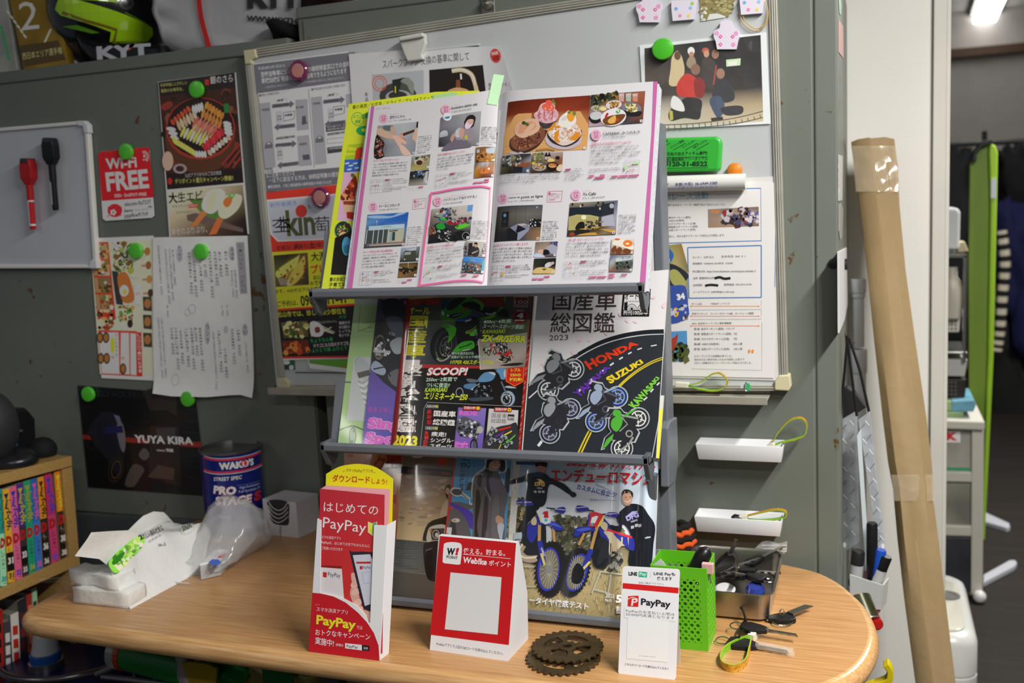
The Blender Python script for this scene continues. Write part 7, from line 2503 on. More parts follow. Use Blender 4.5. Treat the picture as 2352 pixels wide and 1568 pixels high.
 pr.text('2023',(958,1325),(1040,1332),40,'d8d4cc',.03)
 pr.text('No.85',(955,1362),(1020,1368),28,'d8d4cc',.03)
 pr.text('5',(1055,1370),(1110,1376),74,'e0dcd8',.04)
 pr.P_([(1065,1410),(1110,1412),(1105,1480),(1060,1476)],'d0ccc8')
 pr.text('m',(1066,1472),(1104,1474),30,'a82030')
WS,wc=ridges(LOW,.0115,[(1424,1250,.0045,.009),(1478,1250,.0035,.006),(1176,1200,-.004,.012)])
magazine('enduro_magazine','glossy magazine with two blue dirt bikes and two riders, right of the bottom shelf',WS,[(1175,1052),(1512,1060),(1498,1440),(1150,1410)],.0,.004,d_enduro,cover='b8c4d0',coat=1.0,rough=.2,cuts=wc,smooth=True)
def stand(p0,p1,tilt=.0):
 """upright plane through two pixels on the table, leaning back by tilt degrees"""
 a,b=TBL.p(*p0),TBL.p(*p1)
 u=(b-a).normalized()
 bk=Vector((-u.y,u.x,0))
 t=radians(tilt)
 return Surf(a,u,Vector((0,0,cos(t)))+bk*sin(t))
WHITECARD=mat('dcdce0',.5)
SH=stand((709,1495),(872,1516),12)
dv=TBL.p(893,1500)-TBL.p(872,1516)
t=thing('leaflet_holder',SH.p(790,1508),'white and red cardboard leaflet holder with a yellow arched backing card','leaflet holder')
bm=bmesh.new()
P=[SH.p(*q)for q in((709,1495),(729,1191),(731,1191),(712,1495))]
prism(bm,P,dv)
P=[SH.p(*q)for q in((872,1516),(889,1206),(887,1206),(869,1516))]
prism(bm,P,dv)
P=[SH.p(*q)for q in((709,1495),(872,1516),(872,1512),(709,1491))]
prism(bm,P,dv)
link('case',fx(bm),WHITECARD,t)
pr=Print(SH.lift(.0012),205)
pr.sheet([(872,1516),(889,1206),(859,1205),(850,1430),(846,1429),(840,1412),(820,1390),(792,1375),(750,1363),(718,1361),(709,1495)],'d4d4d8',.0008)
pr.sheet([(718,1361),(729,1191),(738,1194),(736,1364)],'cfcfd4',.0008)
pr.view(700,1020,2.862)
pr.P_([(25,1360),(50,975),(105,980),(190,1000),(270,1040),(350,1105),(410,1170),(455,1240),(485,1320),(492,1420)],'b41420')
for i in range(3):
 pr.line([(68+i*12,1050-i),(74+i*11,1058-i)],2,'d8a0a4')
pr.text('スマホ決済アプリ',(78,1095),(282,1118),28,'d8d0d4')
pr.text('PayPay',(76,1178),(335,1215),62,'d8d028',.03)
pr.text('では',(340,1214),(380,1218),26,'d8d0d4')
pr.text('おトクなキャンペーン',(70,1252),(430,1285),40,'d8d0d4',.012)
pr.text('実施中!',(68,1310),(190,1330),46,'d8d0d4',.015)
pr.text('詳細は',(205,1324),(254,1330),18,'d8d0d4')
pr.P_([(266,1306),(376,1318),(376,1354),(266,1340)],'dcdce0')
pr.P_([(376,1318),(426,1324),(426,1358),(376,1354)],'1c1418')
pr.text('PayPay',(276,1334),(350,1342),20,'2a2a30',.01)
pr.text('検索',(386,1346),(416,1349),16,'c8c4c8')
pr.done('front_panel',t,rough=.35,coat=.3)
SB=Surf(SH.o+dv,SH.u,SH.v)
pr=Print(SB,205)
pr.view(700,1020,2.862)
arch=spline([(140,195),(220,150),(300,132),(370,130),(450,145),(530,190),(580,228)],4)
pr.sheet(arch+[(570,620),(130,600)],'d6cc14',.0008)
pr.text('今すぐPayPayアプリを',(272,180),(450,186),22,'8a4a18')
pr.line([(250,180),(266,176)],2,'8a4a18')
pr.line([(452,184),(468,188)],2,'8a4a18')
pr.text('ダウンロード',(182,244),(428,256),46,'b01c1c',.03)
pr.text('しよう!',(440,258),(540,264),36,'b01c1c',.02)
o=pr.done('backing_card',t,rough=.4)
o['label']='yellow arched backing card'
NL=9
for i in range(NL):
 f=(i+.6)/(NL+.6)
 SL=Surf(SH.o+dv*f,SH.u,SH.v).lift(.0)
 dz=.004*((i*37)%5)/5
 pr=Print(SL,200)
 pr.sheet([(736+i*1.7,1122-i*1.0),(883+i*1.7,1136-i*1.6),(878,1500),(720,1480)],'b02430' if i==0 else 'c8949c',.0006)
 if i==0:
  pr.view(700,1020,2.862)
  pr.grad((100,292),(525,332),(440,1340),(105,1300),[['a82430','b02a34'],['b02428','b8302c'],['b42420','c03428']])
  pr.text('はじめての',(124,440),(482,466),66,'dcd4d8')
  pr.text('PayPay',(118,545),(402,582),74,'dcd4d8')
  pr.P_([(418,508),(446,522),(446,598),(418,578)],'d8d83a')
  pr.P_([(446,522),(474,508),(474,580),(446,598)],'2a9a50')
  for p in([(418,508),(446,522),(474,508),(474,580),(446,598),(418,578)],):
   pr.line(p,4,'dcd8d8',True)
  for tx,y0,x1 in(('スマホ決済アプリ',618,236),('PayPayは、はじめての方でもかんたんに',652,428),('ご利用いただけます',690,250)):
   pr.text(tx,(110,y0),(x1,y0+(x1-110)*.08),20,'dcc8cc')
  pr.P_([(108,806),(244,816),(262,1060),(104,1040)],'c8c0c4')
  pr.P_([(110,795),(242,800),(244,818),(108,808)],'7a1818')
  pr.P_([(120,838),(146,842),(144,876),(120,872)],'b02420')
  pr.text('PayPay',(152,866),(234,876),30,'3a3a40',.005)
  pr.B_([(300,960),(330,910),(350,960),(380,1080),(430,1100),(440,1180),(350,1100),(305,1010)],'c09488',4)
  for x,y in((330,920),(335,970),(350,1040),(370,1090)):
   pr.O_((x,y),30,22,'d0a498',rot=-35)
  pr.B_([(306,850),(330,848),(345,900),(330,930),(310,900)],'c89a8c',3)
  pr.B_([(298,715),(310,706),(430,708),(455,740),(440,1070),(400,1082),(380,1060)],'24222a',3)
  pr.P_([(316,728),(430,722),(446,760),(434,1050),(396,1062)],'b8b8c4')
  pr.P_([(338,772),(436,770),(434,784),(340,784)],'a82420')
  pr.text('PayPay',(384,818),(436,816),20,'4a4a50',.01)
  pr.P_([(362,800),(380,800),(380,822),(364,822)],'a82420')
  pr.frame((378,842),(446,836),(440,908),(390,916),2.5,'7a9ac8')
 tag(pr.done('leaflet',rough=.35),'red leaflet at the front of the holder, showing a phone in a hand' if i==0 else 'red-edged leaflet packed behind the front one in the holder','leaflet','leaflets in the cardboard holder')
SW=stand((987,1492),(1167,1518),13)
t=thing('tent_card',SW.p(1080,1505),'red tent card with a white panel and white lettering in front of the rack','tent card','cards standing on the table')
bb=TBL.p(1213,1467)
c=[SW.p(*q)for q in((987,1492),(1167,1518),(1186,1247),(1010,1231))]
d=bb-c[1]
bm=bmesh.new()
prof=[c[1]+d*.0,c[2],c[2]+d*.12,c[2]*.45+(c[1]+d)*.55+d*.22,c[1]+d*1.02+Vector((0,0,.02)),c[1]+d]
prism(bm,[p-SW.n*.0006 for p in prof],(c[0]-c[1])*.998)
link('stand',fx(bm),mat('d8d8dc',.55),t,smooth=False)
pr=Print(SW,212)
pr.sheet([(987,1492),(1167,1518),(1186,1247),(1010,1231)],'d6d6da',.0004)
pr.view(950,1020,2.8617)
pr.P_([(174,602),(674,648),(626,1318),(108,1250)],'b81418')
pr.B_([(206,650),(250,642),(305,650),(318,680),(310,770),(300,790),(240,785),(196,778),(192,750),(198,670)],'dcdce0',3)
pr.text('W',(216,724),(270,726),44,'1a1a1e',.06,slant=.15)
pr.text('!',(272,724),(292,726),46,'c01c20',.06,slant=.2)
pr.text('POINT',(216,748),(290,756),20,'1a1a1e',.03)
pr.text('使える。貯まる。',(328,718),(602,734),38,'dcd4d8',.02)
pr.line([(326,722),(638,752)],3,'dcd4d8')
pr.text('Web!ke',(322,776),(480,792),40,'dcd4d8',.035,slant=.12)
pr.text('ポイント',(494,796),(640,808),36,'dcd4d8',.02)
pr.P_([(244,842),(578,874),(552,1250),(206,1214)],'cfcfd0')
pr.line([(244,842),(578,874),(552,1250),(206,1214)],3,'b8b8ba',True)
pr.text('Webikeアプリで上記のQRコードを読み込んでください。',(148,1318),(588,1384),20,'5a5a60')
pr.done('front_panel',t,rough=.3,coat=.3)
SC=stand((1420,1546),(1551,1561),12)
t=thing('payment_card',SC.p(1485,1554),'white standing payment card with a red stripe and logos, at the front right','card stand','cards standing on the table')
pr=Print(SC,225)
out_=[(1420,1544),(1430,1306),(1433,1301),(1438,1300),(1555,1307),(1560,1310),(1561,1316),(1552,1556),(1549,1561),(1543,1560),(1424,1547)]
pr.sheet(out_,'e4e4e8',.0025)
pr.view(1400,1180,4.042)
pr.P_([(124,640),(642,684),(640,736),(122,690)],'d02020')
pr.text('LINE',(178,568),(258,572),34,'1f1f24',.04)
pr.P_([(272,532),(350,538),(348,588),(270,582)],'30b088')
pr.text('Pay',(280,568),(342,572),30,'e0e4e4',.02)
pr.line([(383,540),(381,588)],1.6,'a8a8ac')
pr.text('LINE Payも',(412,566),(612,574),32,'1f1f24',.03)
pr.text('使えます',(442,612),(582,616),32,'1f1f24',.02)
pr.text('支払い音は｢ペイペイ♪｣',(272,644),(500,658),18,'7a7a80')
pr.B_([(180,762),(262,758),(270,770),(268,850),(258,860),(175,856),(170,846),(174,770)],'d02420',2)
pr.text('P',(200,850),(258,850),70,'e8dcdc',.02,slant=.2)
pr.line(spline([(172,790),(215,772),(262,790)],4),6,'e8dcdc')
pr.text('PayPay',(292,840),(568,866),62,'26262e',.03)
pr.P_([(140,858),(612,912),(616,998),(136,960)],'e6e6e8')
pr.text('PayPayのお支払い上限は',(152,910),(604,946),28,'2f2f34')
pr.text('50.000円未満となります',(152,942),(604,980),28,'2f2f34')
pr.P_([(170,960),(550,994),(540,1376),(158,1340)],'e8e8ec')
pr.text('06-xdT7E4PvvTS0U9S',(272,1320),(428,1332),10,'8a8a90')
pr.text('こちらのバーコードを読み込んでください',(142,1402),(550,1446),22,'4a4a50',.01)
pr.done('card',t,rough=.3)
bm=bmesh.new()
q=TBL.p(1563,1526)
top=SC.p(1557,1400)
wv=SC.u*-.03
prism(bm,[top-SC.n*.003,q,q+wv,top-SC.n*.003+wv],Vector((.0,.0012,.0004)))
link('easel_leg',fx(bm),WHITECARD,t)
FR,BR=TBL.p(1626,1495),TBL.p(1644,1451)
FL=TBL.p(1500,1483)
H=stand((1500,1483),(1626,1495)).hit(1624,1306)[1]
GRN=mat('62b81e',.4)
t=thing('perforated_basket',(FL+BR)/2,'bright green perforated basket behind the payment card','basket')
def panel(name,a,b_,nx,ny,margin=.008):
 u=b_-a
 L_=u.length
 u.normalize()
 nn=Vector((u.y,-u.x,0))
 mx,mz=L_-2*margin,H-.026
 bm=bmesh.new()
 V={}
 def P(x,z):
  k=(round(x,6),round(z,6))
  if k not in V:
   V[k]=bm.verts.new(a+u*x+Vector((0,0,z)))
  return V[k]
 cw,ch=mx/nx,mz/ny
 r=min(cw,ch)*.30
 K=12
 for i in range(nx):
  for j in range(ny):
   x0_,z0_=margin+i*cw,.010+j*ch
   cx0,cz0=x0_+cw/2,z0_+ch/2
   for k in range(K):
    q_=[]
    for kk in(k,k+1):
     t_=2*pi*kk/K
     m_=max(abs(cos(t_)),abs(sin(t_)))
     q_.append((P(cx0+r*cos(t_),cz0+r*sin(t_)),P(cx0+cw/2*cos(t_)/m_,cz0+ch/2*sin(t_)/m_)))
    try:
     bm.faces.new((q_[0][0],q_[0][1],q_[1][1],q_[1][0]))
    except ValueError:
     pass
 for x0_,x1_,z0_,z1_ in((0,L_,0,.010),(0,L_,H-.016,H),(0,margin,.010,H-.016),(L_-margin,L_,.010,H-.016)):
  bm.faces.new([bm.verts.new(a+u*x+Vector((0,0,z)))for x,z in((x0_,z0_),(x1_,z0_),(x1_,z1_),(x0_,z1_))])
 o=link(name,bm,GRN,t)
 md=o.modifiers.new('thickness','SOLIDIFY')
 md.thickness=.0014
 md.offset=0
 return o
BL=FL+(BR-FR)
panel('front_panel',FL,FR,7,9)
panel('side_panel',FR,BR,5,9,.004)
panel('back_panel',BR,BL,7,9)
panel('side_panel',BL,FL,5,9,.004)
bm=bmesh.new()
prism(bm,[FL,FR,BR,BL],(0,0,.0015))
link('bottom',fx(bm),GRN,t)
ctr=(FL+BR)/2
k=thing('black_stick',ctr,'rounded black plastic stick standing in the green basket','stick')
SF=Surf(FR.lerp(BR,.55),(FR-FL),(0,0,1))
A,B=SF.p(1602,1300),SF.p(1622,1262)
ax=(B-A)
base=A-ax*1.4
bm=bmesh.new()
lathe(bm,[(.009,0),(.0105,.03),(.011,(B-base).length-.01),(.009,(B-base).length-.002),(.004,(B-base).length+.003)],base,B-base,20)
link('grip',fx(bm),mat('141417',.35),k,smooth=True)
bm=bmesh.new()
lathe(bm,[(.0113,0),(.0113,.004)],base.lerp(B,.45),B-base,20)
link('ring',fx(bm),mat('202024',.3),k)
o=slb('paper_slip',[(1499,1297),(1517,1283),(1526,1293),(1532,1302)],stand((1500,1483),(1626,1495)).lift(-.006),.001,.0,mat('c8cccc',.4))
tag(o,'small translucent white slip inside the green basket','slip')
SR=Surf(FR,(BR-FR),(0,0,1)).lift(.002)
k=thing('binder_clip',SR.p(1630,1303),'small pink clip on the rim of the green basket','clip')
bm=bmesh.new()
q=SR.p(1628,1296)
box(bm,(-.009,-.004,-.012),(.006,.004,.002),Matrix.Translation(q))
link('clip_body',fx(bm),mat('d8a4a8',.4),k,bevel=.001)
bm=bmesh.new()
tube(bm,[q+Vector((.0,0,-.01)),q+Vector((.003,-.004,-.024))],.0012,6)
link('clip_wire',fx(bm),mat('a8888c',.3,.8),k)
ZR=TOPZ+.042
RIM=Surf((0,0,ZR),(1,0,0),(0,1,0))
a,b_=RIM.p(1773,1368),RIM.p(1597,1250)
yb=min(b_.y,-.006)
x0_,x1_,y0_,y1_=b_.x,a.x,a.y,yb
t=thing('steel_tray',((x0_+x1_)/2,(y0_+y1_)/2,TOPZ),'stainless steel tray full of motorcycle keys beside the green basket','tray')
def rrect(x0,x1,y0,y1,r,z,n=5):
 P=[]
 for cx_,cy_,a0 in((x1-r,y1-r,0),(x0+r,y1-r,90),(x0+r,y0+r,180),(x1-r,y0+r,270)):
  for i in range(n+1):
   t_=radians(a0+90*i/n)
   P.append((cx_+r*cos(t_),cy_+r*sin(t_),z))
 return P
bm=bmesh.new()
R=[]
for ins,z in((.010,TOPZ+.0005),(.005,TOPZ+.004),(.002,ZR-.003),(-.002,ZR-.0015),(-.002,ZR),(.0015,ZR),(.0035,ZR-.004),(.0062,TOPZ+.005),(.011,TOPZ+.0018)):
 R.append([bm.verts.new(p)for p in rrect(x0_+ins,x1_-ins,y0_+ins,y1_-ins,.018-ins*.5,z)])
for A,B in zip(R,R[1:]):
 n=len(A)
 for i in range(n):
  bm.faces.new((A[i],A[(i+1)%n],B[(i+1)%n],B[i]))
bm.faces.new(R[0][::-1])
bm.faces.new(R[-1])
link('tray_body',fx(bm),mat('a9a49c',.3,1.0,bump=.05,bscale=400),t,smooth='auto')
BLK,CHR=mat('151517',.4),mat('b4b2ac',.22,1.0)
def key(label,p,ang,headr=.014,blade=.042,tiltz=.0,z=.0,name='key',group='keys',headm=None,ring=True):
 """key: moulded head with a hole, cut blade and a split ring; p = a point, ang = heading of the blade in degrees"""
 t=thing(name,p,label,'key',group)
 M=Matrix.Translation(V3(p)+Vector((0,0,.004+z)))@Matrix.Rotation(radians(ang),4,'Z')@Matrix.Rotation(radians(-tiltz),4,'Y')
 bm=bmesh.new()
 hp=[(-headr,-headr*.6),(-headr*.4,-headr*.95),(headr*.7,-headr*.7),(headr*1.5,-.0045),(headr*1.5,.0045),(headr*.7,headr*.7),(-headr*.4,headr*.95),(-headr,headr*.6)]
 prism(bm,[M@Vector((x,y,-.0035))for x,y in hp],(M.to_3x3()@Vector((0,0,.007))))
 link('head',fx(bm),headm or BLK,t,bevel=.0015)
 bm=bmesh.new()
 bp=[(headr*1.4,-.004),(headr*1.4,.004),(headr*1.4+blade*.9,.0035)]+[(headr*1.4+blade*(1-.13*i),-.0035+.0013*(i%2))for i in range(7)]
 prism(bm,[M@Vector((x,y,-.001))for x,y in bp],(M.to_3x3()@Vector((0,0,.002))))
 link('blade',fx(bm),CHR,t)
 if ring:
  bm=bmesh.new()
  tube(bm,[M@Vector((-headr*1.5+.009*cos(a),.009*sin(a),.001*sin(a)))for a in[2*pi*i/16 for i in range(16)]],.0009,6,closed=True)
  link('split_ring',fx(bm),CHR,t)
 return t
IN=TBL.lift(.022)
for i,(px,py,ang,l)in enumerate(((1668,1296,-60,'black key fob standing at the left of the steel tray'),(1690,1335,-75,'black square-headed key at the front of the steel tray'),(1715,1322,-20,'key with a long steel blade lying across the steel tray'),(1660,1325,10,'round black fob at the front left of the steel tray'),(1740,1345,160,'dark key lying at the right of the steel tray'),(1730,1310,40,'bent black key near the zip bag in the steel tray'))):
 key(l,IN.p(px,py),ang,headr=(.018,.016,.011,.013,.012,.012)[i],tiltz=(50,25,8,20,0,15)[i],z=.004*i*.5,name='motorcycle_key',group='keys in the steel tray')
bm=bmesh.new()
lathe(bm,[(.0135,0),(.014,.006),(.010,.012),(.001,.0145)],IN.lift(-.008).p(1735,1360),(0,-.3,1),24)
tag(link('blue_badge',fx(bm),mat('2c3a8a',.2,coat=.5),smooth='auto'),'round blue glossy badge at the front of the steel tray','badge')
bm=bmesh.new()
lathe(bm,[(.015,0),(.0155,.003),(.012,.006),(.001,.007)],IN.lift(-.006).p(1665,1356),(0,-.2,1),24)
tag(link('white_token',fx(bm),mat('c8c8ca',.3),smooth='auto'),'round white token at the front left of the steel tray','token')
o=slb('paper_tag',[(1662,1268),(1672,1264),(1705,1280),(1690,1294)],Surf((0,-.05,0),(1,0,0),(0,.3,1)),.001,0,mat('d4d6da',.5))
tag(o,'white paper tag sticking up in the steel tray','tag')
o=slb('yellow_fob_sticker',[(1667,1280),(1676,1272),(1685,1282),(1682,1302),(1670,1305)],Surf((0,-.087,0),(1,0,0),(0,.3,1)),.004,0,mat('a8b828',.4),bevel=.001)
tag(o,'yellow and black key tag in the steel tray','tag')
ZB=Surf((0,y0_+.035,0),(1,0,0),(0,.25,1))
bm=bmesh.new()
N=10
g=[[bm.verts.new(ZB.p((1700+50*v)*(1-u)+(1808-40*v)*u if v>.25 else(1749-110*v)*(1-u)+(1808-8*v)*u,1244+116*v)+Vector((0,.006*sin(7*u+5*v),0)))for u in[j/N for j in range(N+1)]]for v in[i/N for i in range(N+1)]]
for i in range(N):
 for j in range(N):
  bm.faces.new((g[i][j],g[i+1][j],g[i+1][j+1],g[i][j+1]))
t=thing('zip_bag',ZB.p(1770,1360),'clear zip-lock bag standing in the steel tray','bag')
link('film',bm,film('zip_film',.32,(.8,.82,.84),.1),t,smooth=True)
bm=bmesh.new()
for y in(1252,1260,1266):
 tube(bm,[ZB.p(1750,y),ZB.p(1807,y)],.0006,5)
link('zip_strip',fx(bm),film('zip_edge',.5,(.85,.87,.9),.2),t)
t=strap_loop('shop key strap with a cream clip and two black keys lying on the table',[(1722,1465),(1700,1472),(1670,1488),(1656,1510),(1662,1528),(1688,1534),(1712,1520),(1720,1495),(1726,1470)],TBL.lift(.005),[(1724,1466),(1744,1444)],name='key_strap',w=.010,tabw=9)
bm=bmesh.new()
SK=TBL.lift(.012)
tube(bm,[SK.p(*p)for p in spline([(1698,1463),(1700,1440),(1712,1425),(1716,1440),(1722,1452)],5)],.0014,6)
tube(bm,[SK.p(1716,1432),SK.p(1706,1412)+Vector((0,0,.008)),SK.p(1680,1384)+Vector((0,0,.004))],[.0016,.0014,.0007],6)
link('cable_tie',fx(bm),BLK,t)
o_,e_=TBL.p(1728,1460),TBL.p(1835,1478)
key('key with a bare steel blade tied to the cream clip',o_,math.degrees(atan2(e_.y-o_.y,e_.x-o_.x)),blade=(e_-o_).length-.02,z=.007,group='keys on the table')
o_,e_=TBL.p(1700,1484),TBL.p(1812,1504)
t=key('key in a clear plastic sleeve, nearest the table edge',o_,math.degrees(atan2(e_.y-o_.y,e_.x-o_.x)),headr=.016,blade=(e_-o_).length-.022,group='keys on the table')
bm=bmesh.new()
e2=TBL.p(1823,1508)
tube(bm,[o_.lerp(e_,.34)+Vector((0,0,.006)),e2+Vector((0,0,.006))],.0055,14,caps=False)
link('clear_sleeve',bm,film('tube_film',.2,(.9,.9,.88),.1),t,smooth=True)
o_,e_=TBL.p(1800,1426),TBL.p(1868,1393)
t=key('black key with a flat steel tag on a split ring, at the far right',o_,200,headr=.015,blade=.004,group='keys on the table',ring=False)
bm=bmesh.new()
ST=TBL.lift(.008)
prism(bm,[ST.p(*p)for p in((1808,1406),(1848,1390),(1868,1393),(1822,1412))],(0,0,.0015))
link('steel_tag',fx(bm),mat('a8a49c',.3,1.0),t)
bm=bmesh.new()
tube(bm,[TBL.p(1797+24*cos(a),1432+10*sin(a))+Vector((0,0,.004))for a in[2*pi*i/20 for i in range(20)]],.001,6,closed=True)
tube(bm,[ST.p(1796+5*cos(a),1411+7*sin(a))+Vector((0,0,.003))for a in[2*pi*i/12 for i in range(12)]],.0009,6,closed=True)
link('split_ring',fx(bm),CHR,t)
BRZ=mat('65543a',.42,.7,var=.3,vscale=60)
def sprocket(nm,c,ro,z,nt,ph,t):
 bm=bmesh.new()
 th=.003
 n=nt*4
 ro_=[ro*(1.0 if(i%4)in(0,1)else .915)for i in range(n)]
 O=[Vector((c.x+r*cos(2*pi*i/n+ph),c.y+r*sin(2*pi*i/n+ph),z))for i,r in enumerate(ro_)]
 I=[Vector((c.x+ro*.66*cos(2*pi*i/n+ph),c.y+ro*.66*sin(2*pi*i/n+ph),z))for i in range(n)]
 def ringm(O,I):
  V=[[bm.verts.new(p+Vector((0,0,h)))for p in L_]for L_ in(O,I)for h in(0,th)]
  m=len(O)
  for i in range(m):
   j=(i+1)%m
   bm.faces.new((V[0][i],V[0][j],V[1][j],V[1][i]))
   bm.faces.new((V[2][j],V[2][i],V[3][i],V[3][j]))
   bm.faces.new((V[1][i],V[1][j],V[3][j],V[3][i]))
   bm.faces.new((V[0][j],V[0][i],V[2][i],V[2][j]))
 ringm(O,I)
 C2=[Vector((c.x+ro*.26*cos(2*pi*i/24),c.y+ro*.26*sin(2*pi*i/24),z))for i in range(24)]
 C3=[Vector((c.x+ro*.13*cos(2*pi*i/24),c.y+ro*.13*sin(2*pi*i/24),z))for i in range(24)]
 ringm(C2,C3)
 for k in range(4):
  a=2*pi*k/4+ph+.5
  L_=[]
  for s_ in(-1,1):
   L_+=[(ro*.22,s_*.35),(ro*.42,s_*.16),(ro*.68,s_*.24)][::s_]
  prism(bm,[Vector((c.x+r*cos(a+w),c.y+r*sin(a+w),z+.0003))for r,w in L_],(0,0,th-.0006))
 link(nm,fx(bm),BRZ,t,bevel=.0004)
c1,c2=TBL.p(1293,1514),TBL.lift(.006).p(1303,1487)
r1=(TBL.p(1380,1514)-c1).length
t=thing('sprocket',c1,'two old bronze-brown sprockets stacked on the table in front of the rack','sprocket')
sprocket('lower_sprocket',c1,r1,TOPZ+.0003,30,.1,t)
sprocket('upper_sprocket',c2,r1*.98,TOPZ+.0062,28,.0,t)
bm=bmesh.new()
lathe(bm,[(r1*.3,0),(r1*.3,.0028)],(c1.x,c1.y,TOPZ+.0034),seg=24)
link('spacer',fx(bm),BRZ,t)
CB=TBL.p(544,1212)
rc=(TBL.p(609,1205)-TBL.p(480,1205)).length/2*.985
CAN=Cyl(CB,rc)
hc=CAN.hit(530,1041)[1]
t=thing('oil_can',CB,'blue round oil can with a white logo standing against the cabinet','can')
bm=bmesh.new()
lathe(bm,[(rc,0),(rc,hc-.004),(rc+.0015,hc-.003),(rc+.0015,hc+.001),(rc-.002,hc+.001),(rc-.003,hc-.004),(.001,hc-.0045)],CB,seg=56)
for f in bm.faces:
 f.material_index=1 if f.calc_center_median().z>CB.z+hc-.0045 else 0
link('can_body',fx(bm),[mat('1c2a88',.25,.3,coat=.4),mat('8a8a8c',.3,.9)],t,smooth='auto')
pr=Print(CAN,155,lift=3e-4)
pr.view(440,990,5.807)
for dy,c_,w in((0,'b8b8c0',8),(22,'a02030',22),(185,'a02030',20),(208,'b8b8c0',9)):
 pr.line(spline([(165,325+dy),(250,352+dy),(360,365+dy),(520,358+dy),(680,336+dy),(820,300+dy),(915,258+dy),(940,240+dy)],4),w,c_)
CW='b8b4b8'
pr.text('WAKO\'S',(368,508),(830,440),88,CW,.06,slant=.0)
pr.O_((700,428),40,44,'a02028')
pr.text('STREET SPEC',(296,660),(668,632),50,'a8a8b4',.02,slant=.15)
pr.glow('PRO',(292,822),(590,838),104,CW,'7a2024',.05,.03,slant=.12)
pr.glow('STAGE',(318,975),(800,940),108,CW,'7a2024',.05,.03,slant=.12)
pr.text('High-Performance',(640,768),(905,705),34,'8a90b0')
pr.text('Full Synthetic Oil',(630,822),(910,756),34,'8a90b0')
pr.text('S',(830,930),(930,890),120,'8a1c24',.06,slant=.1)
pr.line([(610,722),(920,652)],3,'5a68a8')
pr.text('7W-40',(360,1160),(520,1168),44,'a8a8b4')
pr.done('label_print',t,rough=.3,cuts=[('a',rc*(-1.5+.1*k))for k in range(31)])
f0,f1,b1=TBL.p(609,1226),TBL.p(686,1236),TBL.p(736,1213)
SX=Surf(f0,f1-f0,(0,0,1))
hb=SX.hit(684,1154)[1]
t=thing('white_box',(f0+b1)/2,'white cardboard box with a black cable drawing beside the oil can','box')
bm=bmesh.new()
prism(bm,[f0,f1,b1,f0+(b1-f1)],(0,0,hb))
link('carton',fx(bm),mat('cfccd4',.6),t,bevel=.0006)
pr=Print(SX,165)
pr.view(440,990,5.807)
pr.B_([(1018,920),(1282,940),(1300,1140),(1300,1220),(1270,1255),(1180,1250),(1100,1230),(1050,1160),(1040,1050)],'1c1c1a',3)
for i in range(4):
 y=1055+i*54
 pr.line(spline([(1020+i*8,y-130+i*10),(1080,y-40),(1160,y),(1230,y-30),(1285,y-110+i*10)],4),8,'b8b4bc')
for i in range(6):
 pr.line([(1172,1268+i*16),(1200,1270+i*16)],7,'2a2a2c')
pr.line([(1186,1350),(1190,1408)],8,'2a2a2c')
pr.done('drawing',t)
q=TBL.p(1560,1262)
bm=bmesh.new()
for k in range(7):
 zz=TOPZ+.006+k*.009
 rr=.027*sqrt(max(.1,1-((k-2)/5.6)**2))
 tube(bm,[(-.303+(rr+.003*sin(9*a))*cos(a),-.045+(rr*.8)*sin(a),zz+.002*sin(7*a))for a in[2*pi*i/40 for i in range(40)]],.0052,7,closed=True,mi=k%2)
sc_=link('crocheted_scrubber',fx(bm),[mat('17120f',.9,bump=.5,bscale=500),mat('d8581c',.9,bump=.5,bscale=500)],smooth=True)
tag(sc_,'orange and black crocheted scrubber behind the green basket','scrubber')
b1,b2=TBL.p(299,1399),TBL.p(470,1306)
PF=Surf(b1,b2-b1,Vector((0,0,cos(.5)))+Vector((-(b2-b1).y,(b2-b1).x,0)).normalized()*sin(.5))
bkw=Vector((-PF.u.y,PF.u.x,0))
PB=Surf(b1+bkw*.115,PF.u,(0,0,1))
t=thing('paper_towel_pack',(b1+b2)/2+bkw*.05,'torn pack of white kitchen paper towels with a lettuce print','paper towels')
def soft(name,faces,m,cuts=4,jit=.0016,sub=1,seed=1):
 bm=bmesh.new()
 V={}
 for f in faces:
  vs=[]
  for p in f:
   k_=tuple(round(x,5)for x in p)
   if k_ not in V:
    V[k_]=bm.verts.new(p)
   vs.append(V[k_])
  bm.faces.new(vs)
 bmesh.ops.triangulate(bm,faces=[f for f in bm.faces if len(f.verts)>4])
 bmesh.ops.subdivide_edges(bm,edges=bm.edges[:],cuts=cuts,use_grid_fill=True)
 bmesh.ops.recalc_face_normals(bm,faces=bm.faces)
 rd_=random.Random(seed)
 ph=[rd_.uniform(0,6)for _ in range(6)]
 for v in bm.verts:
  p=v.co*90
  d_=sin(p.x+ph[0])*sin(p.y*.8+ph[1])+.6*sin(p.z*1.5+ph[2]+p.x)
  if v.co.z>TOPZ+.002:
   v.co+=v.normal*d_*jit
 o=link(name,bm,m,t,smooth=True)
 return o
PAPER=mat('e0dfdb',.8,bump=.25,bscale=120)
fr=[PF.p(*q)for q in((299,1399),(470,1306),(487,1222),(468,1203),(418,1221),(325,1230),(248,1298))]
bk=[PB.p(*q)for q in((450,1212),(385,1196),(300,1236))]
soft('wrapper',[fr,[fr[6],fr[5],bk[2]],[fr[5],fr[4],bk[1],bk[2]],[fr[4],fr[3],bk[0],bk[1]],[fr[3],fr[2],bk[0]],[fr[2],fr[1],TBL.p(458,1262),bk[0]]],mat('e2e3e2',.35,bump=.8,bscale=34,coat=.3),6,.004)
PU=PF.lift(.0055)
pr=Print(PU,165)
pr.view(0,1100,3.35)
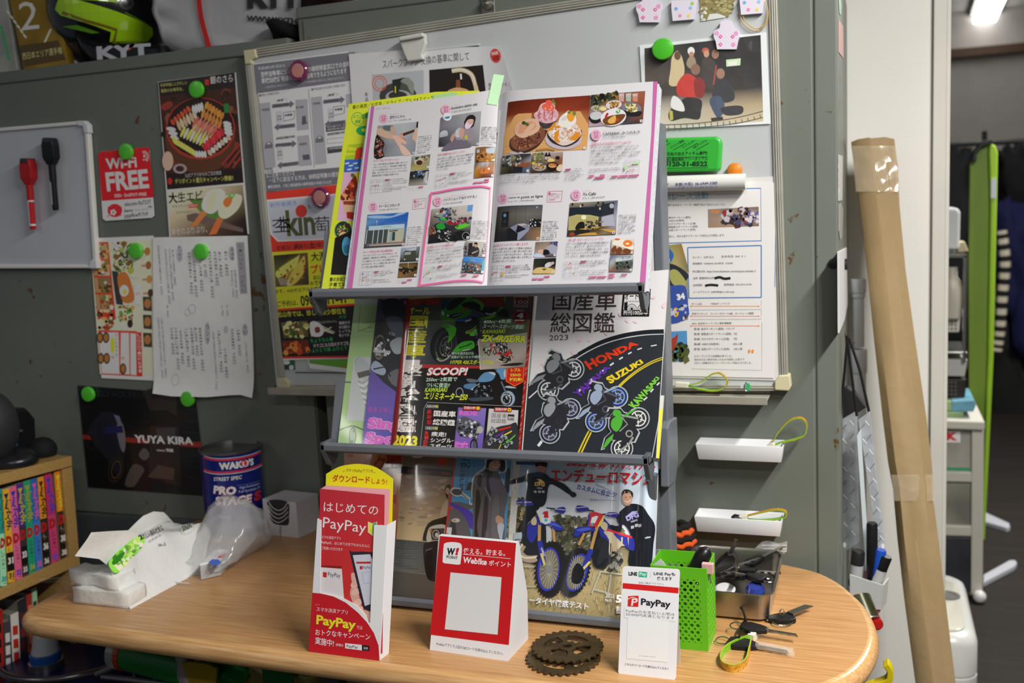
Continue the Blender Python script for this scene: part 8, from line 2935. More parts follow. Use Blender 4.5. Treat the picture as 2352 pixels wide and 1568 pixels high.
pr.B_([(835,650),(880,580),(960,510),(1040,450),(1100,440),(1110,490),(1060,560),(980,610),(930,700),(880,720)],'6aa838',4)
pr.spk((850,640),(1060,450),(1100,500),(920,690),60,26,['3a7a1c','8ac050','5a9a2c','a8d078','2a6018','b8d898'],61)
pr.B_([(860,640),(900,590),(960,560),(930,620),(880,660)],'1f5a14',3)
pr.text('うれしい無料枚数増',(1090,468),(1260,392),40,'1f201c',.03)
pr.text('キッチンペーパー',(1155,490),(1250,436),24,'3a3a38',.01)
pr.text('2',(1078,470),(1105,455),36,'1f201c',.03)
pr.text('100枚',(1225,520),(1280,510),26,'2a2a28',.02)
pr.O_((1445,380),50,34,'8ab870',inner=.94,rot=-15)
pr.text('DUX',(1412,396),(1480,366),34,'2a2a28',.03)
pr.done('wrapper_print',t,rough=.35)
LE=[TBL.p(*q)for q in((168,1385),(296,1398))]
hd=Vector((0,0,1))
for i,(dz0,dz1,sh)in enumerate(((.001,.027,0),(.028,.050,.012))):
 a_,c_=LE[0]+bkw*.0,LE[1]-PF.u*.004
 dp=PF.u*.045
 ring_=[a_+bkw*sh+PF.u*sh,c_+bkw*sh*1.5+PF.u*.002,c_+dp+bkw*sh*1.5,a_+dp+bkw*sh]
 lo_,hi_=[p+hd*dz0 for p in ring_],[p+hd*dz1 for p in ring_]
 soft('folded_towels',[lo_[::-1],hi_]+[[lo_[k],lo_[(k+1)%4],hi_[(k+1)%4],hi_[k]]for k in range(4)],PAPER,5,.0018,seed=i+3)
SFt=Surf(PF.w(.05,.09),PF.u,Vector((0,0,1)))
fl=[SFt.p(*q)for q in((174,1277),(206,1222),(300,1217),(322,1232),(247,1298),(225,1283))]
soft('loose_flap',[fl],PAPER,4,.002,seed=8)
tw=[PB.p(*q)for q in((292,1218),(330,1184),(352,1174),(375,1176),(415,1213),(380,1226),(310,1236))]
soft('pulled_towel',[tw],PAPER,4,.0025,seed=9)
cl=[TBL.p(*q)for q in((160,1376),(205,1398),(280,1405),(300,1400))]
cu=[p+hd*h+bkw*.02 for p,h in zip(cl,(.025,.05,.058,.05))]
o=soft('clear_film',[[cl[i],cl[i+1],cu[i+1],cu[i]]for i in range(3)]+[cu+[cu[3]+bkw*.07,cu[0]+bkw*.05]],film('wrap_film',.10,(.85,.86,.86),.12),5,.003,seed=5)
bx=[TBL.p(*q)for q in((462,1333),(508,1322),(532,1296),(490,1304))]
t=thing('plastic_case',bx[0].lerp(bx[2],.5),'tiny translucent plastic case with a blue flower print inside the clear bag','case')
bm=bmesh.new()
prism(bm,[p+hd*.001 for p in bx],(0,0,.022))
link('case_body',fx(bm),mat('d4d6d8',.3,alpha=.6),t,bevel=.001)
bm=bmesh.new()
prism(bm,[p+hd*.0235 for p in bx],(0,0,.005))
link('lid',fx(bm),mat('dcdee0',.3),t,bevel=.001)
TB2=TBL.lift(.0292)
pr=Print(TB2,160)
for a in range(6):
 pr.O_((494+8*cos(a*1.05),1291+4*sin(a*1.05)),6,3.5,'28489a')
pr.line([(502,1279),(520,1272)],5,'b83848')
pr.done('lid_print',t)
t=thing('clear_bag',TBL.p(530,1300),'crumpled clear plastic bag holding a tiny case, beside the towel pack','bag')
bm=bmesh.new()
cA,cB=TBL.p(452,1322),TBL.p(610,1248)
M_=26
rg=[]
rdb=random.Random(11)
for i in range(13):
 u_=i/12
 c_=cA.lerp(cB,u_)
 ax_=(cB-cA).normalized()
 sd=Vector((-ax_.y,ax_.x,0))
 w_=.052*sin(pi*min(1,.12+u_*.86))**.6+.006
 hh=.022+.085*max(0,sin(pi*min(1,max(0,u_*.95-.05))))**1.4
 rg.append([bm.verts.new(c_+ax_*rdb.uniform(-.004,.004)+sd*w_*cos(2*pi*k/M_)*rdb.uniform(.88,1.08)+hd*(.002+hh*.5*(1+sin(2*pi*k/M_))*rdb.uniform(.86,1.06)))for k in range(M_)])
for A,B in zip(rg,rg[1:]):
 for k in range(M_):
  bm.faces.new((A[k],A[(k+1)%M_],B[(k+1)%M_],B[k]))
bm.faces.new(rg[-1])
o=link('film',fx(bm),film('bag_film',.36,(.8,.8,.82),.12,.9),t,smooth=True)
bm=bmesh.new()
tube(bm,[v for v in[cA+(cA-cB).normalized()*.01+Vector((0,0,.003))+Vector((.05*cos(a),.03*sin(a),0))for a in[pi*.6+pi*i/10 for i in range(11)]]],.0012,6)
link('rolled_hem',fx(bm),film('bag_hem',.5,(.75,.75,.76),.15),t)
class Sph(Cyl):
 def hit(s,px,py,off=0):
  d=ray(px,py)
  r=s.r+off
  o=CAM-s.c
  B=o.dot(d)
  D=B*B-o.dot(o)+r*r
  q=o+d*(-B-sqrt(max(D,0)))
  return atan2(q.x,-q.y)*s.r,math.asin(max(-1,min(1,q.z/r)))*s.r
 def w(s,a,b,c=0):
  t,l=a/s.r,b/s.r
  return s.c+Vector((sin(t)*cos(l),-cos(t)*cos(l),sin(l)))*(s.r+c)
TOPA=WALL.lift(-.15)
hc_=TOPA.p(252,28)
hr=hc_.z-zA
HE=Sph(hc_,hr)
t=thing('helmet',(hc_.x,hc_.y,zA),'black motocross helmet with fluorescent yellow-green flashes on top of the left cabinet','helmet')
bm=bmesh.new()
bmesh.ops.create_uvsphere(bm,u_segments=40,v_segments=24,radius=hr,matrix=Matrix.Translation(hc_))
link('shell',bm,mat('101014',.2,coat=.6),t,smooth=True)
pr=Print(HE,225,lift=1.2e-3)
pr.view(0,0,3.137)
LM='a8d818'
pr.P_([(400,70),(430,-20),(830,-20),(850,20),(560,0),(1095,200),(1100,250),(1060,300),(790,300),(800,230),(640,170),(440,110)],LM)
pr.line([(450,90),(620,150),(840,215),(820,300)],22,'7a6a20')
pr.P_([(450,190),(560,180),(720,235),(660,240)],'5a9a1a')
pr.O_((910,25),55,45,'2a2a2e',inner=.6)
pr.P_([(480,300),(560,300),(620,430),(580,460)],'33333a')
pr.line([(900,90),(1080,190)],6,'6a9a20')
pr.done('graphics',t,rough=.25,coat=.5,cuts=[('a',hr*(-1.4+.14*k))for k in range(20)]+[('b',hr*(-1.3+.14*k))for k in range(18)])
CH=WALL.lift(-.035)
slb('chin_bar',[(160,70),(180,108),(215,150),(300,150),(374,135),(368,98),(300,94),(220,96)],WALL,-.035,-.12,mat('0c0c0f',.25,coat=.4),t,bevel=.012)
pr=Print(CH.lift(.0005),190)
pr.view(0,0,3.137)
pr.text('KYT',(700,425),(1090,400),92,'a8a8b0',.05)
pr.P_([(930,368),(975,320),(930,322)],'b83a20')
pr.done('chin_lettering',t)
BAGS=WALL.lift(-.06)
t=thing('cloth_bag',BAGS.p(540,105),'white cloth bag with a red stripe and black lettering on top of the left cabinet','bag')
P=[BAGS.p(*q)for q in((348,-60),(356,40),(385,118),(540,101),(684,84),(700,20),(690,-60))]
bk_=[p+Vector((0,.2,0))for p in P]
TZ,TOPZ=TOPZ,0
soft('bag_body',[P]+[[P[i],P[(i+1)%7],bk_[(i+1)%7],bk_[i]]for i in range(7)]+[bk_[::-1]],mat('b9b9bd',.85,bump=.4,bscale=18),5,.0035,seed=21)
TOPZ=TZ
pr=Print(BAGS.lift(.006),150)
pr.line(spline([(455,-20),(462,40),(480,108)],4),11,'8a1418')
pr.text('KYT',(568,15),(690,14),60,'1a1a1c',.06)
pr.text('WWW.KYTHELMET.COM',(566,47),(790,60),12,'1c1c1e',.05)
pr.done('printed_text',t,rough=.8)
def lump(name,label,cat,surf,pts,depth,m,seed=1,jit=.004,group=None):
 global t,TOPZ
 t=thing(name,surf.p(*pts[0]),label,cat,group)
 P=[surf.p(*q)for q in pts]
 B=[p-surf.n*depth for p in P]
 c=sum(P,Vector())/len(P)+surf.n*depth*.25
 n=len(P)
 z,TOPZ=TOPZ,-1
 o=soft('outer_surface',[[P[i],P[(i+1)%n],c]for i in range(n)]+[[P[i],P[(i+1)%n],B[(i+1)%n],B[i]]for i in range(n)]+[B[::-1]],m,3,jit,seed=seed)
 TOPZ=z
 return t
lump('black_glove','black glove lying at the right end on top of the left cabinet','glove',WALL.lift(-.02),[(612,52),(630,44),(660,52),(690,54),(684,84),(628,92)],.06,mat('08080a',.9))
lump('dark_red_bundle','dark red bundle on top of the right cabinet, at the top edge','bundle',WALL.lift(-.05),[(692,37),(700,-40),(845,-50),(850,20)],.15,mat('2a0c0c',.8),3)
lump('white_pouch','white pouch beside the dark red bundle on top of the right cabinet','pouch',WALL.lift(-.04),[(785,-20),(815,-30),(838,18),(825,20)],.05,mat('b8b8bc',.6),4)
lump('orange_red_bag','orange-red bag at the top edge above the whiteboard','bag',WALL.lift(-.05),[(838,18),(838,-40),(925,-40),(936,6)],.1,mat('b8301a',.5),5)
for nm,lab,q,c in(('award_plaque','gold award plaque with a large number two and laurel leaves',[(14,-40),(120,-40),(157,152),(56,166)],'a8862c'),('white_award_plaque','white award plaque with a green laurel at the far left',[(-60,-40),(8,-40),(40,166),(-60,172)],'b0b2ac')):
 SFp=WALL.lift(-.05)
 t=thing(nm,SFp.p(*q[3]),lab,'plaque')
 slb('board',q,WALL,-.05,-.07,mat(c,.25,.2 if c[0]=='a' and c[1]=='8' else 0,var=.4,vscale=12),t,bevel=.001)
 pr=Print(SFp,150)
 pr.view(0,0,3.137)
 if c=='a8862c':
  pr.text('2',(150,220),(285,205),220,'a8a498',.0)
  pr.P_([(135,330),(420,290),(475,430),(180,480)],'3a2c12')
  pr.text('西日本エリア選手権',(165,430),(450,385),50,'b8a468')
  lv=[((60+i*24,90+i*34),50)for i in range(6)]+[((330+i*10,290-i*22),-60)for i in range(4)]
  for(x,y),r in lv:
   pr.O_((x,y),20,8,'b0a88c',rot=r)
 else:
  for i in range(7):
   pr.O_((10+i*9,200+i*36),20,9,'1a7a3a',rot=60)
 pr.done('engraving',t)
d64=radians(6.4)
SB0=WALL.lift(.09).p(172,1165)
BS=Surf(SB0,(sin(d64),cos(d64),0),(0,0,1))
SHW=wood_mat('a88348','b8945a',.45)
t=thing('bookshelf',(SB0.x-.1,SB0.y-.3,0),'light wooden bookshelf at the left edge, filled with comic books','bookshelf')
def bslab(name,pts,f,b,m,par,bev=.001):
 return slb(name,pts,BS,f,b,m,par,bevel=bev)
bslab('top_board',[(-90,1112),(165,1047),(166,1070),(-90,1138)],0,-.26,SHW,t)
bslab('side_board',[(143,1078),(166,1072),(184,1292),(200,1600),(178,1600),(162,1298)],-.001,-.26,SHW,t)
bslab('middle_board',[(-90,1396),(160,1279),(163,1306),(-90,1418)],-.002,-.26,SHW,t)
bslab('back_board',[(-90,1138),(150,1076),(185,1600),(-90,1700)],-.245,-.255,mat('5a4526',.7),t)
bslab('lower_board',[(-90,1760),(200,1600),(200,1625),(-90,1790)],-.002,-.26,SHW,t)
BKS=[(-6,11,342,0,45,955,'2a8a80','1c5a58','90c8a0',30,'1a8a8a'),(15,58,345,50,95,935,'c89a20','1a1c48','c8982c',31,'282a30'),(58,102,330,98,142,915,'c85a78','2a2f98','c85a80',32,'2a3a98'),(103,146,310,143,180,895,'4a2a7a','a89a28','3a2c30',33,'c0bcb8'),(147,192,293,185,228,880,'1f8a60','9a8a2c','1f8a68',34,'9a9a30'),(193,234,280,230,272,860,'2a5aa0','c0509a','3a6ab0',35,'c0509a'),(237,276,268,275,318,840,'c88420','40180c','2a2420',36,'c8c4c0'),(280,325,248,328,378,815,'b02a58','2f3ab0','b83a68',37,'3a4ac0'),(342,383,230,385,430,785,'d07a18','c8b830','2a2620',38,'c8c4c0')]
for i,(a,b_,yt,c,d_,yb_,col,tc_,lo,num,nc)in enumerate(BKS):
 sl=-13*(b_-a)/45
 Q=[(a,yt),(b_,yt+sl),(d_,yb_+sl),(c,yb_)]
 t=thing('comic_book',BS.p(c/2.76,1000+yb_/2.76),'comic book with %s spine numbered %d'%({30:'a teal',31:'a yellow',32:'a pink',33:'a purple',34:'a green',35:'a blue',36:'an orange',37:'a magenta',38:'an orange-yellow'}[num],num),'comic book','comic books on the upper shelf')
 px_=[(x/2.76,1000+y/2.76)for x,y in Q]
 bslab('pages',[(x+(.6 if k in(0,3)else-.6),y)for k,(x,y)in enumerate(px_)],-.0115,-.115,mat('b0aa9c',.8),t)
 pr=Print(BS.lift(-.010),200)
 pr.sheet(px_,col,.001)
 pr.view(0,1000,2.76)
 h=yb_-yt
 def L(u,v):
  return((a*(1-v)+c*v)*(1-u)+(b_*(1-v)+d_*v)*u,yt+h*v+sl*u)
 pr.P_([L(0,.46),L(1,.46),L(1,1),L(0,1)],lo)
 pr.P_([L(.15,.05),L(.85,.05),L(.5,.12)],tc_)
 pr.clm('頭文字',L(.5,.12),L(.5,.45),34*(b_-a)/43,tc_,.05,.95)
 pr.text('D',L(.08,.60),L(.92,.60),58,'a01c1c',.08)
 pr.clm('しげの秀一',L(.5,.63),L(.5,.84),20,'1c1c1e' if lo[0]!='2' else 'b8b09c',.01)
 if num in(31,33,36,38):
  pr.P_([L(0,.68),L(1,.68),L(1,.88),L(0,.88)],'17140f')
  pr.text(str(num),L(.2,.80),L(.95,.80),40,'c8c4c0',.05)
 pr.text(str(num),L(.2,.955),L(.9,.955),34,nc,.05)
 pr.line([L(.5,.975),L(.95,.975)],4,'2a2a2a')
 pr.done('spine',t,rough=.4)
for i,(q,c,c2)in enumerate(((((-20,1405),(6,1398),(12,1640),(-20,1650)),'8a1c18','14120f'),(((8,1430),(24,1424),(34,1630),(14,1636)),'3a3438','b0aca8'),(((24,1412),(42,1404),(52,1620),(34,1628)),'b0aca8','9a2418'),(((42,1380),(58,1372),(66,1610),(52,1616)),'24222a','5a1c1c'),(((60,1362),(74,1358),(88,1590),(72,1600)),'8a2a24','a86a50'),(((72,1352),(84,1348),(98,1590),(86,1600)),'8aa888','2a3a2c'))):
 t=thing('comic_book',BS.p(*q[3]),'comic book on the dim lower shelf, '+('leftmost','second from the left','third, white with red','fourth, dark spine','fifth, red spine','last, pale green spine')[i],'comic book','comic books on the lower shelf')
 bslab('pages',q,-.05,-.16,mat('8a857a',.8),t)
 pr=Print(BS.lift(-.048),190)
 pr.sheet(q,c,.001)
 for k in range(4):
  u=.12+k*.14
  x,y=q[0][0]*(1-u)+q[3][0]*u,q[0][1]*(1-u)+q[3][1]*u
  w=q[1][0]-q[0][0]
  pr.P_([(x+w*.2,y),(x+w*.85,y-3),(x+w*.9,y+18),(x+w*.25,y+21)],c2)
 pr.done('spine',t,rough=.4)
BT=mat('111114',.4)
bm=bmesh.new()
for nm,lab,p,r3,m in(('black_gadget','large glossy black rounded gadget at the left on top of the bookshelf',(20,1056),(.06,.05,.026),mat('1c1d22',.25)),('black_ball','matte black ball on the right corner of the bookshelf top',(97,1033),(.028,.028,.026),mat('0d0d0f',.8)),('dark_grey_disc','dark grey round gadget cut off by the left edge above the bookshelf',(-22,980),(.05,.05,.07),mat('2c2c30',.6))):
 bm=bmesh.new()
 c=BS.lift(-.06).p(*p)
 bmesh.ops.create_uvsphere(bm,u_segments=28,v_segments=16,radius=1,matrix=Matrix.Translation(c)@Matrix.Diagonal((*r3,1)))
 tag(link(nm,bm,m,smooth=True),lab,'gadget')
t=thing('black_camera',BS.lift(-.1).p(45,1040),'black camera-like device standing on the bookshelf behind the black gadgets','device')
for nm,q,f,b,m in(('body',[(2,950),(62,940),(80,962),(82,1010),(70,1045),(6,1048)],-.07,-.14,BT),('top_grip',[(10,942),(58,936),(62,952),(8,958)],-.08,-.12,BT),('orange_mark',[(13,953),(34,952),(34,957),(13,958)],-.069,-.071,mat('8a4020',.5)),('chrome_lever',[(24,994),(52,986),(54,991),(26,999)],-.06,-.07,mat('8a8a8c',.3,.9)),('blue_label',[(26,1018),(41,1018),(41,1026),(26,1026)],-.068,-.071,mat('2a6aa0',.5))):
 bslab(nm,q,f,b,m,t)
ZL=.47
LIDS=Surf((0,0,ZL),(1,0,0),(0,1,0))
pc=LIDS.p(180,1482)
pr_=.145
t=thing('oil_pail',(pc.x,pc.y,0),'dark blue oil pail with a steel rim and a pale plastic spout under the table','pail')
bm=bmesh.new()
lathe(bm,[(pr_-.012,.0),(pr_-.004,ZL-.03),(pr_-.004,ZL-.008),(.001,ZL-.008)],(pc.x,pc.y,0),seg=48)
link('drum',fx(bm),mat('10124a',.3,.2),t,smooth='auto')
bm=bmesh.new()
tube(bm,[(pc.x+pr_*cos(a),pc.y+pr_*sin(a),ZL)for a in[2*pi*i/48 for i in range(48)]],.0065,10,closed=True)
link('rim',fx(bm),mat('6a6a6e',.3,.9),t,smooth=True)
sp=LIDS.p(106,1520)
bm=bmesh.new()
lathe(bm,[(.031,0),(.031,.012),(.028,.013)],(sp.x,sp.y,ZL-.008),seg=28)
link('spout_base',fx(bm),mat('9a9a9c',.3,.9),t,smooth='auto')
bm=bmesh.new()
lathe(bm,[(.028,0),(.028,.014),(.026,.016)],(sp.x,sp.y,ZL+.005),seg=28)
link('collar',fx(bm),mat('1a4a90',.4),t,smooth='auto')
bm=bmesh.new()
tube(bm,[(sp.x,sp.y,ZL+.01),(sp.x+.001,sp.y,ZL+.022),(sp.x+.005,sp.y,ZL+.05),(sp.x+.014,sp.y,ZL+.075),(sp.x+.03,sp.y,ZL+.092)],[.027,.024,.022,.021,.018],20)
link('spout',fx(bm),mat('a8acb4',.45),t,smooth=True)
UN=WALL.lift(.33)
bm=bmesh.new()
A,B=UN.p(282,1494),UN.p(500,1545)
tube(bm,[A,A.lerp(B,.04),A.lerp(B,.06),B],[.026,.026,.03,.033],20,mi=0)
t=thing('green_snack_tube',A,'green snack tube with a clear cap and red marks under the table edge','snack tube')
link('tube_body',fx(bm),mat('14702a',.35),t,smooth='auto')
bm=bmesh.new()
tube(bm,[A-(B-A)*.06,A+(B-A)*.02],.031,20)
link('cap',fx(bm),film('cap_film',.35,(.6,.6,.6),.2),t)
bm=bmesh.new()
tube(bm,[A+(B-A)*.021,A+(B-A)*.075],.0312,20)
link('red_band',fx(bm),mat('a82c18',.4),t)
for i,(lab,q,c,c2)in enumerate((('crumpled green and gold foil snack bag under the table',[(405,1505),(440,1500),(520,1510),(565,1530),(560,1600),(440,1600)],'14702a','a08a20'),('khaki and green foil snack bag right of the green and gold one',[(562,1525),(600,1518),(680,1540),(705,1560),(700,1610),(570,1610)],'8a8048','1a6a30'))):
 lump('foil_snack_bag',lab,'snack bag',WALL.lift(.36),q,.06,mat(c,.25,.5,bump=.6,bscale=60),30+i,.006,'foil snack bags')
 slb('printed_patch',[(x*.5+(430 if i==0 else 640)*.5,y*.5+1540*.5)for x,y in q],WALL,.385,.38,mat(c2,.3,.4,bump=.6,bscale=60),t)
lump('grey_pouch','pinkish grey pouch between the green tube and the foil bags','pouch',WALL.lift(.37),[(398,1498),(420,1500),(450,1560),(470,1610),(420,1610)],.03,mat('8a7c80',.6),41)
t=thing('steel_trestle',UN.p(240,1545),'grey metal rod frame crossing in front of the oil pail','frame')
for p in(((222,1548),(300,1515)),((235,1553),(520,1585)),((300,1520),(312,1565)),((350,1535),(362,1590))):
 bm=bmesh.new()
 tube(bm,[UN.p(*p[0]),UN.p(*p[1])],.005 if p[0][0]<240 else .0018,8)
 link('rod',fx(bm),mat('6e6e72',.35,.8),t)
SIDE=Surf((xr,0,0),(0,1,0),(0,0,1))
def sl(name,label,cat,pts,surf,f,b,m,bev=.0005,group=None):
 return tag(slb(name,pts,surf,f,b,m,bevel=bev),label,cat,group)
sl('red_framed_notice','narrow red-framed notice high on the cabinet side','notice',[(1927,45),(1937,60),(1938,135),(1927,120)],SIDE,.001,.0003,mat('c89a94',.4))
sl('round_green_sticker','pale green round sticker at the very top of the cabinet side','sticker',[(1926,-10),(1930,-12),(1933,12),(1932,36),(1928,30)],SIDE,.001,.0003,mat('9ac8a8',.4))
sl('barcode_label','narrow white printed label below the card hook on the cabinet side','label',[(1926,355),(1936,358),(1935,460),(1926,462)],SIDE,.001,.0003,mat('c8c8c8',.4,var=.5,vscale=120))
sl('oval_clear_label','clear oval label on the cabinet side under the printed label','label',[(1927,470),(1932,466),(1937,480),(1935,545),(1930,552),(1927,530)],SIDE,.001,.0003,mat('a8a8a6',.25))
sl('side_notice','white notice held by a black magnet on the cabinet side','notice',[(1927,578),(1945,568),(1947,700),(1940,735),(1928,765)],SIDE,.003,.0003,mat('d0d0d0',.5))
bm=bmesh.new()
lathe(bm,[(.010,.002),(.010,.007),(.001,.008)],SIDE.p(1936,607),(1,0,0),24)
tag(link('black_magnet',fx(bm),mat('1c1c20',.4)),'black round magnet holding the white side notice','magnet')
bm=bmesh.new()
lathe(bm,[(.008,.0005),(.0075,.004),(.001,.005)],WALL.p(1914,605),(0,-1,0),24)
tag(link('dark_knob_magnet',fx(bm),mat('2a2a2e',.4)),'small dark magnet at the right edge of the cabinet front','magnet')
YP=.50
PS=Surf((0,YP,0),(1,0,0),(0,0,1))
a=PS.p(1972,640)
t=thing('extension_pole',(a.x,YP,0),'white telescopic extension pole standing in the corner','pole')
zc_=[PS.hit(1975,y)[1]for y in(640,672,684,796,802,856)]
x_=a.x
for nm,r,z0,z1 in(('end_cap',.0155,zc_[1],zc_[0]),('ring',.0135,zc_[2],zc_[1]),('thin_tube',.0115,zc_[3],zc_[2]),('lock_collar',.017,zc_[5],zc_[4]),('thick_tube',.015,.0,zc_[5])):
 bm=bmesh.new()
 lathe(bm,[(r*.94,z0),(r,z0+.002),(r,z1-.002),(r*.94,z1)],(x_,YP,0),seg=24)
 link(nm,fx(bm),mat('d0d4d8',.35),t,smooth='auto')
bt,tp=FLOOR.p(2150,1640),None
LEAN=Surf((0,.12,0),(1,0,0),(0,.40,1.42))
t=thing('cardboard_tube',LEAN.p(2150,1568),'long taped cardboard box leaning against the white wall','cardboard box')
LFT=[(1955,326),(1962,380),(1975,470),(1992,620),(2008,780),(2028,960),(2040,1060),(2052,1125),(2054,1150),(2062,1240),(2078,1380),(2102,1560),(2124,1720)]
RGT=[(2054,319),(2062,380),(2066,470),(2080,620),(2102,780),(2128,960),(2140,1060),(2144,1120),(2144,1150),(2156,1240),(2172,1380),(2194,1560),(2212,1720)]
bm=bmesh.new()
rows_=[]
rdc=random.Random(5)
for k,(l,r)in enumerate(zip(LFT,RGT)):
 A,B=LEAN.p(*l),LEAN.p(*r)
 w=B-A
 j=rdc.uniform(-.004,.004)if 4<k<10 else 0
 rows_.append([bm.verts.new(p)for p in(A-LEAN.n*.03,A,A+w*.16+LEAN.n*(.014+j),A+w*.42+LEAN.n*(.020-j),A+w*.47+LEAN.n*(.014+j*2),A+w*.78+LEAN.n*(.016+j),B,B-LEAN.n*.03)])
for A,B in zip(rows_,rows_[1:]):
 for k in range(8):
  bm.faces.new((A[k],A[(k+1)%8],B[(k+1)%8],B[k]))
bm.faces.new(rows_[0])
bm.faces.new(rows_[-1][::-1])
link('carton',fx(bm),mat('a08862',.65,bump=.4,bscale=26,var=.1,vscale=6),t,smooth='auto')
for y0,y1,k in((335,440,0),(1090,1150,1)):
 pts=[(1957+(0 if k==0 else 90),y0),(2058+(0 if k==0 else 84),y0-4),(2064+(0 if k==0 else 82),y1-4),(1966+(0 if k==0 else 88),y1)]
 bm=bmesh.new()
 n_=6
 V=[[bm.verts.new(LEAN.p(pts[0][0]*(1-u)*(1-v)+pts[1][0]*u*(1-v)+pts[2][0]*u*v+pts[3][0]*(1-u)*v,y0*(1-v)+y1*v,.0225-.010*abs(2*u-.9)))for u in[i/n_ for i in range(n_+1)]]for v in(0,.33,.66,1)]
 for A,B in zip(V,V[1:]):
  for i in range(n_):
   bm.faces.new((A[i],A[i+1],B[i+1],B[i]))
 link('packing_tape',bm,film('tape',.3,(.72,.6,.42),.12,.8),t,smooth=True)
HG=Surf((0,.16,0),(1,0,0),(0,0,1))
def tread(name,label,pts,y0,surf):
 t=thing(name,surf.p(*pts[-1]),label,'file case','clear file cases hanging on the cabinet side')
 slb('cover_sheet',pts,surf,.004,-.004,film('case_film',.55,(.5,.54,.58),.15),t,bevel=.001)
 q=[(sum(p[0]for p in pts)/len(pts)*.3+x*.7,sum(p[1]for p in pts)/len(pts)*.12+y*.88)for x,y in pts]
 slb('paper_inside',q,surf,-.005,-.012,mat('b0a8a0',.6),t)
 pr=Print(surf.lift(.0045),190)
 rd=random.Random(3)
 xs,ys=[p[0]for p in pts],[p[1]for p in pts]
 tl,tr,br,bl=(pts[0],pts[1],pts[2],pts[3])
 for i in range(9):
  for j in range(2):
   u,v=(j+.6)/2.4,(i+.6)/9.6
   x=(tl[0]*(1-u)+tr[0]*u)*(1-v)+(bl[0]*(1-u)+br[0]*u)*v
   y=(tl[1]*(1-u)+tr[1]*u)*(1-v)+(bl[1]*(1-u)+br[1]*u)*v
   s_=1 if(i+j)%2 else-1
   pr.line([(x-4,y-5*s_),(x+5,y+6*s_)],2,'c8ccd2' if s_>0 else '5a6068')
 pr.O_((bl[0]+8,bl[1]-24),4,6,'d0d2d6')
 pr.done('tread_pattern',t,rough=.2)
 return t
tread('file_case','clear tread-plate file case hanging flat by the cabinet edge',[(1929,967),(1969,943),(1974,1245),(1932,1275)],0,HG.lift(-.05))
tc_=tread('file_case','clear tread-plate file case hanging at the right of the white board',[(1971,965),(1998,944),(2034,1262),(2020,1278)],0,HG)
t=thing('black_bag',HG.lift(-.03).p(1955,960),'black hanging bag with thin straps behind the clear file cases','bag')
slb('pouch',[(1928,905),(1945,890),(1962,900),(1990,935),(1968,950),(1928,975)],HG,-.06,-.09,mat('17181a',.7),t,bevel=.002)
for p in(((1945,770),(1968,955)),((1950,775),(1975,850),(1996,945)),((1947,775),(1930,960))):
 bm=bmesh.new()
 tube(bm,[HG.p(*q)for q in p],.0026,6)
 link('strap',fx(bm),mat('121214',.6),t)
bm=bmesh.new()
tube(bm,[HG.p(1941,765),HG.p(1944,800),HG.p(1950,800),HG.p(1963,784)],.0012,6)
link('hook',fx(bm),CHR,t)
sl('white_board_panel','white board seen edge-on between the clear file cases','board',[(1968,1000),(1977,985),(1998,1318),(1988,1318)],HG,.012,.0,mat('ccd6dc',.35))
PK=Surf((0,.10,0),(1,-.25,0),(0,0,1))
t=thing('pen_pocket',PK.p(1985,1382),'white plastic pen pocket holding markers beside the table end','pen holder')
for nm,q,f,b in(('front_wall',[(1951,1318),(2027,1343),(2021,1400),(1952,1400)],.0,-.002),('back_wall',[(1956,1300),(2030,1322),(2024,1400),(1957,1400)],-.035,-.037)):
 slb(nm,q,PK,f,b,mat('c6cac8',.35),t,bevel=.0008)
bm=bmesh.new()
c=[PK.p(2027,1343),PK.p(2021,1400),PK.p(2021,1400)-PK.n*.036,PK.p(2027,1343)-PK.n*.036]
prism(bm,c,PK.u*.002)
link('side_wall',fx(bm),mat('c6cac8',.35),t)
for lab,p0,p1,r,c,c2 in(('black marker with a white label at the left of the pen pocket',(1963,1345),(1972,1264),.011,'232327','b0b0b2'),('red marker in the middle of the pen pocket',(1996,1350),(2000,1268),.006,'a8201c',None),('blue marker behind the others in the pen pocket',(2008,1345),(2024,1262),.009,'1c4ab0',None),('black slanted marker with a barcode at the right of the pen pocket',(2004,1355),(2036,1276),.010,'141416','c4c4c2'),('black marker standing at the back of the pen pocket',(2003,1330),(2003,1200),.009,'17171a',None)):
 SFm=PK.lift(-.018)
 A,B=SFm.p(*p0),SFm.p(*p1)
 t=thing('marker',A,lab,'marker','markers in the pen pocket')
 bm=bmesh.new()
 lathe(bm,[(r*.9,0),(r,.003),(r,(B-A).length-.003),(r*.85,(B-A).length)],A,B-A,16)
 link('barrel',fx(bm),mat(c,.35),t,smooth='auto')
 if c2:
  bm=bmesh.new()
  lathe(bm,[(r*1.03,(B-A).length*.2),(r*1.03,(B-A).length*.62)],A,B-A,16,caps=False)
  link('label_band',fx(bm),mat(c2,.5),t,smooth=True)
t=thing('white_pocket',PK.p(2010,1445),'lower white wall pocket with a red marker and a silver-topped can','pocket')
slb('back_wall',[(1990,1383),(2026,1385),(2024,1446),(1992,1470)],PK,-.01,-.013,mat('d2cfd4',.4),t,bevel=.0008)
A,B=PK.lift(.01).p(1972,1372),PK.lift(.03).p(1993,1425)
t=thing('spray_can',A,'small dark green can with a silver end below the pen pocket','can')
bm=bmesh.new()
tube(bm,[A,B],.0195,24)
link('can_body',fx(bm),mat('3a3c22',.3,.3),t,smooth='auto')
bm=bmesh.new()
tube(bm,[B,B+(B-A)*.04],.0205,24)
link('silver_end',fx(bm),mat('b0b4b8',.3,.8),t,smooth='auto')
bm=bmesh.new()
tube(bm,[A,A-(B-A)*.06],.015,24)
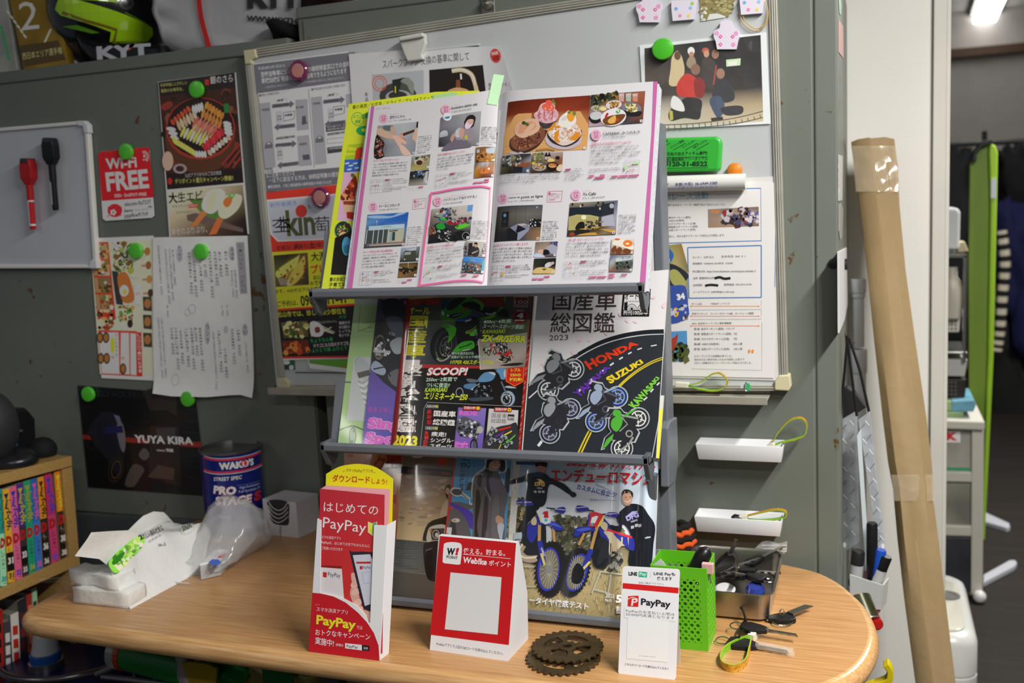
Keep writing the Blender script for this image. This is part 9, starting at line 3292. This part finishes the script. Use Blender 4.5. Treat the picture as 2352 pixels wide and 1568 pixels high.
link('pink_cap',fx(bm),mat('9a6068',.4),t,smooth='auto')
A,B=PK.lift(.0).p(2003,1412),PK.lift(.03).p(2014,1434)
bm=bmesh.new()
tube(bm,[A,B],.0105,20)
tube(bm,[B,B+(B-A)*.06],.007,20)
tag(link('red_marker',fx(bm),mat('b8201c',.35),smooth='auto'),'red marker seen end-on in the lower white pocket','marker')
YH=Surf((0,-.12,0),(1,0,0),(0,0,1))
bm=bmesh.new()
tube(bm,[YH.p(*p)for p in spline([(2034,1520),(2044,1536),(2042,1556),(2026,1566),(2000,1574),(1975,1585)],5)],0,flat=(.02,.009))
tag(link('yellow_hook',fx(bm),mat('c8b414',.35),bevel=.002),'curved bright yellow plastic hook at the bottom edge right of the table','hook')
DWP=FLOOR.p(2248,1378)
DW=Surf((0,DWP.y,0),(1,0,0),(0,0,1))
CRM=mat('c8c4ba',.5)
t=thing('drawer_tower',(DWP.x,DWP.y,0),'cream plastic drawer tower in the back room behind the wall edge','drawer unit')
for nm,q,f,b in(('top_board',[(2080,962),(2262,968),(2262,988),(2080,982)],.02,-.35),('post',[(2232,986),(2260,988),(2257,1368),(2230,1366)],.0,-.04),('shelf_bar',[(2080,1080),(2232,1084),(2232,1108),(2080,1104)],.0,-.3),('shelf_bar',[(2080,1204),(2232,1208),(2231,1232),(2080,1228)],.0,-.3)):
 slb(nm,q,DW,f,b,CRM,t,bevel=.004)
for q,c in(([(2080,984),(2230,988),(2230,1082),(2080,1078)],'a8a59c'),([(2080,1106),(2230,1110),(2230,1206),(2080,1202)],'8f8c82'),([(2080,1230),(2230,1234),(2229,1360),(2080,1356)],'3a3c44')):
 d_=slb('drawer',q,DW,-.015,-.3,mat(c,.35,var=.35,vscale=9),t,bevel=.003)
 if c=='a8a59c':
  pr=Print(DW.lift(-.0145),205)
  pr.P_([(2150,989),(2206,990),(2206,1016),(2150,1015)],'dcdad8')
  pr.text('RK',(2154,1008),(2200,1010),17,'b82028',.08)
  pr.P_([(2100,1072),(2228,1074),(2228,1081),(2100,1079)],'1f8a58')
  pr.done('sticker',d_)
bm=bmesh.new()
bmesh.ops.create_uvsphere(bm,u_segments=16,v_segments=10,radius=.02,matrix=Matrix.Translation((DWP.x,DWP.y-.02,.02)))
link('caster',bm,mat('d4d4d2',.3),t,smooth=True)
for i,(q,c,lab)in enumerate((([(2140,944),(2214,946),(2212,964),(2140,963)],'8aa878','pale green flat box on top of the drawer tower'),([(2185,920),(2238,918),(2242,930),(2236,946),(2185,945)],'6aa0b8','light blue folded packet on top of the pale green box'),([(2140,918),(2186,920),(2186,944),(2140,944)],'9ab87a','bright green packet beside the light blue packet'))):
 sl('packet',lab,'packet',q,DW,-.02-.002*i,-.22,mat(c,.4,var=.3,vscale=20),.004,'packets on the drawer tower')
t=thing('wire_shelf_rack',DW.lift(-.2).p(2215,840),'chrome wire rack of bottles and baskets above the drawer tower','rack')
DB=DW.lift(-.06)
for nm,q,f,b,m in(('chrome_post',[(2213,585),(2222,585),(2219,832),(2211,832)],-.02,-.04,CHR),('chrome_shelf',[(2080,582),(2222,584),(2222,592),(2080,590)],-.02,-.25,CHR),('chrome_shelf',[(2080,806),(2222,808),(2222,814),(2080,812)],-.02,-.25,CHR),('lower_tray',[(2080,824),(2222,826),(2216,864),(2080,862)],-.04,-.25,mat('b8b8b4',.4))):
 slb(nm,q,DW,f,b,m,t,bevel=.002)
sl('white_router','white box-shaped appliance on the top of the chrome rack','appliance',[(2120,478),(2200,477),(2206,488),(2204,572),(2120,572)],DW,-.06,-.2,mat('cfd2d2',.4),.008)
sl('beige_block','small beige block beside the white appliance','block',[(2200,556),(2216,554),(2225,578),(2200,580)],DW,-.08,-.14,mat('b8ac8c',.6),.004)
for q,lab,nm,c in(([(2080,718),(2206,720),(2203,763),(2080,762)],'white perforated basket on the chrome rack','white_basket','cac7c0'),([(2080,868),(2220,870),(2216,924),(2080,922)],'dark brown basket under the chrome rack','brown_basket','2a211e')):
 k=sl(nm,lab,'basket',q,DW,-.06,-.2,mat(c,.5),.004)
 pr=Print(DW.lift(-.0595),205)
 for i in range(6):
  for j in range(4):
   pr.O_((2150+i*9,q[0][1]+10+j*9),2.6,2.6,'3a3834' if c[0]=='c' else '5a5450',n=8)
 pr.done('perforations',k)
bp=DB.p(2186,690)
bm=bmesh.new()
rb=abs(DB.p(2210,690).x-DB.p(2164,690).x)/2
hb_=DB.p(2186,612).z-bp.z
lathe(bm,[(rb*.9,-.05),(rb,.0),(rb,hb_*.35),(rb*.8,hb_*.6),(rb*.5,hb_*.72),(rb*.5,hb_)],(bp.x,bp.y-.02,bp.z),seg=24)
tag(link('plastic_bottle',fx(bm),mat('c0bcae',.4),smooth='auto'),'milky plastic bottle hanging in the chrome rack','bottle')
GPL=Surf((0,DWP.y+.35,0),(1,0,0),(0,0,1))
t=thing('green_folding_board',GPL.p(2262,1236),'tall lime green folding board with a rounded top in the back room','board')
slb('board',[(2228,376),(2240,352),(2262,332),(2274,330),(2274,700),(2256,1238),(2250,1238),(2226,980),(2224,600)],GPL,.0,-.03,mat('7f9e3a',.45),t,bevel=.006)
slb('edge_tube',[(2274,328),(2286,334),(2292,350),(2290,460),(2282,820),(2262,1240),(2254,1240),(2270,820),(2276,460),(2272,350)],GPL,.03,-.04,mat('9cc832',.4),t,bevel=.004)
slb('dark_corner',[(2232,372),(2236,348),(2254,326),(2280,320),(2284,328),(2258,336),(2243,354),(2243,372)],GPL,.035,-.04,mat('16171a',.5),t,bevel=.003)
slb('white_label',[(2277,410),(2289,410),(2288,455),(2276,455)],GPL,.034,.028,mat('c8ccd4',.4),t)
RY=Surf((0,4.6,0),(1,0,0),(0,0,1))
t=thing('clothes_rail',RY.p(2300,330),'dark clothes rail across the back room','rail')
bm=bmesh.new()
A,B=RY.p(2080,338),RY.p(2460,318)
tube(bm,[A,B],.016,10)
link('bar',fx(bm),mat('3a3c3c',.4,.5),t)
for x in(2090,2262,2450):
 bm=bmesh.new()
 q=RY.p(x,326)
 tube(bm,[q+Vector((0,.02,.06 if x!=2090 else 0)),(q.x,q.y+.02,0)],.014,8)
 link('upright',fx(bm),mat('2a2a2c',.5),t)
for i,(q,c,lab,cat)in enumerate((([(2080,345),(2180,342),(2228,345),(2230,480),(2225,800),(2080,820)],'1e2024','charcoal jacket at the left of the clothes rail','jacket'),([(2290,345),(2340,335),(2470,340),(2480,560),(2330,480),(2300,470)],'0b0c0e','black jacket hanging at the right edge of the picture','jacket'),([(2285,460),(2330,465),(2480,500),(2480,860),(2340,820),(2312,700),(2288,600)],'0a1040','navy blue cover hanging under the black jacket','cover'),([(2222,500),(2250,520),(2240,780),(2218,740)],'0c1030','dark blue garment between the appliance and the green board','garment'),([(2270,780),(2300,720),(2350,820),(2480,860),(2480,1080),(2262,1080)],'0c0c0d','black bags heaped on the floor under the clothes rail','bags'))):
 lump('hanging_'+cat if i<4 else 'black_bag_heap',lab,cat if i<4 else 'bag',RY.lift(.08*(i%3)),q,.2,mat(c,.85),60+i,.03)
ST_=RY.lift(.4)
bm=bmesh.new()
P=[ST_.p(*p)for p in spline([(2300,530),(2308,600),(2302,680),(2296,760),(2288,810)],6)]
tube(bm,P,.028,8)
for i,f in enumerate(bm.faces):
 f.material_index=(i//8)%2
tag(link('striped_strap',fx(bm),[mat('c8c0ac',.7),mat('141414',.7)]),'black and cream striped strap hanging beside the green board','strap')
for i,(q,lab)in enumerate((([(2255,1190),(2262,1186),(2318,1212),(2320,1220),(2312,1223),(2256,1206)],'white flat foot piece on the dark floor, upper of two'),([(2258,1332),(2318,1298),(2332,1298),(2336,1304),(2330,1312),(2258,1350)],'white flat foot piece on the dark floor, lower of two'))):
 bm=bmesh.new()
 prism(bm,[FLOOR.p(*p)for p in q],(0,0,.02))
 tag(link('floor_foot',fx(bm),mat('b8bcc4',.4),bevel=.004),lab,'foot','white feet on the floor')
AP=Surf((0,.80,0),(1,0,0),(0,0,1))
zf=AP.hit(2200,1478)[1]
xw1=AP.hit(2250,1500)[0]
xw0=xw1-.21
LT=Surf((0,0,zf+.02),(1,0,0),(0,1,0))
yb2=LT.hit(2200,1312)[1]
yb2=min(yb2,1.35)
t=thing('white_appliance',((xw0+xw1)/2,1.0,0),'white rounded appliance with a glossy lid standing on the floor at the lower right','appliance')
bm=bmesh.new()
R=[[bm.verts.new(p)for p in rrect(xw0+i_,xw1-i_,.80+i_,yb2-i_,.05,z)]for i_,z in((.004,.0),(0,.02),(0,zf-.09),(.002,zf-.088),(.002,zf-.085),(0,zf-.083),(0,zf-.01),(.006,zf+.006),(.016,zf+.014))]
for A,B in zip(R,R[1:]):
 for k in range(len(A)):
  bm.faces.new((A[k],A[(k+1)%len(A)],B[(k+1)%len(A)],B[k]))
bm.faces.new(R[0][::-1])
bm.faces.new(R[-1])
link('housing',fx(bm),mat('cfd0cc',.3,coat=.2),t,smooth='auto')
bm=bmesh.new()
prism(bm,[Vector(p)for p in rrect(xw0+.025,xw1-.025,.83,yb2-.07,.04,zf+.0142)],(0,0,.006))
link('lid',fx(bm),mat('d6d4c6',.12,coat=.8),t,bevel=.003,smooth='auto')
q=LT.p(2176,1368)
bm=bmesh.new()
lathe(bm,[(.03,.0),(.03,.003),(.022,.003),(.02,.0008),(.0005,.0005)],(q.x,q.y,zf+.0202),seg=28)
link('steam_vent',fx(bm),mat('6a6a66',.4),t,smooth='auto')
LZ=Surf((0,0,2.36),(1,0,0),(0,-1,0))
t=thing('ceiling_lamp',LZ.p(2270,30),'bright fluorescent ceiling lamp in the back room','ceiling lamp')
e0,e1=LZ.p(2228,76),LZ.p(2274,80)
dirl=(LZ.p(2292,-20)-LZ.p(2252,78)).normalized()
wl=(e1-e0)
bm=bmesh.new()
prism(bm,[e0,e1,e1+dirl*2.4,e0+dirl*2.4],(0,0,.05))
link('diffuser',fx(bm),mat('ffffff',.4,emit=6.0),t,bevel=.01)
bm=bmesh.new()
prism(bm,[e0-wl*.15+Vector((0,0,.051)),e1+wl*.15+Vector((0,0,.051)),e1+wl*.15+dirl*2.5+Vector((0,0,.051)),e0-wl*.15+dirl*2.5+Vector((0,0,.051))],(0,0,.035))
link('fixture',fx(bm),mat('b8b8b4',.5),t)
bpy.context.view_layer.update()
for o in list(bpy.data.objects):
 if o.type=='EMPTY' and o.get('base')is not None:
  d=Matrix.Translation(Vector(o['base']))
  for ch in o.children:
   ch.matrix_parent_inverse=d.inverted()
  o.location=Vector(o['base'])
  del o['base']
